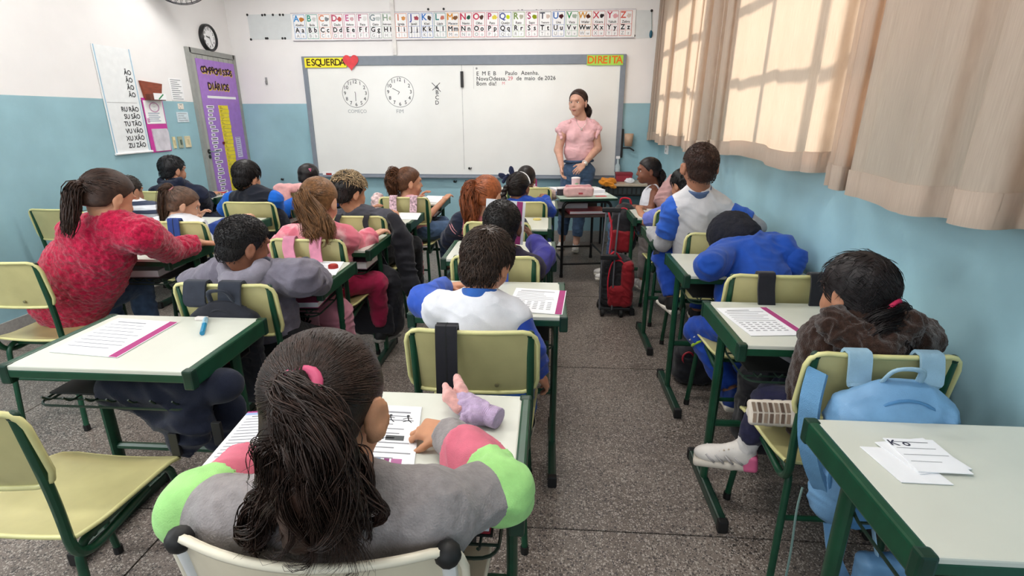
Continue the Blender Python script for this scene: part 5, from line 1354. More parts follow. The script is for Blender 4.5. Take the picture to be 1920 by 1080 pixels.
# 4 girl with auburn ponytail
SHIFT = 0.03
f = figure('girl with curly auburn ponytail in navy jacket with pink back', A(914, 366, 3.28), (-24, 10, 0), V3(-.34, 3.28, .57), neck=A(905, 415, 3.26), shR=A(944, 420, 3.28), shL=A(868, 418, 3.26), hs=1.10, tone='#d3a184',
           arms={-1: dict(wr=V3(-.55, 3.52, .79)), 1: dict(wr=V3(-.2, 3.55, .79))})
top(f, cloth('vest_pink', '#dd8790'), .022, name='vest'); 
for sd in (1, -1):
    sleeve(f, sd, 0, 1.9, M_navy, .028)
    mb = MB()
    for o_ in (.10, .22): 
        c_ = chain(f, sd, o_); ax_ = nrm(f.el[sd] - f.sh[sd]); a_ = nrm(np.cross(ax_, Z)); b_ = np.cross(ax_, a_); rr_ = arm_r(f, o_, .031)
        mb.tube([c_ + rr_ * (a_ * math.cos(g) + b_ * math.sin(g)) for g in np.linspace(0, 6.283, 19)], .004, 5, caps=False)
    stuff(mb.build('sleeve_stripes', cloth('stripe_pink', '#e8a0a8'), f.t, True))
collar(f, M_navy, .018, h=.03); pants(f, M_navy); shoes(f, M_shoe_w, M_sole_w)
hm = hairm(H_aub); hair_shell(f, hm, .010, LONG, .006); combed(f, hm, (-.04, -.075, .045), 300, .010, .0024, LONG)
hair_tie(f, mat('tie_white', '#ece6e0', rough=.6), hw(f, -.042, -.088, .046), f.M @ V3(-.4, -.9, .2), .020, .008)
tail(f, hm, [hw(f, -.04, -.078, .046), hw(f, -.055, -.115, .03), A(882, 398, 3.14), A(888, 432, 3.14)], [.016, .04, .052, .040], 900, .0015, .012, 2.4, 4, 16, curl=.03, clumps=45, cr=.007)

# 5 child in royal blue, braid and navy bow
SHIFT = 0.04
f = figure('child in royal blue top with braid, navy bow and white hairband', A(972, 352, 4.06), (-18, 8, 0), V3(-.13, 4.05, .57), neck=A(975, 382, 4.02), shR=A(1012, 388, 4.03), shL=A(950, 390, 4.03), hs=1.06, tone='#8a5c46', vox=.007,
           arms={1: dict(el=A(1030, 398, 4.12), wr=A(1022, 372, 4.35)), -1: dict(wr=V3(-.32, 4.3, .79))})
top(f, M_royal, .018, {1: 1.0, -1: 1.0}); 
for sd in (1, -1): sleeve(f, sd, .9, 1.9, M_royal, .018)
pants(f, M_royal); shoes(f, M_shoe_w, M_sole_w)
hm = hairm('#1e1614'); hair_shell(f, hm, .010, LONG, .006); combed(f, hm, (-.03, -.085, .02), 260, .011, .0024, LONG)
mb = MB(); mb.tube([hw(f, .082 * math.cos(g), .02, .02 + .092 * math.sin(g)) for g in np.linspace(.15, 2.5, 14)], .006, 6); mb.build('hairband', mat('band_white', '#f0eeee', rough=.5), f.t, True)
C_ = bez([hw(f, -.05, -.075, .02), hw(f, -.075, -.085, -.03), hw(f, -.078, -.085, -.09), hw(f, -.075, -.08, -.15)], 18); pr = []
for i in range(18): pr.append(ell(C_[i] + V3(.010 * math.sin(i * 1.9), .006 * math.cos(i * 1.9), 0), (.019, .017, .014)))
organic('braid', pr, hm, f.t, .005, .006)
bw = hw(f, -.068, -.05, .085); mb = []
Rb = f.M
organic('bow', [ell(bw + Rb @ V3(.028, 0, .032), (.020, .010, .038), Rb @ np.array(Matrix.Rotation(-.3, 3, 'Y'))), ell(bw + Rb @ V3(-.042, 0, -.008), (.038, .010, .020), Rb @ np.array(Matrix.Rotation(.3, 3, 'Y'))), ell(bw, (.012, .012, .012)), cap(bw, bw + Rb @ V3(-.03, -.01, -.05), .008, .014), ], cloth('bow_navy', '#1c2440'), f.t, .004, .008, (.003, .02))

# 6 child with hair bun at the front
SHIFT = 0.02
f = figure('child with dark cropped crown and low bun in pale floral sleeves, front of middle column', A(987, 335, 4.86), (-12, 4, 0), V3(-.16, 4.86, .57), neck=A(994, 362, 4.84), shR=A(1012, 368, 4.86), shL=A(974, 370, 4.84), hs=1.04, tone='#8a5c46', vox=.0075,
           arms={1: dict(el=A(1026, 364, 4.95), wr=A(1040, 366, 5.05), d=(.9, .3, -.1)), -1: dict(wr=V3(-.35, 5.12, .79))})
M_flo = cloth('floral_pale', '#d9bfb4', var=.2, scale=70)
top(f, M_flo, .018, {1: 1.0, -1: 1.0})
for sd in (1, -1): sleeve(f, sd, .9, 1.95, M_flo, .016)
pants(f, M_jean); shoes(f, M_shoe_w, M_sole_w)
hm = hairm('#241b19'); hair_shell(f, hm, .010, LONG, .006)
organic('hair_bun', [ell(hw(f, .038, -.085, -.075), np.array((.045, .032, .032)) * f.hs)], hairm('#4a3024'), f.t, .005, .01, (.006, .018), 1, 4, True)
hair_tie(f, mat('tie_ochre', '#b08850', rough=.6), hw(f, .02, -.072, -.06), f.M @ V3(.6, -.7, -.3), .022, .007)

# 7 the teacher
SHIFT = 0
ty = 14
f = figure('teacher in pale pink ruffle top and jeans standing before the whiteboard', A(1083.5, 192, 5.92), (152, 4, 0), V3(.33, 5.95, .90), neck=A(1089, 222, 5.955), ty=180, s=1.22, hs=.98, ak=1.18, tone='#c79a86', vox=.0058, seated=False, adult=True,
           shR=A(1056, 241, 5.93), shL=A(1114, 239, 5.95), legs={1: dict(knee=V3(.20, 5.97, .47), ank=V3(.175, 6.02, .10), foot=(-.15, -1, 0)), -1: dict(knee=V3(.36, 5.93, .47), ank=V3(.335, 5.89, .10), foot=(-.12, -1, 0))},
           arms={1: dict(el=A(1047, 281, 5.90), wr=A(1053, 312, 5.74), d=(.05, -.35, -.85), n=(.9, -.3, 0), curl=.4), -1: dict(el=A(1120, 278, 5.93), wr=A(1094, 309, 5.74), d=(-.6, -.4, -.55), n=(-.4, .5, -.6), curl=.55)})
M_rose = cloth('top_rose', '#e2b3b8', var=.04)
f.chest = f.pel + (f.neck - f.pel) * .72
top(f, M_rose, .012, None, hem=.205, wr=(.004, .06), name='blouse', nd=.06, extra=[ell(f.chest + f.front * .075 - f.up * .03 + f.lat2 * .075, (.07, .06, .065)), ell(f.chest + f.front * .075 - f.up * .03 - f.lat2 * .075, (.07, .06, .065))], bulk=.012, k=.03)
for sd in (1, -1):
    p = f.sh[sd]; a_ = f.lat2 * sd
    organic('ruffle', [cap(f.neck + a_ * .125 + f.front * .05 - f.up * .03, p + a_ * .045 - f.up * .02 + f.front * .03, .02, .026), cap(p + a_ * .045 - f.up * .02 + f.front * .03, p + a_ * .02 - f.up * .10 + f.front * .06, .024, .012), cap(p + a_ * .0 + f.up * .02, p + a_ * .055 - f.up * .01, .03, .028)], M_rose, f.t, .006, .02, (.008, .03), 1, 3)
pants(f, M_jean, .012, .80, wr=(.006, .07), name='jeans')
mb = MB(); mb.tube([f.pel + Z * .10 + .155 * (f.lat2 * math.cos(g) + f.front * math.sin(g) * .78) for g in np.linspace(0, 6.283, 31)], .014, 6, caps=False, flat=1.0); mb.build('waistband', cloth('denim_dark', '#3d5270'), f.t, True)
shoes(f, M_shoe_w, M_sole_w, sc=.86)
hm = hairm('#30201a')
THL = ([-.12, -.07, -.035, -.012, .010, .028, .055, .075, .12], [-.085, -.085, -.050, .000, .005, .030, .066, .086, .1])
hair_shell(f, hm, .007, THL, .005); combed(f, hm, (-.02, -.095, -.03), 380, .008, .0020, THL)
tail(f, hm, [hw(f, -.03, -.088, -.03), hw(f, -.065, -.085, -.08), hw(f, -.070, -.055, -.13)], [.03, .036, .022], 180, .0024, .008, 1.5, 3, 14, curl=.02)
face_parts(f.t, f.hc, f.M, f.hs, mat('lip_teacher', '#a05a52', rough=.4), mat('iris_brown', '#2a1c14', rough=.15), hairm('#3a2a22'))
mb = MB(); ch_ = f.neck + f.front * .10 - f.up * .05
mb.tube(bez([f.neck + f.lat2 * .06 + f.front * .06 + f.up * .0, f.neck + f.lat2 * .045 + f.front * .098 - f.up * .05, f.neck + f.front * .118 - f.up * .10, f.neck - f.lat2 * .045 + f.front * .098 - f.up * .05, f.neck - f.lat2 * .06 + f.front * .06], 20), .0022, 5); mb.ball(f.neck + f.front * .122 - f.up * .112, .011, 8, 6); mb.build('necklace', mat('silver', '#d8d4cc', rough=.25, metal=.8), f.t, True)
wp = f.wr[-1]; wa = nrm(f.el[-1] - wp); hair_tie(f, mat('watch_strap', '#d6cfc8', rough=.4), wp + wa * .03, wa, .030, .006, 'wrist_watch')
mb = MB(); mb.lathe(wp + wa * .03 + V3(0, -.033, .0), [(.017, -.004), (.017, .004), (.012, .005)], 14, axis=1); mb.build('watch_face', mat('watch_face', '#efe9e2', rough=.2), f.t, True)

# 8 girl in white top, sitting sideways
SHIFT = 0
f = figure('girl in white strappy top with dark plait sitting sideways near the teacher table', A(1215, 320, 4.62), (92, 4, 0), V3(.93, 4.70, .56), neck=A(1228, 350, 4.66), ty=85, hs=1.0, tone='#80523f', vox=.006, shR=A(1234, 364, 4.74), shL=A(1228, 363, 4.56),
           arms={1: dict(wr=A(1192, 389, 4.78)), -1: dict(el=A(1221, 394, 4.50), wr=A(1188, 388, 4.55), d=(-.9, .1, -.1), n=(0, .3, -1))}, legs={1: dict(knee=V3(.62, 4.78, .52), ank=V3(.60, 4.78, .13), foot=(-1, 0, 0)), -1: dict(knee=V3(.62, 4.62, .52), ank=V3(.60, 4.62, .13), foot=(-1, 0, 0))})
f.sh2 = f.sh
P_ = [cap(f.pel, f.pel + (f.chest - f.pel) * .6, .134, .134, f.front, 1.2), cap(f.pel + (f.chest - f.pel) * .6, f.chest - f.up * .010, .134, .132, f.front, 1.22, k=.04)]
organic('tank_top', P_, M_white_c, f.t, .0065, .02, (.003, .04))
mb = MB()
for sd in (1, -1):
    n_ = f.neck + f.lat2 * .062 * sd
    mb.tube(bez([f.chest + f.lat2 * .060 * sd + f.front * .085, n_ + f.front * .045 - f.up * .002, n_ - f.up * .0 + f.front * -.02 + f.up * .012, f.chest + f.lat2 * .055 * sd - f.front * .085], 14), .009, 6, flat=.5)
stuff(mb.build('shoulder_straps', M_white_c, f.t, True))
pants(f, M_jean); shoes(f, M_shoe_w, M_sole_w)
hm = hairm('#1a1415'); hair_shell(f, hm, .008, LONG, .005); combed(f, hm, (0, -.095, .0), 260, .009, .0022, LONG)
tail(f, hm, [hw(f, 0, -.09, 0), hw(f, -.005, -.115, -.04), hw(f, -.01, -.105, -.10), hw(f, -.01, -.10, -.17)], [.02, .032, .026, .012], 140, .0026, .008, 2.5, 5, 14)
face_parts(f.t, f.hc, f.M, f.hs, mat('lip_girl', '#7a4438', rough=.45), _mats['iris_brown'], hm)

# 9 child in lilac sleeves behind the tall boy
SHIFT = 0.06
f = figure('child in lilac short sleeves mostly hidden behind the tall boy, arm on the desk', A(1281, 346, 3.72), (30, 20, 0), V3(.96, 3.74, .57), neck=A(1282, 384, 3.70), ty=12, hs=.98, tone='#b07c60', vox=.007, shL=A(1258, 398, 3.70), shR=A(1318, 398, 3.72),
           arms={-1: dict(el=A(1210, 415, 3.82), wr=A(1198, 392, 4.02), d=(.2, .9, .1)), 1: dict(wr=V3(1.05, 4.0, .79))})
M_lil = cloth('shirt_lilac', '#6a76c4')
top(f, M_lil, .016); sleeve(f, -1, 0, .92, M_lil, .026); sleeve(f, 1, 0, .9, M_lil, .024); pants(f, M_greyc); shoes(f, M_shoe_w, M_sole_w)
hm = hairm(H_black); hair_shell(f, hm, .012, None, .006, lump=.006); tufts(f, hm, 250, .03, .012, .008, .0024)

# 10 tall boy in white shirt by the wall
SHIFT = 0.14
f = figure('tall boy in white shirt with blue sleeves over grey sitting up by the right wall', A(1312, 312, 2.86), (4, 2, 0), V3(.93, 3.02, .62), neck=A(1309, 358, 2.87), shR=A(1346, 390, 2.90), shL=A(1266, 390, 2.90), s=1.10, hs=1.02, eo=.008, ea=38, tone='#a8745a',
           arms={-1: dict(el=A(1243, 455, 2.98), wr=A(1222, 436, 3.20), d=(.6, .7, .1), curl=.5), 1: dict(el=V3(1.16, 2.98, .88), wr=V3(1.08, 3.22, .80))},
           legs={-1: dict(knee=A(1245, 482, 3.06), ank=A(1262, 560, 2.95), foot=(-.2, 1, 0)), 1: dict(knee=V3(1.02, 3.36, .60), ank=V3(1.02, 3.40, .22))})
top(f, cloth('shirt_white_b', '#d4d3d6', var=.03), .018, {1: .35}, name='shirt', wr=(.007, .075), bulk=.015)
for sd in (1, -1): sleeve(f, sd, .28 if sd > 0 else 0, .78, cloth('sleeve_blue_b', '#2f5fc0'), .026, 'blue_sleeve'); sleeve(f, sd, .70, 1.95, cloth('sleeve_grey', '#a0a0a3'), .016, 'grey_sleeve')
collar(f, cloth('collar_grey_blue', '#54688c'), .010, h=.030, r=.053); pants(f, M_royal); shoes(f, M_shoe_b, M_sole_w)
hm = hairm('#3a2720'); hair_shell(f, hm, .006, None, .005, lump=.002); tufts(f, hm, 2600, .007, .008, .006, .0011, jitter=.8, seed=8, N=3)

# 11 child with the head down
SHIFT = 0.08
hd = A(1376, 452, 2.60)
f = figure('child in royal blue hoodie with navy knit cap, head down on the desk', hd, (20, 70, 0), V3(.95, 2.22, .57), neck=A(1412, 458, 2.52), shR=A(1462, 472, 2.46), shL=A(1362, 482, 2.46), s=1.08, hs=1.0, tone='#a8745a',
           arms={-1: dict(el=AZ(1330, 500, .82), wr=AZ(1365, 462, .80), d=(.9, .5, 0), n=(0, 0, -1)), 1: dict(el=AZ(1487, 490, .82), wr=AZ(1440, 466, .80), d=(-.9, .4, 0))},
           legs={-1: dict(knee=A(1312, 618, 2.40), ank=A(1372, 735, 2.22), foot=(.1, 1, -.1)), 1: dict(knee=V3(1.04, 2.56, .55), ank=V3(1.04, 2.56, .12))})
M_hb = cloth('hoodie_blue', '#1c4aa6', var=.06)
top(f, M_hb, .026, {1: 1.0, -1: 1.0}, wr=(.009, .085), name='hoodie', bulk=.02)
for sd in (1, -1): sleeve(f, sd, .92, 1.85, M_hb, .024)
organic('hood_fold', [cap(f.neck + V3(-.09, .0, .01), f.neck + V3(.09, 0, .015), .045, .045), cap(f.neck + V3(.08, 0, .01), f.neck + V3(.10, -.10, -.03), .04, .02)], M_hb, f.t, .0065, .02, (.006, .04))
pants(f, M_royal, .014); shoes(f, mat('shoe_blue', '#1f3f8c', rough=.5), M_sole_w, sides=(-1, 1))
mb = MB(); l_ = f.knee[-1]; a_ = nrm(f.ank[-1] - l_)
for o_, c_ in ((-.012, '#e8e8e8'), (.018, '#b8e040')):
    mb = MB(); b1 = nrm(np.cross(a_, V3(0, 1, 0))); b2 = np.cross(a_, b1)
    mb.tube([l_ + a_ * (.04 + o_) + .066 * (b1 * math.cos(g) + b2 * math.sin(g)) for g in np.linspace(0, 6.283, 21)], .008, 6, caps=False); mb.build('knee_stripe', cloth('stripe_' + c_[1:], c_), f.t, True)
cap_c = hd + V3(-.005, .0, .010)
organic('knit_cap', [ell(hw(f, 0, -.02, .035), (.118, .118, .112), f.M), ell(hw(f, 0, -.05, -.03), (.095, .085, .09), f.M)], mat('knit_navy', '#10121e', rough=.95, var=.15, bump=.6, bscale=120), f.t, .005, .03, (.005, .020), 1, 5, True)

# 12 girl in brown fluffy coat with crossed leg
SHIFT = 0.03
f = figure('girl in brown fluffy coat with dark ponytail and crossed leg on the right', A(1603, 548, 1.53), (24, 10, 0), V3(.93, 1.54, .57), neck=A(1618, 612, 1.47), ty=15, hs=1.06, tone='#b07c60', vox=.0058, shR=A(1690, 645, 1.48), shL=A(1556, 640, 1.52),
           arms={-1: dict(el=A(1528, 730, 1.50), wr=A(1502, 815, 1.54), d=(-.62, .25, -.55), n=(.3, -.2, -.9), curl=.5, vox=.003), 1: dict(el=V3(1.14, 1.55, .83), wr=V3(1.04, 1.74, .80))},
           legs={-1: dict(knee=A(1448, 752, 1.62), ank=A(1395, 838, 1.66), foot=(-.95, .30, -.12)), 1: dict(knee=A(1470, 738, 1.78), ank=A(1502, 772, 1.545), foot=(-.97, .10, .40))})
M_bf = mat('fleece_brown', '#33221b', rough=1.0, var=.22, scale=90, bump=.8, bscale=260, spec=.1, sheen=.3)
top(f, M_bf, .032, {1: 1.0, -1: 1.0}, wr=(.009, .020), name='fluffy_coat', fluffy=True, vox=.0058)
for sd in (1, -1): sleeve(f, sd, .9, 1.9, M_bf, .026, wr=(.009, .020), fluffy=True)
hood(f, M_bf, wr=(.010, .022), big=1.15, drop=.02)
pants(f, cloth('leggings_navy', '#20203c', var=.10, scale=60), .006, .80)
hm = hairm('#181213'); hair_shell(f, hm, .012, LONG, .005, lump=.006); tie = (.012, -.088, -.028)
combed(f, hm, tie, 1500, .014, .0013, LONG, seed=3); tufts(f, hm, 260, .045, .014, .016, .0008, jitter=.6, line=LONG, seed=5, name='flyaway_hair')
hair_tie(f, mat('tie_hotpink', '#d82a5c', rough=.6), hw(f, .012, -.100, -.030), f.M @ V3(.1, -.9, -.4), .022, .009)
tail(f, hm, [hw(f, .012, -.088, -.028), hw(f, .020, -.118, -.050), A(1650, 622, 1.395), A(1660, 665, 1.40), A(1668, 712, 1.385)], [.018, .026, .042, .048, .030], 1500, .0011, .012, 1.6, 7, 20, curl=.02, clumps=60, cr=.007)
face_parts(f.t, f.hc, f.M, f.hs, _mats['lip_girl'], _mats['iris_brown'], hm)
def sneaker(f, sd, a, d, u, tread):
    d = nrm(d); u = nrm(np.asarray(u, float) - d * np.dot(u, d)); l = np.cross(d, u); R = np.stack([l, d, u], 1); c = a + d * .05 - u * .040
    M_up = mat('sneaker_white', '#d9d3cc', rough=.55, var=.05); M_pk = mat('sneaker_pink', '#d7668e', rough=.55); M_so = mat('sneaker_sole', '#cfc6b8' if not tread else '#b9aa98', rough=.6); M_tr = mat('sneaker_tread', '#5e4c40', rough=.8)
    up = organic('shoe', [ell(c + d * .062, (.038, .062, .030), R), ell(c - d * .045, (.034, .046, .040), R), cap(a + u * .01 - d * .01, a - u * .03, .036, .036), cap(a - u * .015 + d * .02, c + d * .06, .032, .024)], M_up, f.t, .004, .02)
    q = organic('sole', [rbox(c + d * .058 - u * .028, (.040, .068, .014), .012, R), rbox(c - d * .045 - u * .028, (.035, .050, .017), .012, R)], M_so, f.t, .004, .015); q.parent = up
    q = organic('heel_cap', [rbox(c - d * .068 - u * .012, (.037, .028, .034), .014, R)], M_pk, f.t, .004, .01); q.parent = up
    mb = MB()
    for k in range(5):
        p = a + d * (.035 + .016 * k) - u * (.006 + .0055 * k); p = p + u * .007; mb.tube([p - l * .024, p + u * .006, p + l * .024], .0036, 5)
    stuff(mb.build('laces', mat('lace_cream', '#c9b8a4', rough=.8), f.t, True)).parent = up
    mb = MB()
    for k in range(4):
        for s_ in (-1, 1): mb.tube([c + l * .0385 * s_ + d * (-.045 + .032 * k) - u * .012, c + l * .0385 * s_ + d * (-.03 + .032 * k) + u * .002, c + l * .034 * s_ + d * (-.018 + .032 * k) + u * .016], .0042, 5)
    stuff(mb.build('side_bands', mat('sneaker_grey', '#b5b0ae', rough=.4), f.t, True)).parent = up
    if tread:
        for k in range(13):
            y = -.088 + .0165 * k
            if abs(k - 5) < 1: continue
            w_ = .026 if k < 6 else .032
            for s_ in (-1, 1):
                mb = MB(); mb.box((-.5, -.5, -.5), (.5, .5, .5)); mb.v = [tuple(c + l * (s_ * (w_ * .5 + .001) + v[0] * w_ * .9) + d * (y + v[1] * .0095 + .004 * v[0] * s_) - u * (.044 + .004 * v[2])) for v in mb.v]
                o = mb.build('tread_bar', M_tr if k % 2 else mat('sneaker_tread_light', '#8a7766', rough=.8), f.t); o.parent = up
sneaker(f, -1, f.ank[-1], f.fdir[-1], Z, False)
sneaker(f, 1, A(1500, 776, 1.52), V3(-.97, .10, -.05), V3(.25, .84, -.48), True)
organic('sock', [cyl(f.ank[-1] - Z * .03 , f.ank[-1] + (f.knee[-1] - f.ank[-1]) * .26, .034, .036)], cloth('sock_white', '#dedad6'), f.t, .005, .01, (.002, .02))

# 14 girl in crimson fluffy coat at the left edge
SHIFT = 0.04
f = figure('girl in crimson fluffy coat stretching her arm over the desk at left', A(205, 370, 2.26), (-20, 25, 0), V3(-2.44, 2.34, .57), neck=A(215, 418, 2.22), shR=A(268, 440, 2.24), shL=A(150, 440, 2.24), s=1.06, hs=1.05, tone='#bf8a6c', vox=.006,
           arms={1: dict(el=A(318, 470, 2.52), wr=A(375, 455, 2.76), d=(.6, .5, -.15), curl=.35, vox=.003), -1: dict(wr=V3(-2.5, 2.72, .80))})
M_cf = mat('fleece_crimson', '#b5123f', rough=1.0, var=.2, scale=90, bump=.8, bscale=240, spec=.1, sheen=.4)
top(f, M_cf, .034, {1: 1.0, -1: 1.0}, wr=(.009, .020), name='fluffy_coat', fluffy=True, vox=.006, bulk=.03)
for sd in (1, -1): sleeve(f, sd, .9, 1.75, M_cf, .027, wr=(.009, .020), fluffy=True, vox=.0055)
pants(f, M_jean); shoes(f, M_shoe_w, M_sole_w); hm = hairm(H_dbrown); hair_shell(f, hm, .010, LONG, .006); combed(f, hm, (0, -.09, .03), 260, .010, .0024, LONG)
tail(f, hm, [hw(f, 0, -.09, .03), hw(f, 0, -.13, 0), hw(f, 0, -.12, -.10), hw(f, 0, -.11, -.2)], [.016, .03, .035, .02], 160, .0024, .008, 1.6, 3, 14)

# 15 boy in grey hoodie
SHIFT = 0.08
f = figure('boy with black cropped hair in grey hoodie pointing over his desk', A(459, 458, 1.87), (-38, 16, 4), V3(-1.17, 1.93, .57), neck=A(472, 512, 1.885), ty=-14, shR=A(565, 522, 1.86), shL=A(408, 520, 1.92), s=1.04, hs=.97, eo=.004, ea=32, tone='#8a5a44', vox=.0058,
           arms={1: dict(el=A(597, 528, 2.02), wr=A(572, 494, 2.26), d=(-.75, .45, .1), n=(-.2, .2, -1), curl=.55, vox=.003), -1: dict(el=V3(-1.5, 2.05, .80), wr=V3(-1.36, 2.26, .80))},
           legs={1: dict(knee=A(590, 640, 2.16), ank=V3(-.96, 2.22, .12)), -1: dict(knee=V3(-1.3, 2.30, .56), ank=V3(-1.3, 2.32, .12))})
M_gh = cloth('hoodie_grey', '#6f6b78', var=.08, bscale=280)
top(f, M_gh, .022, {1: 1.0, -1: 1.0}, wr=(.008, .065), name='hoodie', vox=.006)
for sd in (1, -1): sleeve(f, sd, .9, 1.80, M_gh, .021); sleeve(f, sd, 1.72, 1.97, M_navy, .011, 'inner_cuff', (.002, .03))
hood(f, cloth('hood_grey', '#84808c', var=.08, bscale=280), big=1.04, drop=.015, wr=(.005, .045))
organic('hood_lining', [cap(f.neck + f.lat2 * .06 + Z * .025, f.neck - f.lat2 * .06 + Z * .03, .042, .042)], M_navy, f.t, .006, .02, (.004, .03))
pants(f, M_black_c, .020); shoes(f, M_shoe_b, M_sole_w)
hm = hairm('#151213'); hair_shell(f, hm, .009, None, .0045, lump=.002); tufts(f, hm, 3200, .006, .009, .005, .0010, jitter=1.2, seed=21, N=3)

# 16 girl in pink tie-dye jacket
SHIFT = 0.09
f = figure('girl in pink tie-dye jacket with wavy light brown ponytail', A(600, 378, 2.68), (-6, 14, 0), V3(-1.23, 2.72, .57), neck=A(602, 432, 2.66), shR=A(648, 448, 2.68), shL=A(545, 448, 2.68), hs=1.15, tone='#d2a085',
           arms={1: dict(el=A(668, 458, 2.80), wr=V3(-1.02, 3.00, .80)), -1: dict(el=A(520, 468, 2.72), wr=V3(-1.38, 3.0, .80))}, legs={1: dict(knee=A(705, 530, 2.86), ank=A(715, 618, 2.95), foot=(.5, 1, -.1))})
def tiedye():
    m = cloth('tie_dye_pink', '#e58a98', var=.05); nt = m.node_tree
    r = [n for n in nt.nodes if n.type == 'VALTORGB'][0]; n = [n for n in nt.nodes if n.type == 'TEX_NOISE'][0]
    n.inputs['Scale'].default_value = 9; r.color_ramp.elements[0].color = (*lin('#e0788a'), 1); r.color_ramp.elements[1].color = (*lin('#f2c9cb'), 1); r.color_ramp.elements[0].position = .48; r.color_ramp.elements[1].position = .66
    return m
M_td = tiedye()
top(f, M_td, .024, {1: 1.0, -1: 1.0}, wr=(.008, .06), name='jacket', vox=.0065)
for sd in (1, -1): sleeve(f, sd, .9, 1.9, M_td, .0245)
pants(f, cloth('leggings_raspberry', '#a31f4a'), .010, .85); shoes(f, M_shoe_b, mat('sole_grey', '#9a968e', rough=.6)); collar(f, M_td, .02, h=.02)
hm = hairm(H_lbrown); hair_shell(f, hm, .010, LONG, .005); combed(f, hm, (-.012, -.09, .03), 1300, .010, .0013, LONG)
hair_tie(f, mat('tie_dark', '#2c2420', rough=.6), hw(f, -.012, -.108, .026), f.M @ V3(0, -.9, .3), .026, .010)
tail(f, hm, [hw(f, -.012, -.09, .03), hw(f, -.014, -.13, .005), A(592, 418, 2.52), A(598, 440, 2.50), A(604, 458, 2.52)], [.022, .042, .075, .092, .075], 1800, .0013, .016, 1.8, 9, 20, flat=.5, curl=.03, clumps=70, cr=.009)

# 17 boy with bleached curls
SHIFT = 0.04
f = figure('boy with bleached curls over dark sides in dark grey shirt', A(657, 360, 3.38), (-38, 12, 0), V3(-1.20, 3.44, .57), neck=A(672, 402, 3.38), ty=-18, shR=A(722, 412, 3.38), shL=A(640, 412, 3.44), hs=1.10, s=1.04, tone='#c08a6c',
           arms={1: dict(el=A(742, 428, 3.52), wr=A(744, 412, 3.68), d=(-.3, .5, .5), curl=.5), -1: dict(wr=V3(-1.3, 3.7, .80))})
M_dg = cloth('shirt_dark_grey', '#4b4b54')
top(f, M_dg, .022, {1: .95, -1: .95}, wr=(.008, .06)); pants(f, M_black_c); shoes(f, M_shoe_b, M_sole_b); sleeve(f, -1, .85, 1.9, M_dg, .02)
hm = hairm('#1d1918'); hair_shell(f, hm, .012, None, .005, lump=.004)
TOPL = ([-.12, -.05, 0, .05, .12], [.055, .045, .035, .045, .06])
tufts(f, hairm('#a08a6a'), 700, .028, .014, .022, .0022, jitter=1.3, line=TOPL, seed=6, name='bleached_curls'); tufts(f, hm, 500, .02, .010, .012, .0020, jitter=1.0, seed=7)

# 18 girl in pink shirt by the board
SHIFT = 0.07
f = figure('girl in pink shirt with long curly brown ponytail nearest to the board', A(768, 342, 4.16), (-62, 4, 0), V3(-1.08, 4.22, .57), neck=A(764, 376, 4.14), ty=-45, shR=A(786, 388, 4.10), shL=A(748, 388, 4.24), hs=1.08, tone='#c28d70', vox=.006,
           arms={1: dict(el=A(797, 412, 4.14), wr=V3(-.88, 4.46, .79)), -1: dict(wr=V3(-1.12, 4.52, .79))})
top(f, cloth('shirt_pink_b', '#dfa0ae'), .016, {1: .8, -1: .8}); pants(f, M_jean); shoes(f, mat('sandal', '#7a5a48', rough=.6), M_sole_b)
hm = hairm('#5f3d28'); hair_shell(f, hm, .009, LONG, .005); combed(f, hm, (0, -.082, .066), 380, .009, .0020, LONG)
tail(f, hm, [hw(f, 0, -.08, .066), hw(f, -.005, -.115, .075), hw(f, -.01, -.13, .02), hw(f, -.005, -.12, -.06), hw(f, 0, -.10, -.16)], [.014, .03, .042, .05, .036], 900, .0015, .014, 2.6, 9, 18, curl=.025, clumps=50, cr=.006)
face_parts(f.t, f.hc, f.M, f.hs, _mats['lip_girl'], _mats['iris_brown'], hm)

# 19 child in blue with dark hair clips, far left front
SHIFT = 0
f = figure('child in bright blue with small dark hair knot near the board left end', A(580, 332, 4.80), (-20, 18, 0), V3(-2.18, 4.72, .57), neck=A(578, 360, 4.76), hs=1.06, shR=A(603, 370, 4.78), shL=A(548, 366, 4.78), tone='#7a5040', vox=.0075, arms={1: dict(wr=V3(-2.1, 5.08, .8)), -1: dict(wr=V3(-2.4, 5.08, .8))})
top(f, cloth('shirt_bright_blue', '#1758b8'), .018, {1: 1, -1: 1}); [sleeve(f, sd, .9, 1.9, _mats['shirt_bright_blue'], .018) for sd in (1, -1)]; pants(f, M_navy); shoes(f, M_shoe_w, M_sole_w)
hm = hairm('#191516'); hair_shell(f, hm, .010, LONG, .006, lump=.006); organic('hair_knot', [ell(hw(f, -.065, -.02, .075), (.02, .02, .02)), ell(hw(f, .03, -.07, .05), (.03, .02, .025))], hm, f.t, .005, .01, (.004, .015), 1, 3, True)
mb = MB(); mb.bbox(hw(f, .055, -.06, .05) - .014, hw(f, .055, -.06, .05) + .014, .004); mb.build('hair_clip', mat('clip_pink', '#d86a90', rough=.4), f.t)

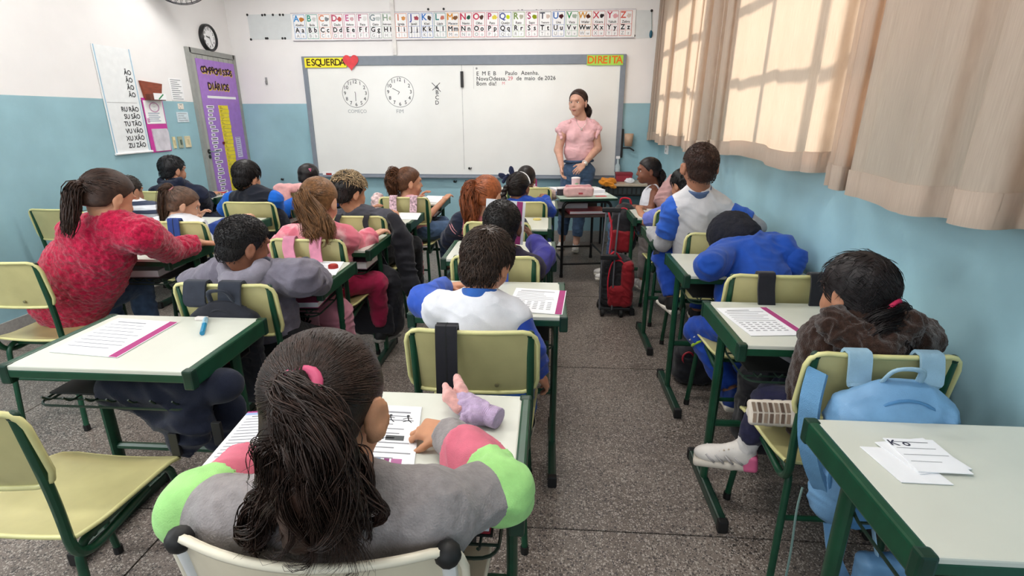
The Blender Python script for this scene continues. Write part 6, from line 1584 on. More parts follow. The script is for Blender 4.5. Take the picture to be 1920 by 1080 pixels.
# 20 boy in black and blue jacket
SHIFT = 0.06
f = figure('boy with thick straight black hair in black and bright blue jacket', A(464, 331, 3.88), (-18, 8, 3), V3(-2.12, 3.90, .57), neck=A(474, 360, 3.86), ty=-8, hs=1.02, s=1.04, shR=A(512, 376, 3.86), shL=A(438, 376, 3.90), tone='#c28d70', arms={1: dict(el=A(520, 402, 3.92), wr=V3(-2.02, 4.14, .80)), -1: dict(el=A(425, 392, 3.95), wr=V3(-2.35, 4.15, .80))})
top(f, cloth('jacket_black', '#191d29'), .022, name='jacket', wr=(.007, .07))
for sd in (1, -1): sleeve(f, sd, 0, 1.9, cloth('jacket_sleeve_blue', '#0f5fc2'), .029, raglan=True)
collar(f, _mats['jacket_black'], .016, h=.03); pants(f, M_navy); shoes(f, M_shoe_b, M_sole_w)
hm = hairm('#171314'); hair_shell(f, hm, .015, None, .005, lump=.006, low=.008); tufts(f, hm, 700, .05, .014, .008, .0024, jitter=.25, seed=14)

# 21 boy in navy hoodie
SHIFT = 0.05
f = figure('boy in navy hoodie resting an arm on the desk near the grey door', A(325, 319, 4.38), (-24, 8, 0), V3(-3.18, 4.40, .57), neck=A(330, 346, 4.34), ty=-10, hs=1.02, s=1.06, shR=A(372, 366, 4.36), shL=A(298, 364, 4.42), tone='#b8856a', arms={1: dict(el=A(384, 388, 4.48), wr=A(396, 366, 4.66), d=(.2, .8, .2)), -1: dict(wr=V3(-3.4, 4.7, .8))})
M_nh = cloth('hoodie_navy', '#161d33')
top(f, M_nh, .026, {1: 1, -1: 1}, wr=(.008, .07), name='hoodie')
for sd in (1, -1): sleeve(f, sd, .9, 1.95, M_nh, .022, wr=(.007, .05))
hood(f, M_nh, big=1.1, drop=.02); pants(f, M_navy); shoes(f, M_shoe_b, M_sole_w)
hm = hairm('#141417'); hair_shell(f, hm, .010, None, .005, lump=.004); tufts(f, hm, 400, .02, .010, .012, .0020, jitter=.6, seed=17)

# 22 small girl in white shirt with brown ponytail
SHIFT = 0.07
f = figure('small girl in white shirt with straight brown ponytail bent over her desk', A(345, 384, 3.12), (-52, 22, 0), V3(-2.22, 3.12, .57), neck=A(333, 416, 3.08), ty=-14, hs=.99, shR=A(366, 426, 3.10), shL=A(302, 426, 3.14), tone='#cf9f84', vox=.006, arms={1: dict(el=A(388, 440, 3.16), wr=V3(-2.1, 3.42, .8)), -1: dict(wr=V3(-2.38, 3.4, .8))})
top(f, cloth('shirt_white_c', '#e6e8ee', var=.03), .018, {1: .25, -1: .3}); sleeve(f, 1, .35, 1.9, cloth('sleeve_deep_blue', '#1f3f8a'), .018); sleeve(f, -1, .3, 1.9, _mats['sleeve_deep_blue'], .018); pants(f, M_navy); shoes(f, M_shoe_w, M_sole_w)
hm = hairm('#4d382b'); hair_shell(f, hm, .009, LONG, .005); combed(f, hm, (0, -.078, .07), 480, .009, .0019, LONG)
hair_tie(f, mat('tie_rose', '#a86a70', rough=.6), hw(f, 0, -.09, .074), f.M @ V3(0, -.8, .5), .018, .007)
tail(f, hm, [hw(f, 0, -.08, .07), hw(f, -.005, -.115, .068), A(308, 395, 3.06), A(310, 424, 3.06)], [.014, .028, .034, .034], 900, .0012, .007, 1.2, 9, 16, clumps=45, cr=.006)
face_parts(f.t, f.hc, f.M, f.hs, mat('lip_pale', '#b87870', rough=.45), _mats['iris_brown'], hm)

# 23 child in striped shirt at the left edge
SHIFT = 0.03
f = figure('child in navy and white striped shirt at the left edge', A(243, 358, 3.60), (-10, 10, 0), V3(-3.34, 3.58, .57), neck=A(250, 382, 3.58), hs=.98, shR=A(292, 398, 3.60), shL=A(210, 396, 3.60), tone='#a8785e', arms={1: dict(el=A(300, 410, 3.70), wr=V3(-3.2, 3.9, .80)), -1: dict(wr=V3(-3.5, 3.88, .80))})
def stripes():
    m = cloth('stripe_navy_white', '#d8dae0'); nt = m.node_tree; N = nt.nodes; L = nt.links
    tc = [n for n in N if n.type == 'TEX_COORD'][0]; wv = N.new('ShaderNodeTexWave'); wv.wave_type = 'BANDS'; wv.bands_direction = 'Z'; wv.inputs['Scale'].default_value = 5.2; wv.inputs['Distortion'].default_value = .6
    L.new(tc.outputs['Object'], wv.inputs['Vector']); r = N.new('ShaderNodeValToRGB'); r.color_ramp.interpolation = 'CONSTANT'; r.color_ramp.elements[0].color = (*lin('#dcdee4'), 1); r.color_ramp.elements[1].color = (*lin('#3a4258'), 1); r.color_ramp.elements[1].position = .55
    L.new(wv.outputs['Fac'], r.inputs['Fac']); b = [n for n in N if n.type == 'BSDF_PRINCIPLED'][0]; L.new(r.outputs['Color'], b.inputs['Base Color']); return m
M_st = stripes()
top(f, M_st, .020, {1: 1, -1: 1}); [sleeve(f, sd, .9, 1.9, M_st, .018) for sd in (1, -1)]; pants(f, M_black_c); shoes(f, M_shoe_b, M_sole_w)
hm = hairm('#2e2620'); hair_shell(f, hm, .008, None, .006); tufts(f, hm, 260, .01, .008, .008, .0018, jitter=.8, N=4)

SHIFT = 0.0
# ------------------------------------------------------------------ papers, bags and small things
M_paper = mat('sheet_white', '#eef0f4', rough=.75, var=.012)
ink_g = ink('#8e9096'); ink_d = ink('#5c5e64'); M_mag = ink('#a8447c')
def paper(name, label, cat, TL, TR, BL, z=DH + .0015, strip=None, lines=9, extra=None, head=True, table=False, group=None, th=.0016, plane=None):
    P = [plane(*q) if plane else AZ(*q, z) for q in (TL, TR, BL)]
    ex, ey = P[1] - P[0], P[2] - P[0]; W, Hh = np.linalg.norm(ex), np.linalg.norm(ey); ux, uy = nrm(ex), nrm(ey); n = nrm(np.cross(uy, ux))
    if n[2] < 0 and not plane: n = -n
    if plane: n = V3(0, -1, 0)
    t = thing(name, label, cat, tuple(P[0] + (ex + ey) / 2), group)
    b = [P[0], P[1], P[1] + ey, P[2]]; m = MB(); m.add([q for q in b] + [q + n * th for q in b], [(0, 1, 2, 3), (7, 6, 5, 4), (0, 4, 5, 1), (1, 5, 6, 2), (2, 6, 7, 3), (3, 7, 4, 0)]); m.build('page', M_paper, t)
    o = P[0] + n * (th + .0004)
    if strip:
        m = MB(); x0, x1 = strip; quad(m, o, ux, uy, W * x0, 0, W * x1, Hh); m.build('magenta_strip', M_mag, t)
    xe = (strip[0] if strip else 1.0) - .05; m = MB(); rr = random.Random(len(label)); 
    for k in range(lines):
        y = Hh * (.10 + .80 * k / max(1, lines)); wl = W * (xe - .07) * (1 if table and k > lines * .5 else .65 + .35 * rr.random())
        if table and k > lines * .5:
            for j in range(6): quad(m, o, ux, uy, W * (.07 + (xe - .07) * j / 6), y, W * (.07 + (xe - .07) * (j + .62) / 6), y + Hh * .022)
        else: quad(m, o, ux, uy, W * .07 + (W * .1 * rr.random() if head and k == 0 else 0), y, W * .07 + wl, y + Hh * (.014 if k else .024))
    if lines: stuff(m.build('print', ink_g, t))
    if extra: extra(t, o, ux, uy, W, Hh)
    return t
def ws_front(t, o, ux, uy, W, Hh):
    m = MB()
    for fx in (.62, .84):
        c = (W * fx, Hh * .22); 
        for p, q in (((0, -.012), (.004, .004)), ((.004, .004), (-.010, .012)), ((.004, .004), (.012, .014)), ((0, -.008), (.012, -.004)), ((0, -.006), (-.011, .0))): line(m, o, ux, uy, (c[0] + p[0], c[1] + p[1]), (c[0] + q[0], c[1] + q[1]), .0026)
        ring(m, o + ux * (c[0] + .001) + uy * (c[1] - .016), ux, uy, .0005, .0038, 10)
    stuff(m.build('running_figures', ink('#2c2c2e'), t))
    m = MB(); quad(m, o, ux, uy, W * .62, Hh * .47, W * .84, Hh * .54); quad(m, o, ux, uy, W * .44, Hh * .48, W * .60, Hh * .53); stuff(m.build('grey_drawing', ink('#55585a'), t))
    for (a, b, y, c) in ((.50, .62, .78, '#7a9cc4'), (.66, .72, .78, '#8a4a7a'), (.74, .86, .78, '#b0709a'), (.52, .64, .92, '#d88a90')):
        m = MB(); quad(m, o, ux, uy, W * a, Hh * y, W * b, Hh * (y + .07)); m.build('printed_note', ink(c), t)
paper('worksheet', 'white worksheet with running figures under the arm of the front girl', 'worksheet', (650, 757), (791, 764), (598, 888), lines=12, extra=ws_front)
def bk(t, o, ux, uy, W, Hh):
    m = MB(); quad(m, o, ux, uy, 0, 0, W, Hh * .03); m.build('magenta_edge', M_mag, t); m = MB(); quad(m, o, ux, uy, 0, Hh * .03, W, Hh * .08); m.build('blue_edge', ink('#9db0d8'), t)
    m = MB(); ring(m, o + ux * W * .75 + uy * Hh * .30, ux, uy, .006, .010, 14); m.build('printed_mark', ink('#c89a9a'), t)
paper('workbook', 'open white workbook with magenta top edge left of the front girl', 'workbook', (466, 776), (580, 770), (378, 880), lines=14, extra=bk, th=.006)
paper('worksheet', 'worksheet with a magenta strip under the face of the boy in white and blue', 'worksheet', (968, 540), (1062, 546), (948, 583), strip=(.87, .985), lines=12, table=True)
paper('worksheet', 'worksheet with a magenta strip before the girl in brown fluffy coat', 'worksheet', (1342, 578), (1438, 577), (1408, 630), strip=(.86, .985), lines=12, table=True)
paper('worksheet', 'worksheet with a magenta strip on the empty desk with the blue pen', 'worksheet', (222, 597), (334, 605), (92, 660), strip=(.87, .99), lines=9)
paper('worksheet', 'white sheet before the boy in grey hoodie', 'worksheet', (545, 489), (645, 491), (520, 514), lines=7)
paper('worksheet', 'white sheet with a pink line on the desk nearest to the whiteboard', 'worksheet', (802, 367), (835, 368), (790, 379), lines=3)
paper('worksheet', 'white sheet on the desk of the boy with bleached curls', 'worksheet', (752, 399), (790, 400), (742, 411), lines=3)
paper('worksheet', 'white sheet on the desk of the small girl with brown ponytail', 'worksheet', (415, 412), (470, 411), (395, 424), lines=4)
paper('worksheet', 'white sheet on the desk before the chair with the pink jacket', 'worksheet', (512, 382), (550, 382), (505, 391), lines=3)
for k, (a, b, c) in enumerate((((1612, 838), (1700, 842), (1690, 905)), ((1640, 830), (1730, 822), (1725, 890)), ((1655, 822), (1748, 826), (1722, 885)))):
    def scr(t, o, ux, uy, W, Hh):
        m = MB(); put_text(m, 'K o', o + ux * W * .22 + uy * Hh * .16, ux, -uy, .03, bold=.0006); m.build('handwriting', ink('#3c3c4c'), t)
    paper('loose_sheet', ['lowest loose sheet on the nearest right desk', 'middle loose sheet on the nearest right desk', 'top loose sheet with handwriting on the nearest right desk'][k], 'paper', a, b, c, z=DH + .0015 + .0022 * k, lines=4 if k == 2 else 0, extra=scr if k == 2 else None, group='loose sheets on the right desk')
bklt = paper('booklet', 'booklet with magenta strip held upright by the child in purple jacket', 'booklet', (912, 372), (986, 379), (908, 452), strip=(.78, .93), lines=5, plane=lambda u, v: A(u, v, 2.66), th=.004)
paper('pink_sheet', 'small pink edged sheet standing before the child with the hair bun', 'paper', (996, 334), (1007, 336), (996, 352), strip=(.7, 1.0), lines=0, plane=lambda u, v: A(u, v, 5.1))
# books in trays
def book(name, label, c, sz, m_, rot=0.0, cat='book', group=None, pages=True):
    t = thing(name, label, cat, tuple(c), group); h = np.array(sz) / 2; c_, s_ = math.cos(rot), math.sin(rot)
    def bx(lo, hi, r):
        m = MB(); m.bbox(lo, hi, r); m.v = [(c[0] + v[0] * c_ - v[1] * s_, c[1] + v[0] * s_ + v[1] * c_, c[2] + v[2]) for v in m.v]; return m
    bx((-h[0], -h[1], 0), (h[0], h[1], .003), .001).build('cover', m_, t); bx((-h[0], -h[1], sz[2] - .003), (h[0], h[1], sz[2]), .001).build('cover', m_, t)
    bx((-h[0] + .004, -h[1] + .004, .003), (h[0] - .003, h[1] - .004, sz[2] - .003), .001).build('pages', M_paper, t)
    bx((-h[0] - .002, -h[1], 0), (-h[0] + .003, h[1], sz[2]), .001).build('spine', m_, t)
    return t
M_bkred = mat('book_red', '#b2283a', rough=.4); M_bkgrey = mat('book_grey', '#9a9a9e', rough=.5); M_bkmag = mat('book_magenta', '#a03c6c', rough=.45); M_bkblue = mat('book_blue', '#5a78a8', rough=.45)
dl = DESKS['R2'].location; book('notebook', 'grey notebook in the tray under the worksheet desk on the right', (dl[0] + .02, dl[1] - .03, .64), (.20, .27, .02), M_bkgrey, .3); book('notebook', 'dark red notebook under the worksheet desk on the right, upper', (dl[0] + .06, dl[1], .662), (.20, .27, .018), M_bkmag, .15)
dl = DESKS['L5'].location; book('notebook', 'thick pale notebook in the tray of the desk nearest to the whiteboard', (dl[0] + .12, dl[1] - .02, .64), (.22, .27, .05), M_bkgrey, 0)
dl = DESKS['L2'].location; book('notebook', 'magenta notebook in the tray of the grey hoodie boy', (dl[0] + .12, dl[1] - .02, .64), (.22, .27, .03), M_bkmag, .1)
dl = DESKS['L3'].location; book('notebook', 'mauve notebook in the tray of the pink tie-dye girl', (dl[0] + .14, dl[1] - .04, .64), (.24, .27, .045), mat('book_mauve', '#84607a', rough=.5), 0)
dl = DESKS['A1'].location; book('notebook', 'grey notebook in the tray under the crimson arm', (dl[0] + .05, dl[1] - .02, .64), (.22, .27, .04), M_bkgrey, .1)
dl = DESKS['A3'].location; book('notebook', 'dark red notebook in the tray before the chair with the pink jacket', (dl[0] + .12, dl[1] - .02, .64), (.22, .27, .04), M_bkred, 0)
dl = DESKS['C1'].location; book('notebook', 'red notebook in the tray of the front girl, right side', (dl[0] + .12, dl[1] - .02, .64), (.22, .26, .025), M_bkred, 0)
# pens and lids
def pen(name, label, a, b, m_, r=.0055, capm=None, cat='pen'):
    t = thing(name, label, cat, tuple(a)); a, b = np.array(a), np.array(b); d = nrm(b - a); L_ = np.linalg.norm(b - a)
    m = MB(); m.tube([a, a + d * L_ * .62], r, 8); m.build('barrel', m_, t, False); m = MB(); m.tube([a + d * L_ * .60, b], [r * 1.12, r * 1.05], 8); m.build('pen_cap', capm or m_, t); m = MB(); m.tube([a + d * L_ * .66 + Z * r * 1.2, b - d * .004 + Z * r * 1.3], .0016, 5); m.build('clip', capm or m_, t)
pen('felt_pen', 'blue felt pen with pale cap on the empty desk', AZ(379, 625, DH + .008), AZ(386, 598, DH + .008), mat('pen_blue', '#1f86b0', rough=.35), .008, mat('pen_cap_pale', '#9ec4d4', rough=.4))
m = MB(); c = AZ(378, 597, DH + .006); m.bbox(c - V3(.022, .010, .006), c + V3(.022, .010, .006), .004); tag(m.build('eraser', mat('eraser_pale', '#d8d0cc', rough=.7)), 'small pale eraser beside the blue felt pen', 'eraser')
pen('pencil', 'thin pencil on the desk of the grey hoodie boy', AZ(500, 492, DH + .005), AZ(535, 492, DH + .005), ink('#6a6c78'), .0035, cat='pencil')
pen('pencil', 'pencil on the sheet of the small girl with brown ponytail', AZ(402, 424, DH + .006), AZ(432, 414, DH + .006), ink('#9a9ca8'), .0035, cat='pencil')
def lid(label, c, r, h, m_, cat='lid'):
    c = np.array(c); t = thing('round_lid', label, cat, tuple(c)); m = MB(); m.lathe(c, [(r, 0), (r, h * .8), (r * .92, h)], 22); smooth_angle(m.build('rim', m_, t)); m = MB(); m.lathe(c, [(r * .8, h), (r * .78, h + .002)], 22); m.build('face', m_, t)
lid('red round lid on the desk of the grey hoodie boy', AZ(625, 503, DH + .001), .024, .018, mat('lid_red', '#a8302c', rough=.4))
lid('yellow flat disc on the desk before the child in blue', AZ(1007, 412, DH + .001), .03, .008, mat('disc_yellow', '#d8c878', rough=.5), 'disc')
m = MB(); c = AZ(418, 361, DH + .006); m.bbox(c - V3(.03, .011, .005), c + V3(.03, .011, .007), .003); tag(m.build('eraser', mat('eraser_red', '#c03a40', rough=.6)), 'small red eraser on the desk before the navy hoodie boy', 'eraser')
# mitten
c = AZ(888, 772, DH + .001); t = thing('mitten', 'lilac knitted mitten with two pink rabbit ears on the front desk', 'mitten', tuple(c))
M_mit = mat('knit_lilac', '#b9a3c4', rough=.95, var=.10, scale=60, bump=.7, bscale=380, sheen=.3); M_mitp = mat('knit_pink', '#e0a8a2', rough=.95, var=.1, scale=60, bump=.6, bscale=380, sheen=.3)
d1 = nrm(AZ(935, 780, DH) - AZ(862, 755, DH)); up = Z
q0, q1, q2 = AZ(868, 757, DH + .028), AZ(900, 773, DH + .026), AZ(936, 785, DH + .024)
organic('palm', [cap(q0, q1, .032, .028, Z, 1.2), cap(q1, q1 + d1 * .01, .030, .028, Z, 1.2), cap(q1 + V3(-.01, -.03, 0), q1 + V3(-.03, -.032, .004), .013, .012)], M_mit, t, .0035, .014, (.004, .022), 1, 4)
organic('cuff', [cyl(q1 + d1 * .004, q2, .028, .030, Z, 1.25)], M_mit, t, .0032, .01)
m = MB()
for k in range(9): 
    p = q1 + (q2 - q1) * (.2 + .09 * k); n1 = nrm(np.cross(d1, Z)); m.tube([p + .0285 * (n1 * math.cos(g) + Z * math.sin(g) * .8) for g in np.linspace(0, 6.283, 25)], .0016, 4, caps=False)
stuff(m.build('cuff_ribs', M_mit, t, True))
for k, (a, b, e) in enumerate((((860, 764), (843, 744), (835, 724)), ((874, 757), (864, 732), (857, 708)))):
    z_ = [DH + .032, DH + .045, DH + .052]; pp = [AZ(*a, z_[0]), AZ(*b, z_[1] + .004 * k), AZ(*e, z_[2] + .006 * k)]
    organic('rabbit_ear', [cap(pp[0], pp[1], .015, .015, None), cap(pp[1], pp[2], .015, .009)], M_mitp, t, .003, .01, (.002, .02))
# bags --------------------------------------------------------------
def backpack(label, c, size, m_, m2=None, yaw=0, pocket=True, strap=None, chair=None, straps_at=(-.09, .09), strap_w=.034, group=None, vox=.007, piping=None, seed=1, name='backpack', handle=True):
    """c: centre of the bag; it hangs on a chair back when chair is given"""
    c = np.array(c, float); w, d, h = size; R = np.array(Matrix.Rotation(math.radians(yaw), 3, 'Z')); t = thing(name, label, 'backpack', tuple(c), group)
    def W(x, y, z): return c + R @ V3(x, y, z)
    organic('bag_body', [rbox(W(0, 0, -h * .06), (w / 2, d / 2, h * .44), min(d, w) * .42, R), ell(W(0, 0, h * .28), (w * .46, d * .46, h * .24), R)], m_, t, vox, .04, (.006, .06), 1, seed)
    if pocket:
        organic('front_pocket', [rbox(W(0, -d * .46, -h * .22), (w * .38, d * .16, h * .22), d * .14, R)], m2 or m_, t, vox, .02, (.004, .05), 1, seed + 1)
    pm = piping or m2 or m_; m = MB()
    for y in (-d * .34,):
        m.tube([W(w * .485 * math.cos(g) * (1 if math.sin(g) > 0 else 1.0), y, -h * .06 + (h * .50 if math.sin(g) > 0 else h * .40) * math.sin(g)) for g in np.linspace(0, 6.283, 41)], .005, 5, caps=False)
    stuff(m.build('zip_piping', pm, t, True))
    if handle:
        m = MB(); m.tube(bez([W(-.045, 0, h * .50), W(-.03, -.02, h * .50 + .045), W(.03, -.02, h * .50 + .045), W(.045, 0, h * .50)], 14), .010, 6, flat=.5); m.build('handle', strap or m_, t, True)
    if chair is not None:
        cx_, cy_, _ = chair.location
        for x in straps_at:
            m = MB(); zt = .872
            pts = bez([V3(c[0] + x * .8, c[1] + d * .25, c[2] + h * .44), V3(cx_ + x, cy_ - .062, .80), V3(cx_ + x, cy_ - .046, .868), V3(cx_ + x, cy_ - .030, .8785), V3(cx_ + x, cy_ - .008, .866), V3(cx_ + x, cy_ + .018, .76)], 18)
            m.ribbon(pts, strap_w, .009, (1, 0, 0)); smooth_angle(m.build('strap', strap or m_, t), 50)
    return t
def strap_over(name, label, chair, x, w, m_, low=.30, cat='strap'):
    cx_, cy_, _ = chair.location; m = MB(); pts = bez([V3(cx_ + x, cy_ - .090, low), V3(cx_ + x, cy_ - .066, .64), V3(cx_ + x, cy_ - .047, .867), V3(cx_ + x, cy_ - .030, .8785), V3(cx_ + x, cy_ - .008, .866), V3(cx_ + x, cy_ + .030, .66)], 24)
    m.ribbon(pts, w, .008, (1, 0, 0)); m.cur = 1; m.ribbon([q + nrm(np.cross(V3(1, 0, 0), pts[min(i + 1, len(pts) - 1)] - pts[max(i - 1, 0)])) * .0040 for i, q in enumerate(pts)], .004, .001, (1, 0, 0))
    o = smooth_angle(m.build(name, [m_, mat('seam_dark', '#0c0c0e', rough=.8)]), 50); return tag(o, label, cat)
M_nyl = cloth('nylon_black', '#1b1b22', bscale=600, rough=.6, bump=.25)
strap_over('bag_strap', 'wide black strap hanging over the chair back in the middle', CHAIRS['C2'], -.068, .064, M_nyl)
strap_over('bag_strap', 'blue strap over the chair of the child in purple jacket', CHAIRS['C3'], .045, .042, cloth('strap_blue', '#35509c'))
strap_over('bag_strap', 'dark blue strap over the chair of the small girl in white shirt', CHAIRS['A2'], .02, .07, cloth('strap_navy_blue', '#2c4588'))
M_lb = mat('nylon_light_blue', '#6f9cc4', rough=.45, var=.06, scale=12, bump=.2, bscale=300); M_lb2 = mat('nylon_blue_deep', '#4a7fae', rough=.45, var=.08, scale=12); M_lbs = mat('strap_pale_blue', '#93b6cc', rough=.6, bump=.4, bscale=500)
cb = CHAIRS['R2']; bx_ = A(1655, 770, 1.22)
bp_ = backpack('light blue backpack hanging on the chair of the girl in brown coat', (bx_[0] + .045, 1.25, .62), (.30, .13, .42), M_lb, M_lb2, strap=M_lbs, chair=cb, straps_at=(-.085, .095), strap_w=.058, vox=.006)
m = MB(); pts = bez([V3(.735, 1.33, .82), V3(.705, 1.28, .74), V3(.71, 1.25, .62), V3(.76, 1.23, .50), V3(.83, 1.22, .44)], 18)
m.ribbon(pts, .058, .010, (.42, -.9, 0)); m.build('padded_strap', mat('strap_mesh_blue', '#5d8db4', rough=.8, bump=.7, bscale=350), bp_)
m = MB(); pts = bez([V3(.80, 1.24, .40), V3(.82, 1.22, .30), V3(.86, 1.21, .22), V3(.87, 1.20, .14)], 10)
m.ribbon(pts, .036, .006, (1, 0, .1)); m.build('dangling_strap', M_lb, bp_)
lun = thing('blue_pouch', 'small light blue pouch with round emblem hanging under the nearest right desk', 'pouch', (.93, 1.16, .30)); organic('pouch_body', [rbox((.93, 1.165, .30), (.085, .03, .065), .025)], M_lb, lun, .005, .01, (.004, .04))
m = MB(); ring(m, V3(.915, 1.133, .305), V3(1, 0, 0), Z, .024, .030, 24); ring(m, V3(.915, 1.133, .305), V3(1, 0, 0), Z, .006, .016, 6); m.build('emblem', mat('emblem_grey', '#b4c4d0', rough=.4), lun)
m = MB(); m.tube([(.89, 1.165, .36), (.87, 1.19, .46), (.88, 1.21, .52)], .008, 6, flat=.4); m.build('pouch_strap', M_lbs, lun)
m = MB(); m.tube(bez([V3(.775, 1.36, .42), V3(.755, 1.33, .36), V3(.745, 1.30, .24), V3(.735, 1.28, .10)], 16), .0035, 6); tag(m.build('thin_cord', mat('cord_grey_green', '#6f8a84', rough=.6)), 'thin grey cord dangling from the seat of the light blue backpack chair', 'cord')
backpack('black backpack hanging on the chair behind the child in blue hoodie', (.94, 1.93, .38), (.32, .17, .42), M_nyl, strap=M_nyl, chair=CHAIRS['R3'], straps_at=(-.06, .14), strap_w=.065)
backpack('black backpack hanging on the chair of the boy in grey hoodie', (-1.205, 1.776, .60), (.25, .05, .42), cloth('nylon_charcoal', '#22242c'), strap=cloth('nylon_slate', '#2c313c'), chair=CHAIRS['L2'], straps_at=(-.085, .05), strap_w=.085)
pkb = backpack('pink backpack with black lettering hanging on the chair of the tie-dye girl', (-1.18, 2.43, .42), (.40, .15, .42), cloth('nylon_pink', '#b97888', scale=14), cloth('nylon_rose', '#a86878', scale=14), strap=cloth('strap_pink', '#d98fa8'), chair=CHAIRS['L3'], straps_at=(-.075, .065), strap_w=.06)
m = MB(); put_text(m, 'milly', (-1.20, 2.330, .535), EX, EZ, .055, bold=.003); put_text(m, 'VICK', (-1.20, 2.330, .495), EX, EZ, .055, bold=.003); m.build('lettering', ink('#1c1618'), pkb)
m = MB(); m.bbox((-1.29, 2.333, .465), (-1.11, 2.352, .565), .002); m.build('letter_patch', cloth('patch_pink', '#d49aa6'), pkb)
backpack('dusky pink floral backpack on the chair of the girl in pink shirt', (-1.12, 3.93, .42), (.30, .13, .38), mat('floral_red', '#a4525c', rough=.8, var=.35, scale=26), mat('floral_red_dark', '#8c3c48', rough=.8, var=.35, scale=30), strap=mat('strap_floral', '#d8a4b0', rough=.8, var=.4, scale=60), chair=CHAIRS['L5'], straps_at=(-.075, .085), strap_w=.055)
backpack('black backpack on the chair of the boy with bleached curls', (-1.08, 3.10, .36), (.34, .16, .46), M_nyl, strap=M_nyl, chair=CHAIRS['L4'])
# garments left on chairs and desks
def garment(name, label, prims, m_, vox=.009, k=.03, wr=(.012, .07), cat='jacket', seed=3):
    lo = np.min([_bb(p)[0] for p in prims], 0); hi = np.max([_bb(p)[1] for p in prims], 0)
    t = thing(name, label, cat, ((lo[0] + hi[0]) / 2, (lo[1] + hi[1]) / 2, lo[2])); organic('cloth', prims, m_, t, vox, k, wr, 1, seed); return t
g = garment('dark_jacket', 'dark navy jacket stuffed in the tray of the empty desk and hanging down', [cap(A(215, 728, 1.43), A(420, 722, 1.43), .045, .050, Z, 1.2), cap(A(345, 735, 1.40), A(350, 800, 1.37), .070, .070, V3(0, 1, 0), 1.9), cap(A(350, 800, 1.37), A(352, 842, 1.36), .065, .035, V3(0, 1, 0), 2.2), cap(A(225, 730, 1.41), A(300, 755, 1.39), .045, .055, V3(0, 1, 0), 1.7), cap(A(300, 752, 1.40), A(320, 785, 1.39), .06, .05, V3(0, 1, 0), 1.9), cap(A(415, 770, 1.49), A(408, 815, 1.48), .070, .060, V3(0, 1, 0), 1.6)], cloth('jacket_midnight', '#161c2e'), wr=(.014, .09))
m = MB(); 
for u_, v_ in ((410, 818), (330, 838)):
    q_ = A(u_, v_, 1.33); m.bbox(q_ - V3(.014, .006, .03), q_ + V3(.014, .006, .05), .002)
stuff(m.build('buckles', _mats['black_plastic'], g))
c = A(437, 660, 1.62); t = thing('red_keyring', 'red strap charm under the corner of the empty desk', 'charm', tuple(c)); organic('charm', [cap(c + V3(-.03, 0, .02), c + V3(.02, 0, .02), .012), cap(c + V3(-.02, 0, -.02), c + V3(-.015, 0, -.055), .013), cap(c, c + V3(0, 0, -.03), .01)], mat('charm_red', '#c42430', rough=.5), t, .004, .008, (.003, .02))
l_ = CHAIRS['A4'].location
garment('pink_jacket', 'pale pink jacket hung over the chair near the board left end', [cap((l_[0] - .17, l_[1] - .03, .875), (l_[0] + .17, l_[1] - .03, .875), .03, .03), cap((l_[0] - .12, l_[1] - .075, .86), (l_[0] - .10, l_[1] - .085, .70), .06, .07, V3(0, 1, 0), 2.0), cap((l_[0] + .10, l_[1] - .075, .86), (l_[0] + .11, l_[1] - .085, .68), .06, .07, V3(0, 1, 0), 2.0)], cloth('jacket_pale_pink', '#e0a8a8'), seed=5)
c1, c2 = A(1262, 345, 4.50), A(1246, 375, 4.45)
garment('pink_jacket', 'dusty pink jacket on the chair behind the girl in white top', [cap(c1, c1 + V3(.05, .12, 0), .06, .06), cap(c1, c2, .06, .08, V3(0, 1, 0), 1.3), cap(c1 + V3(.07, .05, -.02), c2 + V3(.10, .05, -.20), .07, .08)], cloth('jacket_dusty_pink', '#b99190'), seed=6)
c1, c2 = A(752, 430, 3.16), A(768, 520, 3.10)
garment('dark_jacket', 'charcoal jacket hanging from the right side of the chair of the curly boy', [cap((c1[0] - .06, 3.20, .86), (c1[0] + .0, 3.18, .74), .035, .05), cap((c1[0] - .01, 3.17, .74), (c2[0], 3.12, .46), .055, .05, V3(0, 1, 0), 1.5), cap((c2[0], 3.12, .46), (c2[0] + .03, 3.12, .36), .05, .03)], cloth('jacket_charcoal', '#26262c'), seed=7)
c1 = A(716, 380, 4.16); garment('floral_jacket', 'pale floral jacket at the left of the girl in pink shirt', [cap(c1 + V3(-.03, 0, .02), c1 + V3(.02, -.02, -.14), .05, .07)], mat('floral_pale_pink', '#d8b4b4', rough=.85, var=.3, scale=50), seed=8)
c = AZ(1300, 712, 0); bgf = thing('floor_bag', 'black bag with a red ring lying on the floor by the right desks', 'bag', (c[0], c[1], 0)); organic('bag_body', [rbox((c[0], c[1], .12), (.13, .10, .118), .07), ell((c[0] + .02, c[1], .19), (.10, .08, .07))], M_nyl, bgf, .008, .03, (.008, .06))
m = MB(); m.tube([c + V3(-.07 + .03 * math.cos(g), -.09, .18 + .035 * math.sin(g)) for g in np.linspace(0, 6.283, 19)], .006, 6, caps=False); m.build('red_ring', mat('ring_red', '#b02838', rough=.5), bgf, True)
c = AZ(1322, 600, 0); gb = thing('grey_bag', 'dark grey round bag on the floor under the desk of the blue hoodie child', 'bag', (c[0], c[1], 0)); organic('bag_body', [ell((c[0] + .02, c[1] + .02, .115), (.13, .11, .112))], cloth('bag_grey', '#453f44'), gb, .009, .02, (.008, .07)); m = MB(); m.tube(bez([(c[0] - .05, c[1], .21), (c[0], c[1] - .02, .27), (c[0] + .07, c[1], .21)], 12), .008, 6); m.build('handle', M_nyl, gb, True)
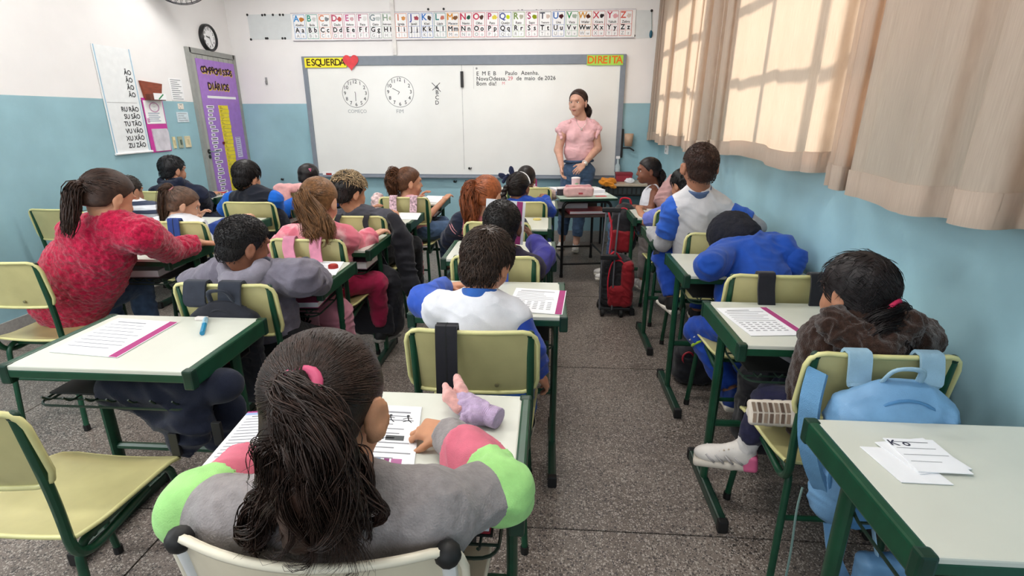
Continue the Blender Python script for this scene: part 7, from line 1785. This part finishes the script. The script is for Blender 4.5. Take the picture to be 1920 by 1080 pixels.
l_ = DESKS['R5'].location; garment('dark_bundle', 'black bundle in the tray under the lilac sleeve', [cap((l_[0] - .24, l_[1] - .16, .69), (l_[0] - .05, l_[1] - .12, .68), .035, .04)], M_nyl, cat='bundle', vox=.008, wr=(.008, .04))
l_ = DESKS['R4'].location; garment('patterned_bag', 'black and white patterned bag in the tray of the tall boy', [cap((l_[0] - .25, l_[1] - .17, .68), (l_[0] - .08, l_[1] - .14, .675), .036, .036)], mat('bag_pattern', '#4a4a50', rough=.8, var=.45, scale=45), cat='bag', vox=.008, wr=(.006, .04))
# trolley bag in the aisle
tc_ = AZ(1150, 592, 0); tr = thing('trolley_backpack', 'red and black wheeled backpack with tall grey handle standing in the aisle', 'backpack', (tc_[0], tc_[1], 0)); x0, y0 = tc_[0], tc_[1] + .09
M_tb = cloth('bag_black_grey', '#232226', rough=.7); M_tr = cloth('bag_red', '#8e1822', rough=.7); M_trb = cloth('bag_bright_red', '#c81c34', rough=.65)
organic('bag_body', [rbox((x0 + .01, y0, .255), (.115, .10, .185), .06), ell((x0 + .01, y0, .40), (.10, .085, .07))], M_tb, tr, .006, .03, (.006, .05))
organic('side_panel', [rbox((x0 + .085, y0 - .02, .25), (.05, .105, .18), .045)], M_tr, tr, .006, .02, (.006, .05)); organic('lower_pocket', [rbox((x0 + .03, y0 - .075, .165), (.085, .05, .085), .035)], M_tr, tr, .006, .02, (.005, .04))
for dx in (-.095, .0):
    m = MB(); m.tube([(x0 + dx - .02, y0 - .12, .06), (x0 + dx - .02, y0 - .105, .45), (x0 + dx + .0, y0 - .06, .80)], .007, 8); smooth_angle(m.build('handle_rod', mat('rod_grey', '#75777c', rough=.35, metal=.6), tr))
m = MB(); m.bbox((x0 - .125, y0 - .085, .80), (x0 + .01, y0 - .045, .835), .008); m.build('handle_grip', _mats['black_plastic'], tr); m = MB(); m.bbox((x0 - .125, y0 - .13, .455), (x0 + .0, y0 - .09, .49), .006); m.build('rod_clamp', _mats['black_plastic'], tr)
for dx, dy, r_ in ((-.09, -.10, .030), (.05, -.11, .030), (-.10, .09, .026), (.12, .05, .026)):
    m = MB(); m.lathe((x0 + dx, y0 + dy, r_), [(r_ * .6, -.014), (r_, -.010), (r_, .010), (r_ * .6, .014)], 16, axis=0); smooth_angle(m.build('wheel', M_rub, tr))
m = MB(); m.bbox((x0 - .11, y0 - .11, .045), (x0 + .13, y0 + .09, .075), .01); m.build('wheel_base', _mats['black_plastic'], tr)
m = MB(); m.tube(bez([(x0 - .05, y0 - .105, .14), (x0 - .06, y0 - .115, .30), (x0 - .03, y0 - .10, .43), (x0 + .05, y0 - .095, .42), (x0 + .055, y0 - .105, .25)], 22), .006, 5); stuff(m.build('red_piping', M_trb, tr, True))
m = MB(); m.tube(bez([(x0 - .06, y0 - .06, .44), (x0 - .02, y0 - .07, .50), (x0 + .04, y0 - .06, .44)], 12), .009, 6); m.build('carry_loop', M_trb, tr, True)
c = A(1165, 435, 4.30); ub = backpack('second red and black backpack hanging behind the trolley handle', (c[0] + .02, 4.30, c[2] + .03), (.20, .18, .40), M_tb, M_tr, strap=M_trb, piping=M_trb, yaw=-20, vox=.007)
m = MB(); m.tube(bez([A(1140, 392, 4.18), A(1147, 430, 4.14), A(1143, 475, 4.14)], 14), .022, 6, flat=.35); m.build('red_strap', M_trb, ub)
# teacher table things
t = thing('pencil_case', 'pale pink pencil case at the near edge of the teacher table', 'pencil case', tuple(TT(.19, .12)))
RT = np.stack([TEX, TEY, Z], 1); M_case = cloth('case_pink', '#dcb0b0', var=.05, bscale=300); M_case2 = cloth('case_rose', '#c98a90')
organic('case_body', [rbox(TT(.19, .12, DH + .048), (.135, .052, .046), .03, RT)], M_case, t, .005, .01, (.004, .05)); organic('case_top', [rbox(TT(.19, .13, DH + .088), (.12, .042, .018), .016, RT)], M_case2, t, .005, .01, (.003, .05))
m = MB(); p = TT(.20, .066, DH + .035); m.prism([(-.02, -.008), (.02, -.008), (.02, .008), (-.02, .008)], p, TEX, Z, .003); m.build('case_label', mat('label_red', '#b04048', rough=.5), t)
m = MB(); m.tube([TT(.09, .10, DH + .108), TT(.29, .10, DH + .108)], .003, 5); m.build('zip', mat('zip_pale', '#e6d8d4', rough=.4), t)
t = thing('tumbler', 'pink and green tumbler behind the pink pencil case', 'cup', tuple(TT(.20, .30))); m = MB(); m.lathe(TT(.20, .30, DH + .0), [(.034, 0), (.038, .07), (.042, .145), (.038, .145), (.036, .14)], 18); smooth_angle(m.build('cup_body', mat('cup_pale_pink', '#e2c4c8', rough=.4), t)); m = MB(); m.prism([(-.014, 0), (.014, 0), (.014, .085), (-.014, .085)], TT(.20, .30, DH + .02) - TEY * .041, TEX, Z, .002); m.build('green_label', mat('label_green', '#8fd0a0', rough=.5), t)
m = MB(); m.lathe(TT(.20, .30, DH + .145), [(.043, 0), (.043, .008), (.03, .012)], 18); m.build('lid', mat('lid_white', '#ece8e8', rough=.4), t)
def tbook(label, x, y, z, sz, m_, rot=9, group=None): book('book', label, TT(x, y, z), sz, m_, math.radians(rot), group=group)
tbook('blue grey book at the left of the teacher table stack', .10, .36, DH + .001, (.20, .27, .03), M_bkblue); tbook('white covered book lying open on the teacher table', .33, .38, DH + .001, (.30, .22, .035), M_paper, 14); tbook('dark notebook under the white book at the right of the teacher table', .36, .52, DH + .001, (.24, .18, .02), _mats['black_plastic'], 5)
tbook('white exercise book on top of the teacher table stack', .10, .36, DH + .033, (.20, .26, .012), M_paper, 20)
for nm, lb, x, y, w_, h_, m_ in (('red_card', 'translucent red card beside the pink pencil case', .40, .11, .10, .07, mat('card_red_soft', '#d2646c', rough=.5)), ('white_sheet', 'white sheet behind the red card on the teacher table', .42, .24, .17, .10, M_paper), ('green_sheet', 'pale green sheet behind the white sheet on the teacher table', .41, .42, .12, .1, mat('sheet_green', '#a4c8b8', rough=.6))):
    m = MB(); m.prism([(-w_ / 2, -h_ / 2), (w_ / 2, -h_ / 2), (w_ / 2, h_ / 2), (-w_ / 2, h_ / 2)], TT(x, y, DH + .001), TEX, TEY, .002); tag(m.build(nm, m_), lb, 'paper')
t = thing('small_tin', 'small dark and white tin at the left edge of the teacher table', 'tin', tuple(TT(.04, .20))); m = MB(); m.lathe(TT(.04, .22), [(.034, 0), (.034, .06)], 16); m.build('tin_body', mat('tin_dark', '#3a3640', rough=.4), t); m = MB(); m.lathe(TT(.04, .22, DH + .06), [(.036, 0), (.036, .014)], 16); m.build('lid', M_card, t)
tbook('red folder on the shelf of the teacher table', .30, .28, .588, (.36, .26, .03), M_bkred); tbook('grey white folder on the shelf, under the table top left', .18, .40, .62, (.30, .2, .05), M_paper)
# corner table things
t = thing('orange_cloth', 'crumpled orange cloth on the left edge of the corner table', 'cloth', (.66, 5.92, DH)); organic('cloth', [cap((.60, 5.90, DH + .022), (.72, 5.93, DH + .02), .035, .03), cap((.66, 5.87, DH + .01), (.72, 5.865, DH - .03), .035, .02, V3(0, 1, 0), 2)], cloth('cloth_orange', '#d88a2c'), t, .006, .02, (.014, .04))
t = thing('red_box', 'dark red box at the back of the corner table', 'box', (.86, 6.18, DH)); m = MB(); m.bbox((.77, 6.12, DH), (.95, 6.24, DH + .085), .006); m.build('box_body', mat('box_red', '#96283a', rough=.5), t); m = MB(); m.bbox((.765, 6.115, DH + .07), (.955, 6.245, DH + .10), .006); m.build('box_lid', mat('box_red_dark', '#842030', rough=.5), t)
t = thing('spray_bottle', 'clear slim bottle behind the dark red box', 'bottle', (.80, 6.28, DH)); m = MB(); m.lathe((.80, 6.285, DH), [(.03, 0), (.03, .16), (.012, .19), (.012, .24)], 16); smooth_angle(m.build('bottle', mat('bottle_clear', '#b9ccd2', rough=.15), t)); m = MB(); m.bbox((.775, 6.275, DH + .24), (.82, 6.297, DH + .27), .004); m.build('nozzle', M_card, t)
t = thing('white_bundle', 'small white bundle on the corner table', 'cloth', (.90, 6.0, DH)); organic('cloth', [ell((.90, 6.0, DH + .022), (.05, .03, .024))], M_white_c, t, .006, .01, (.010, .03))
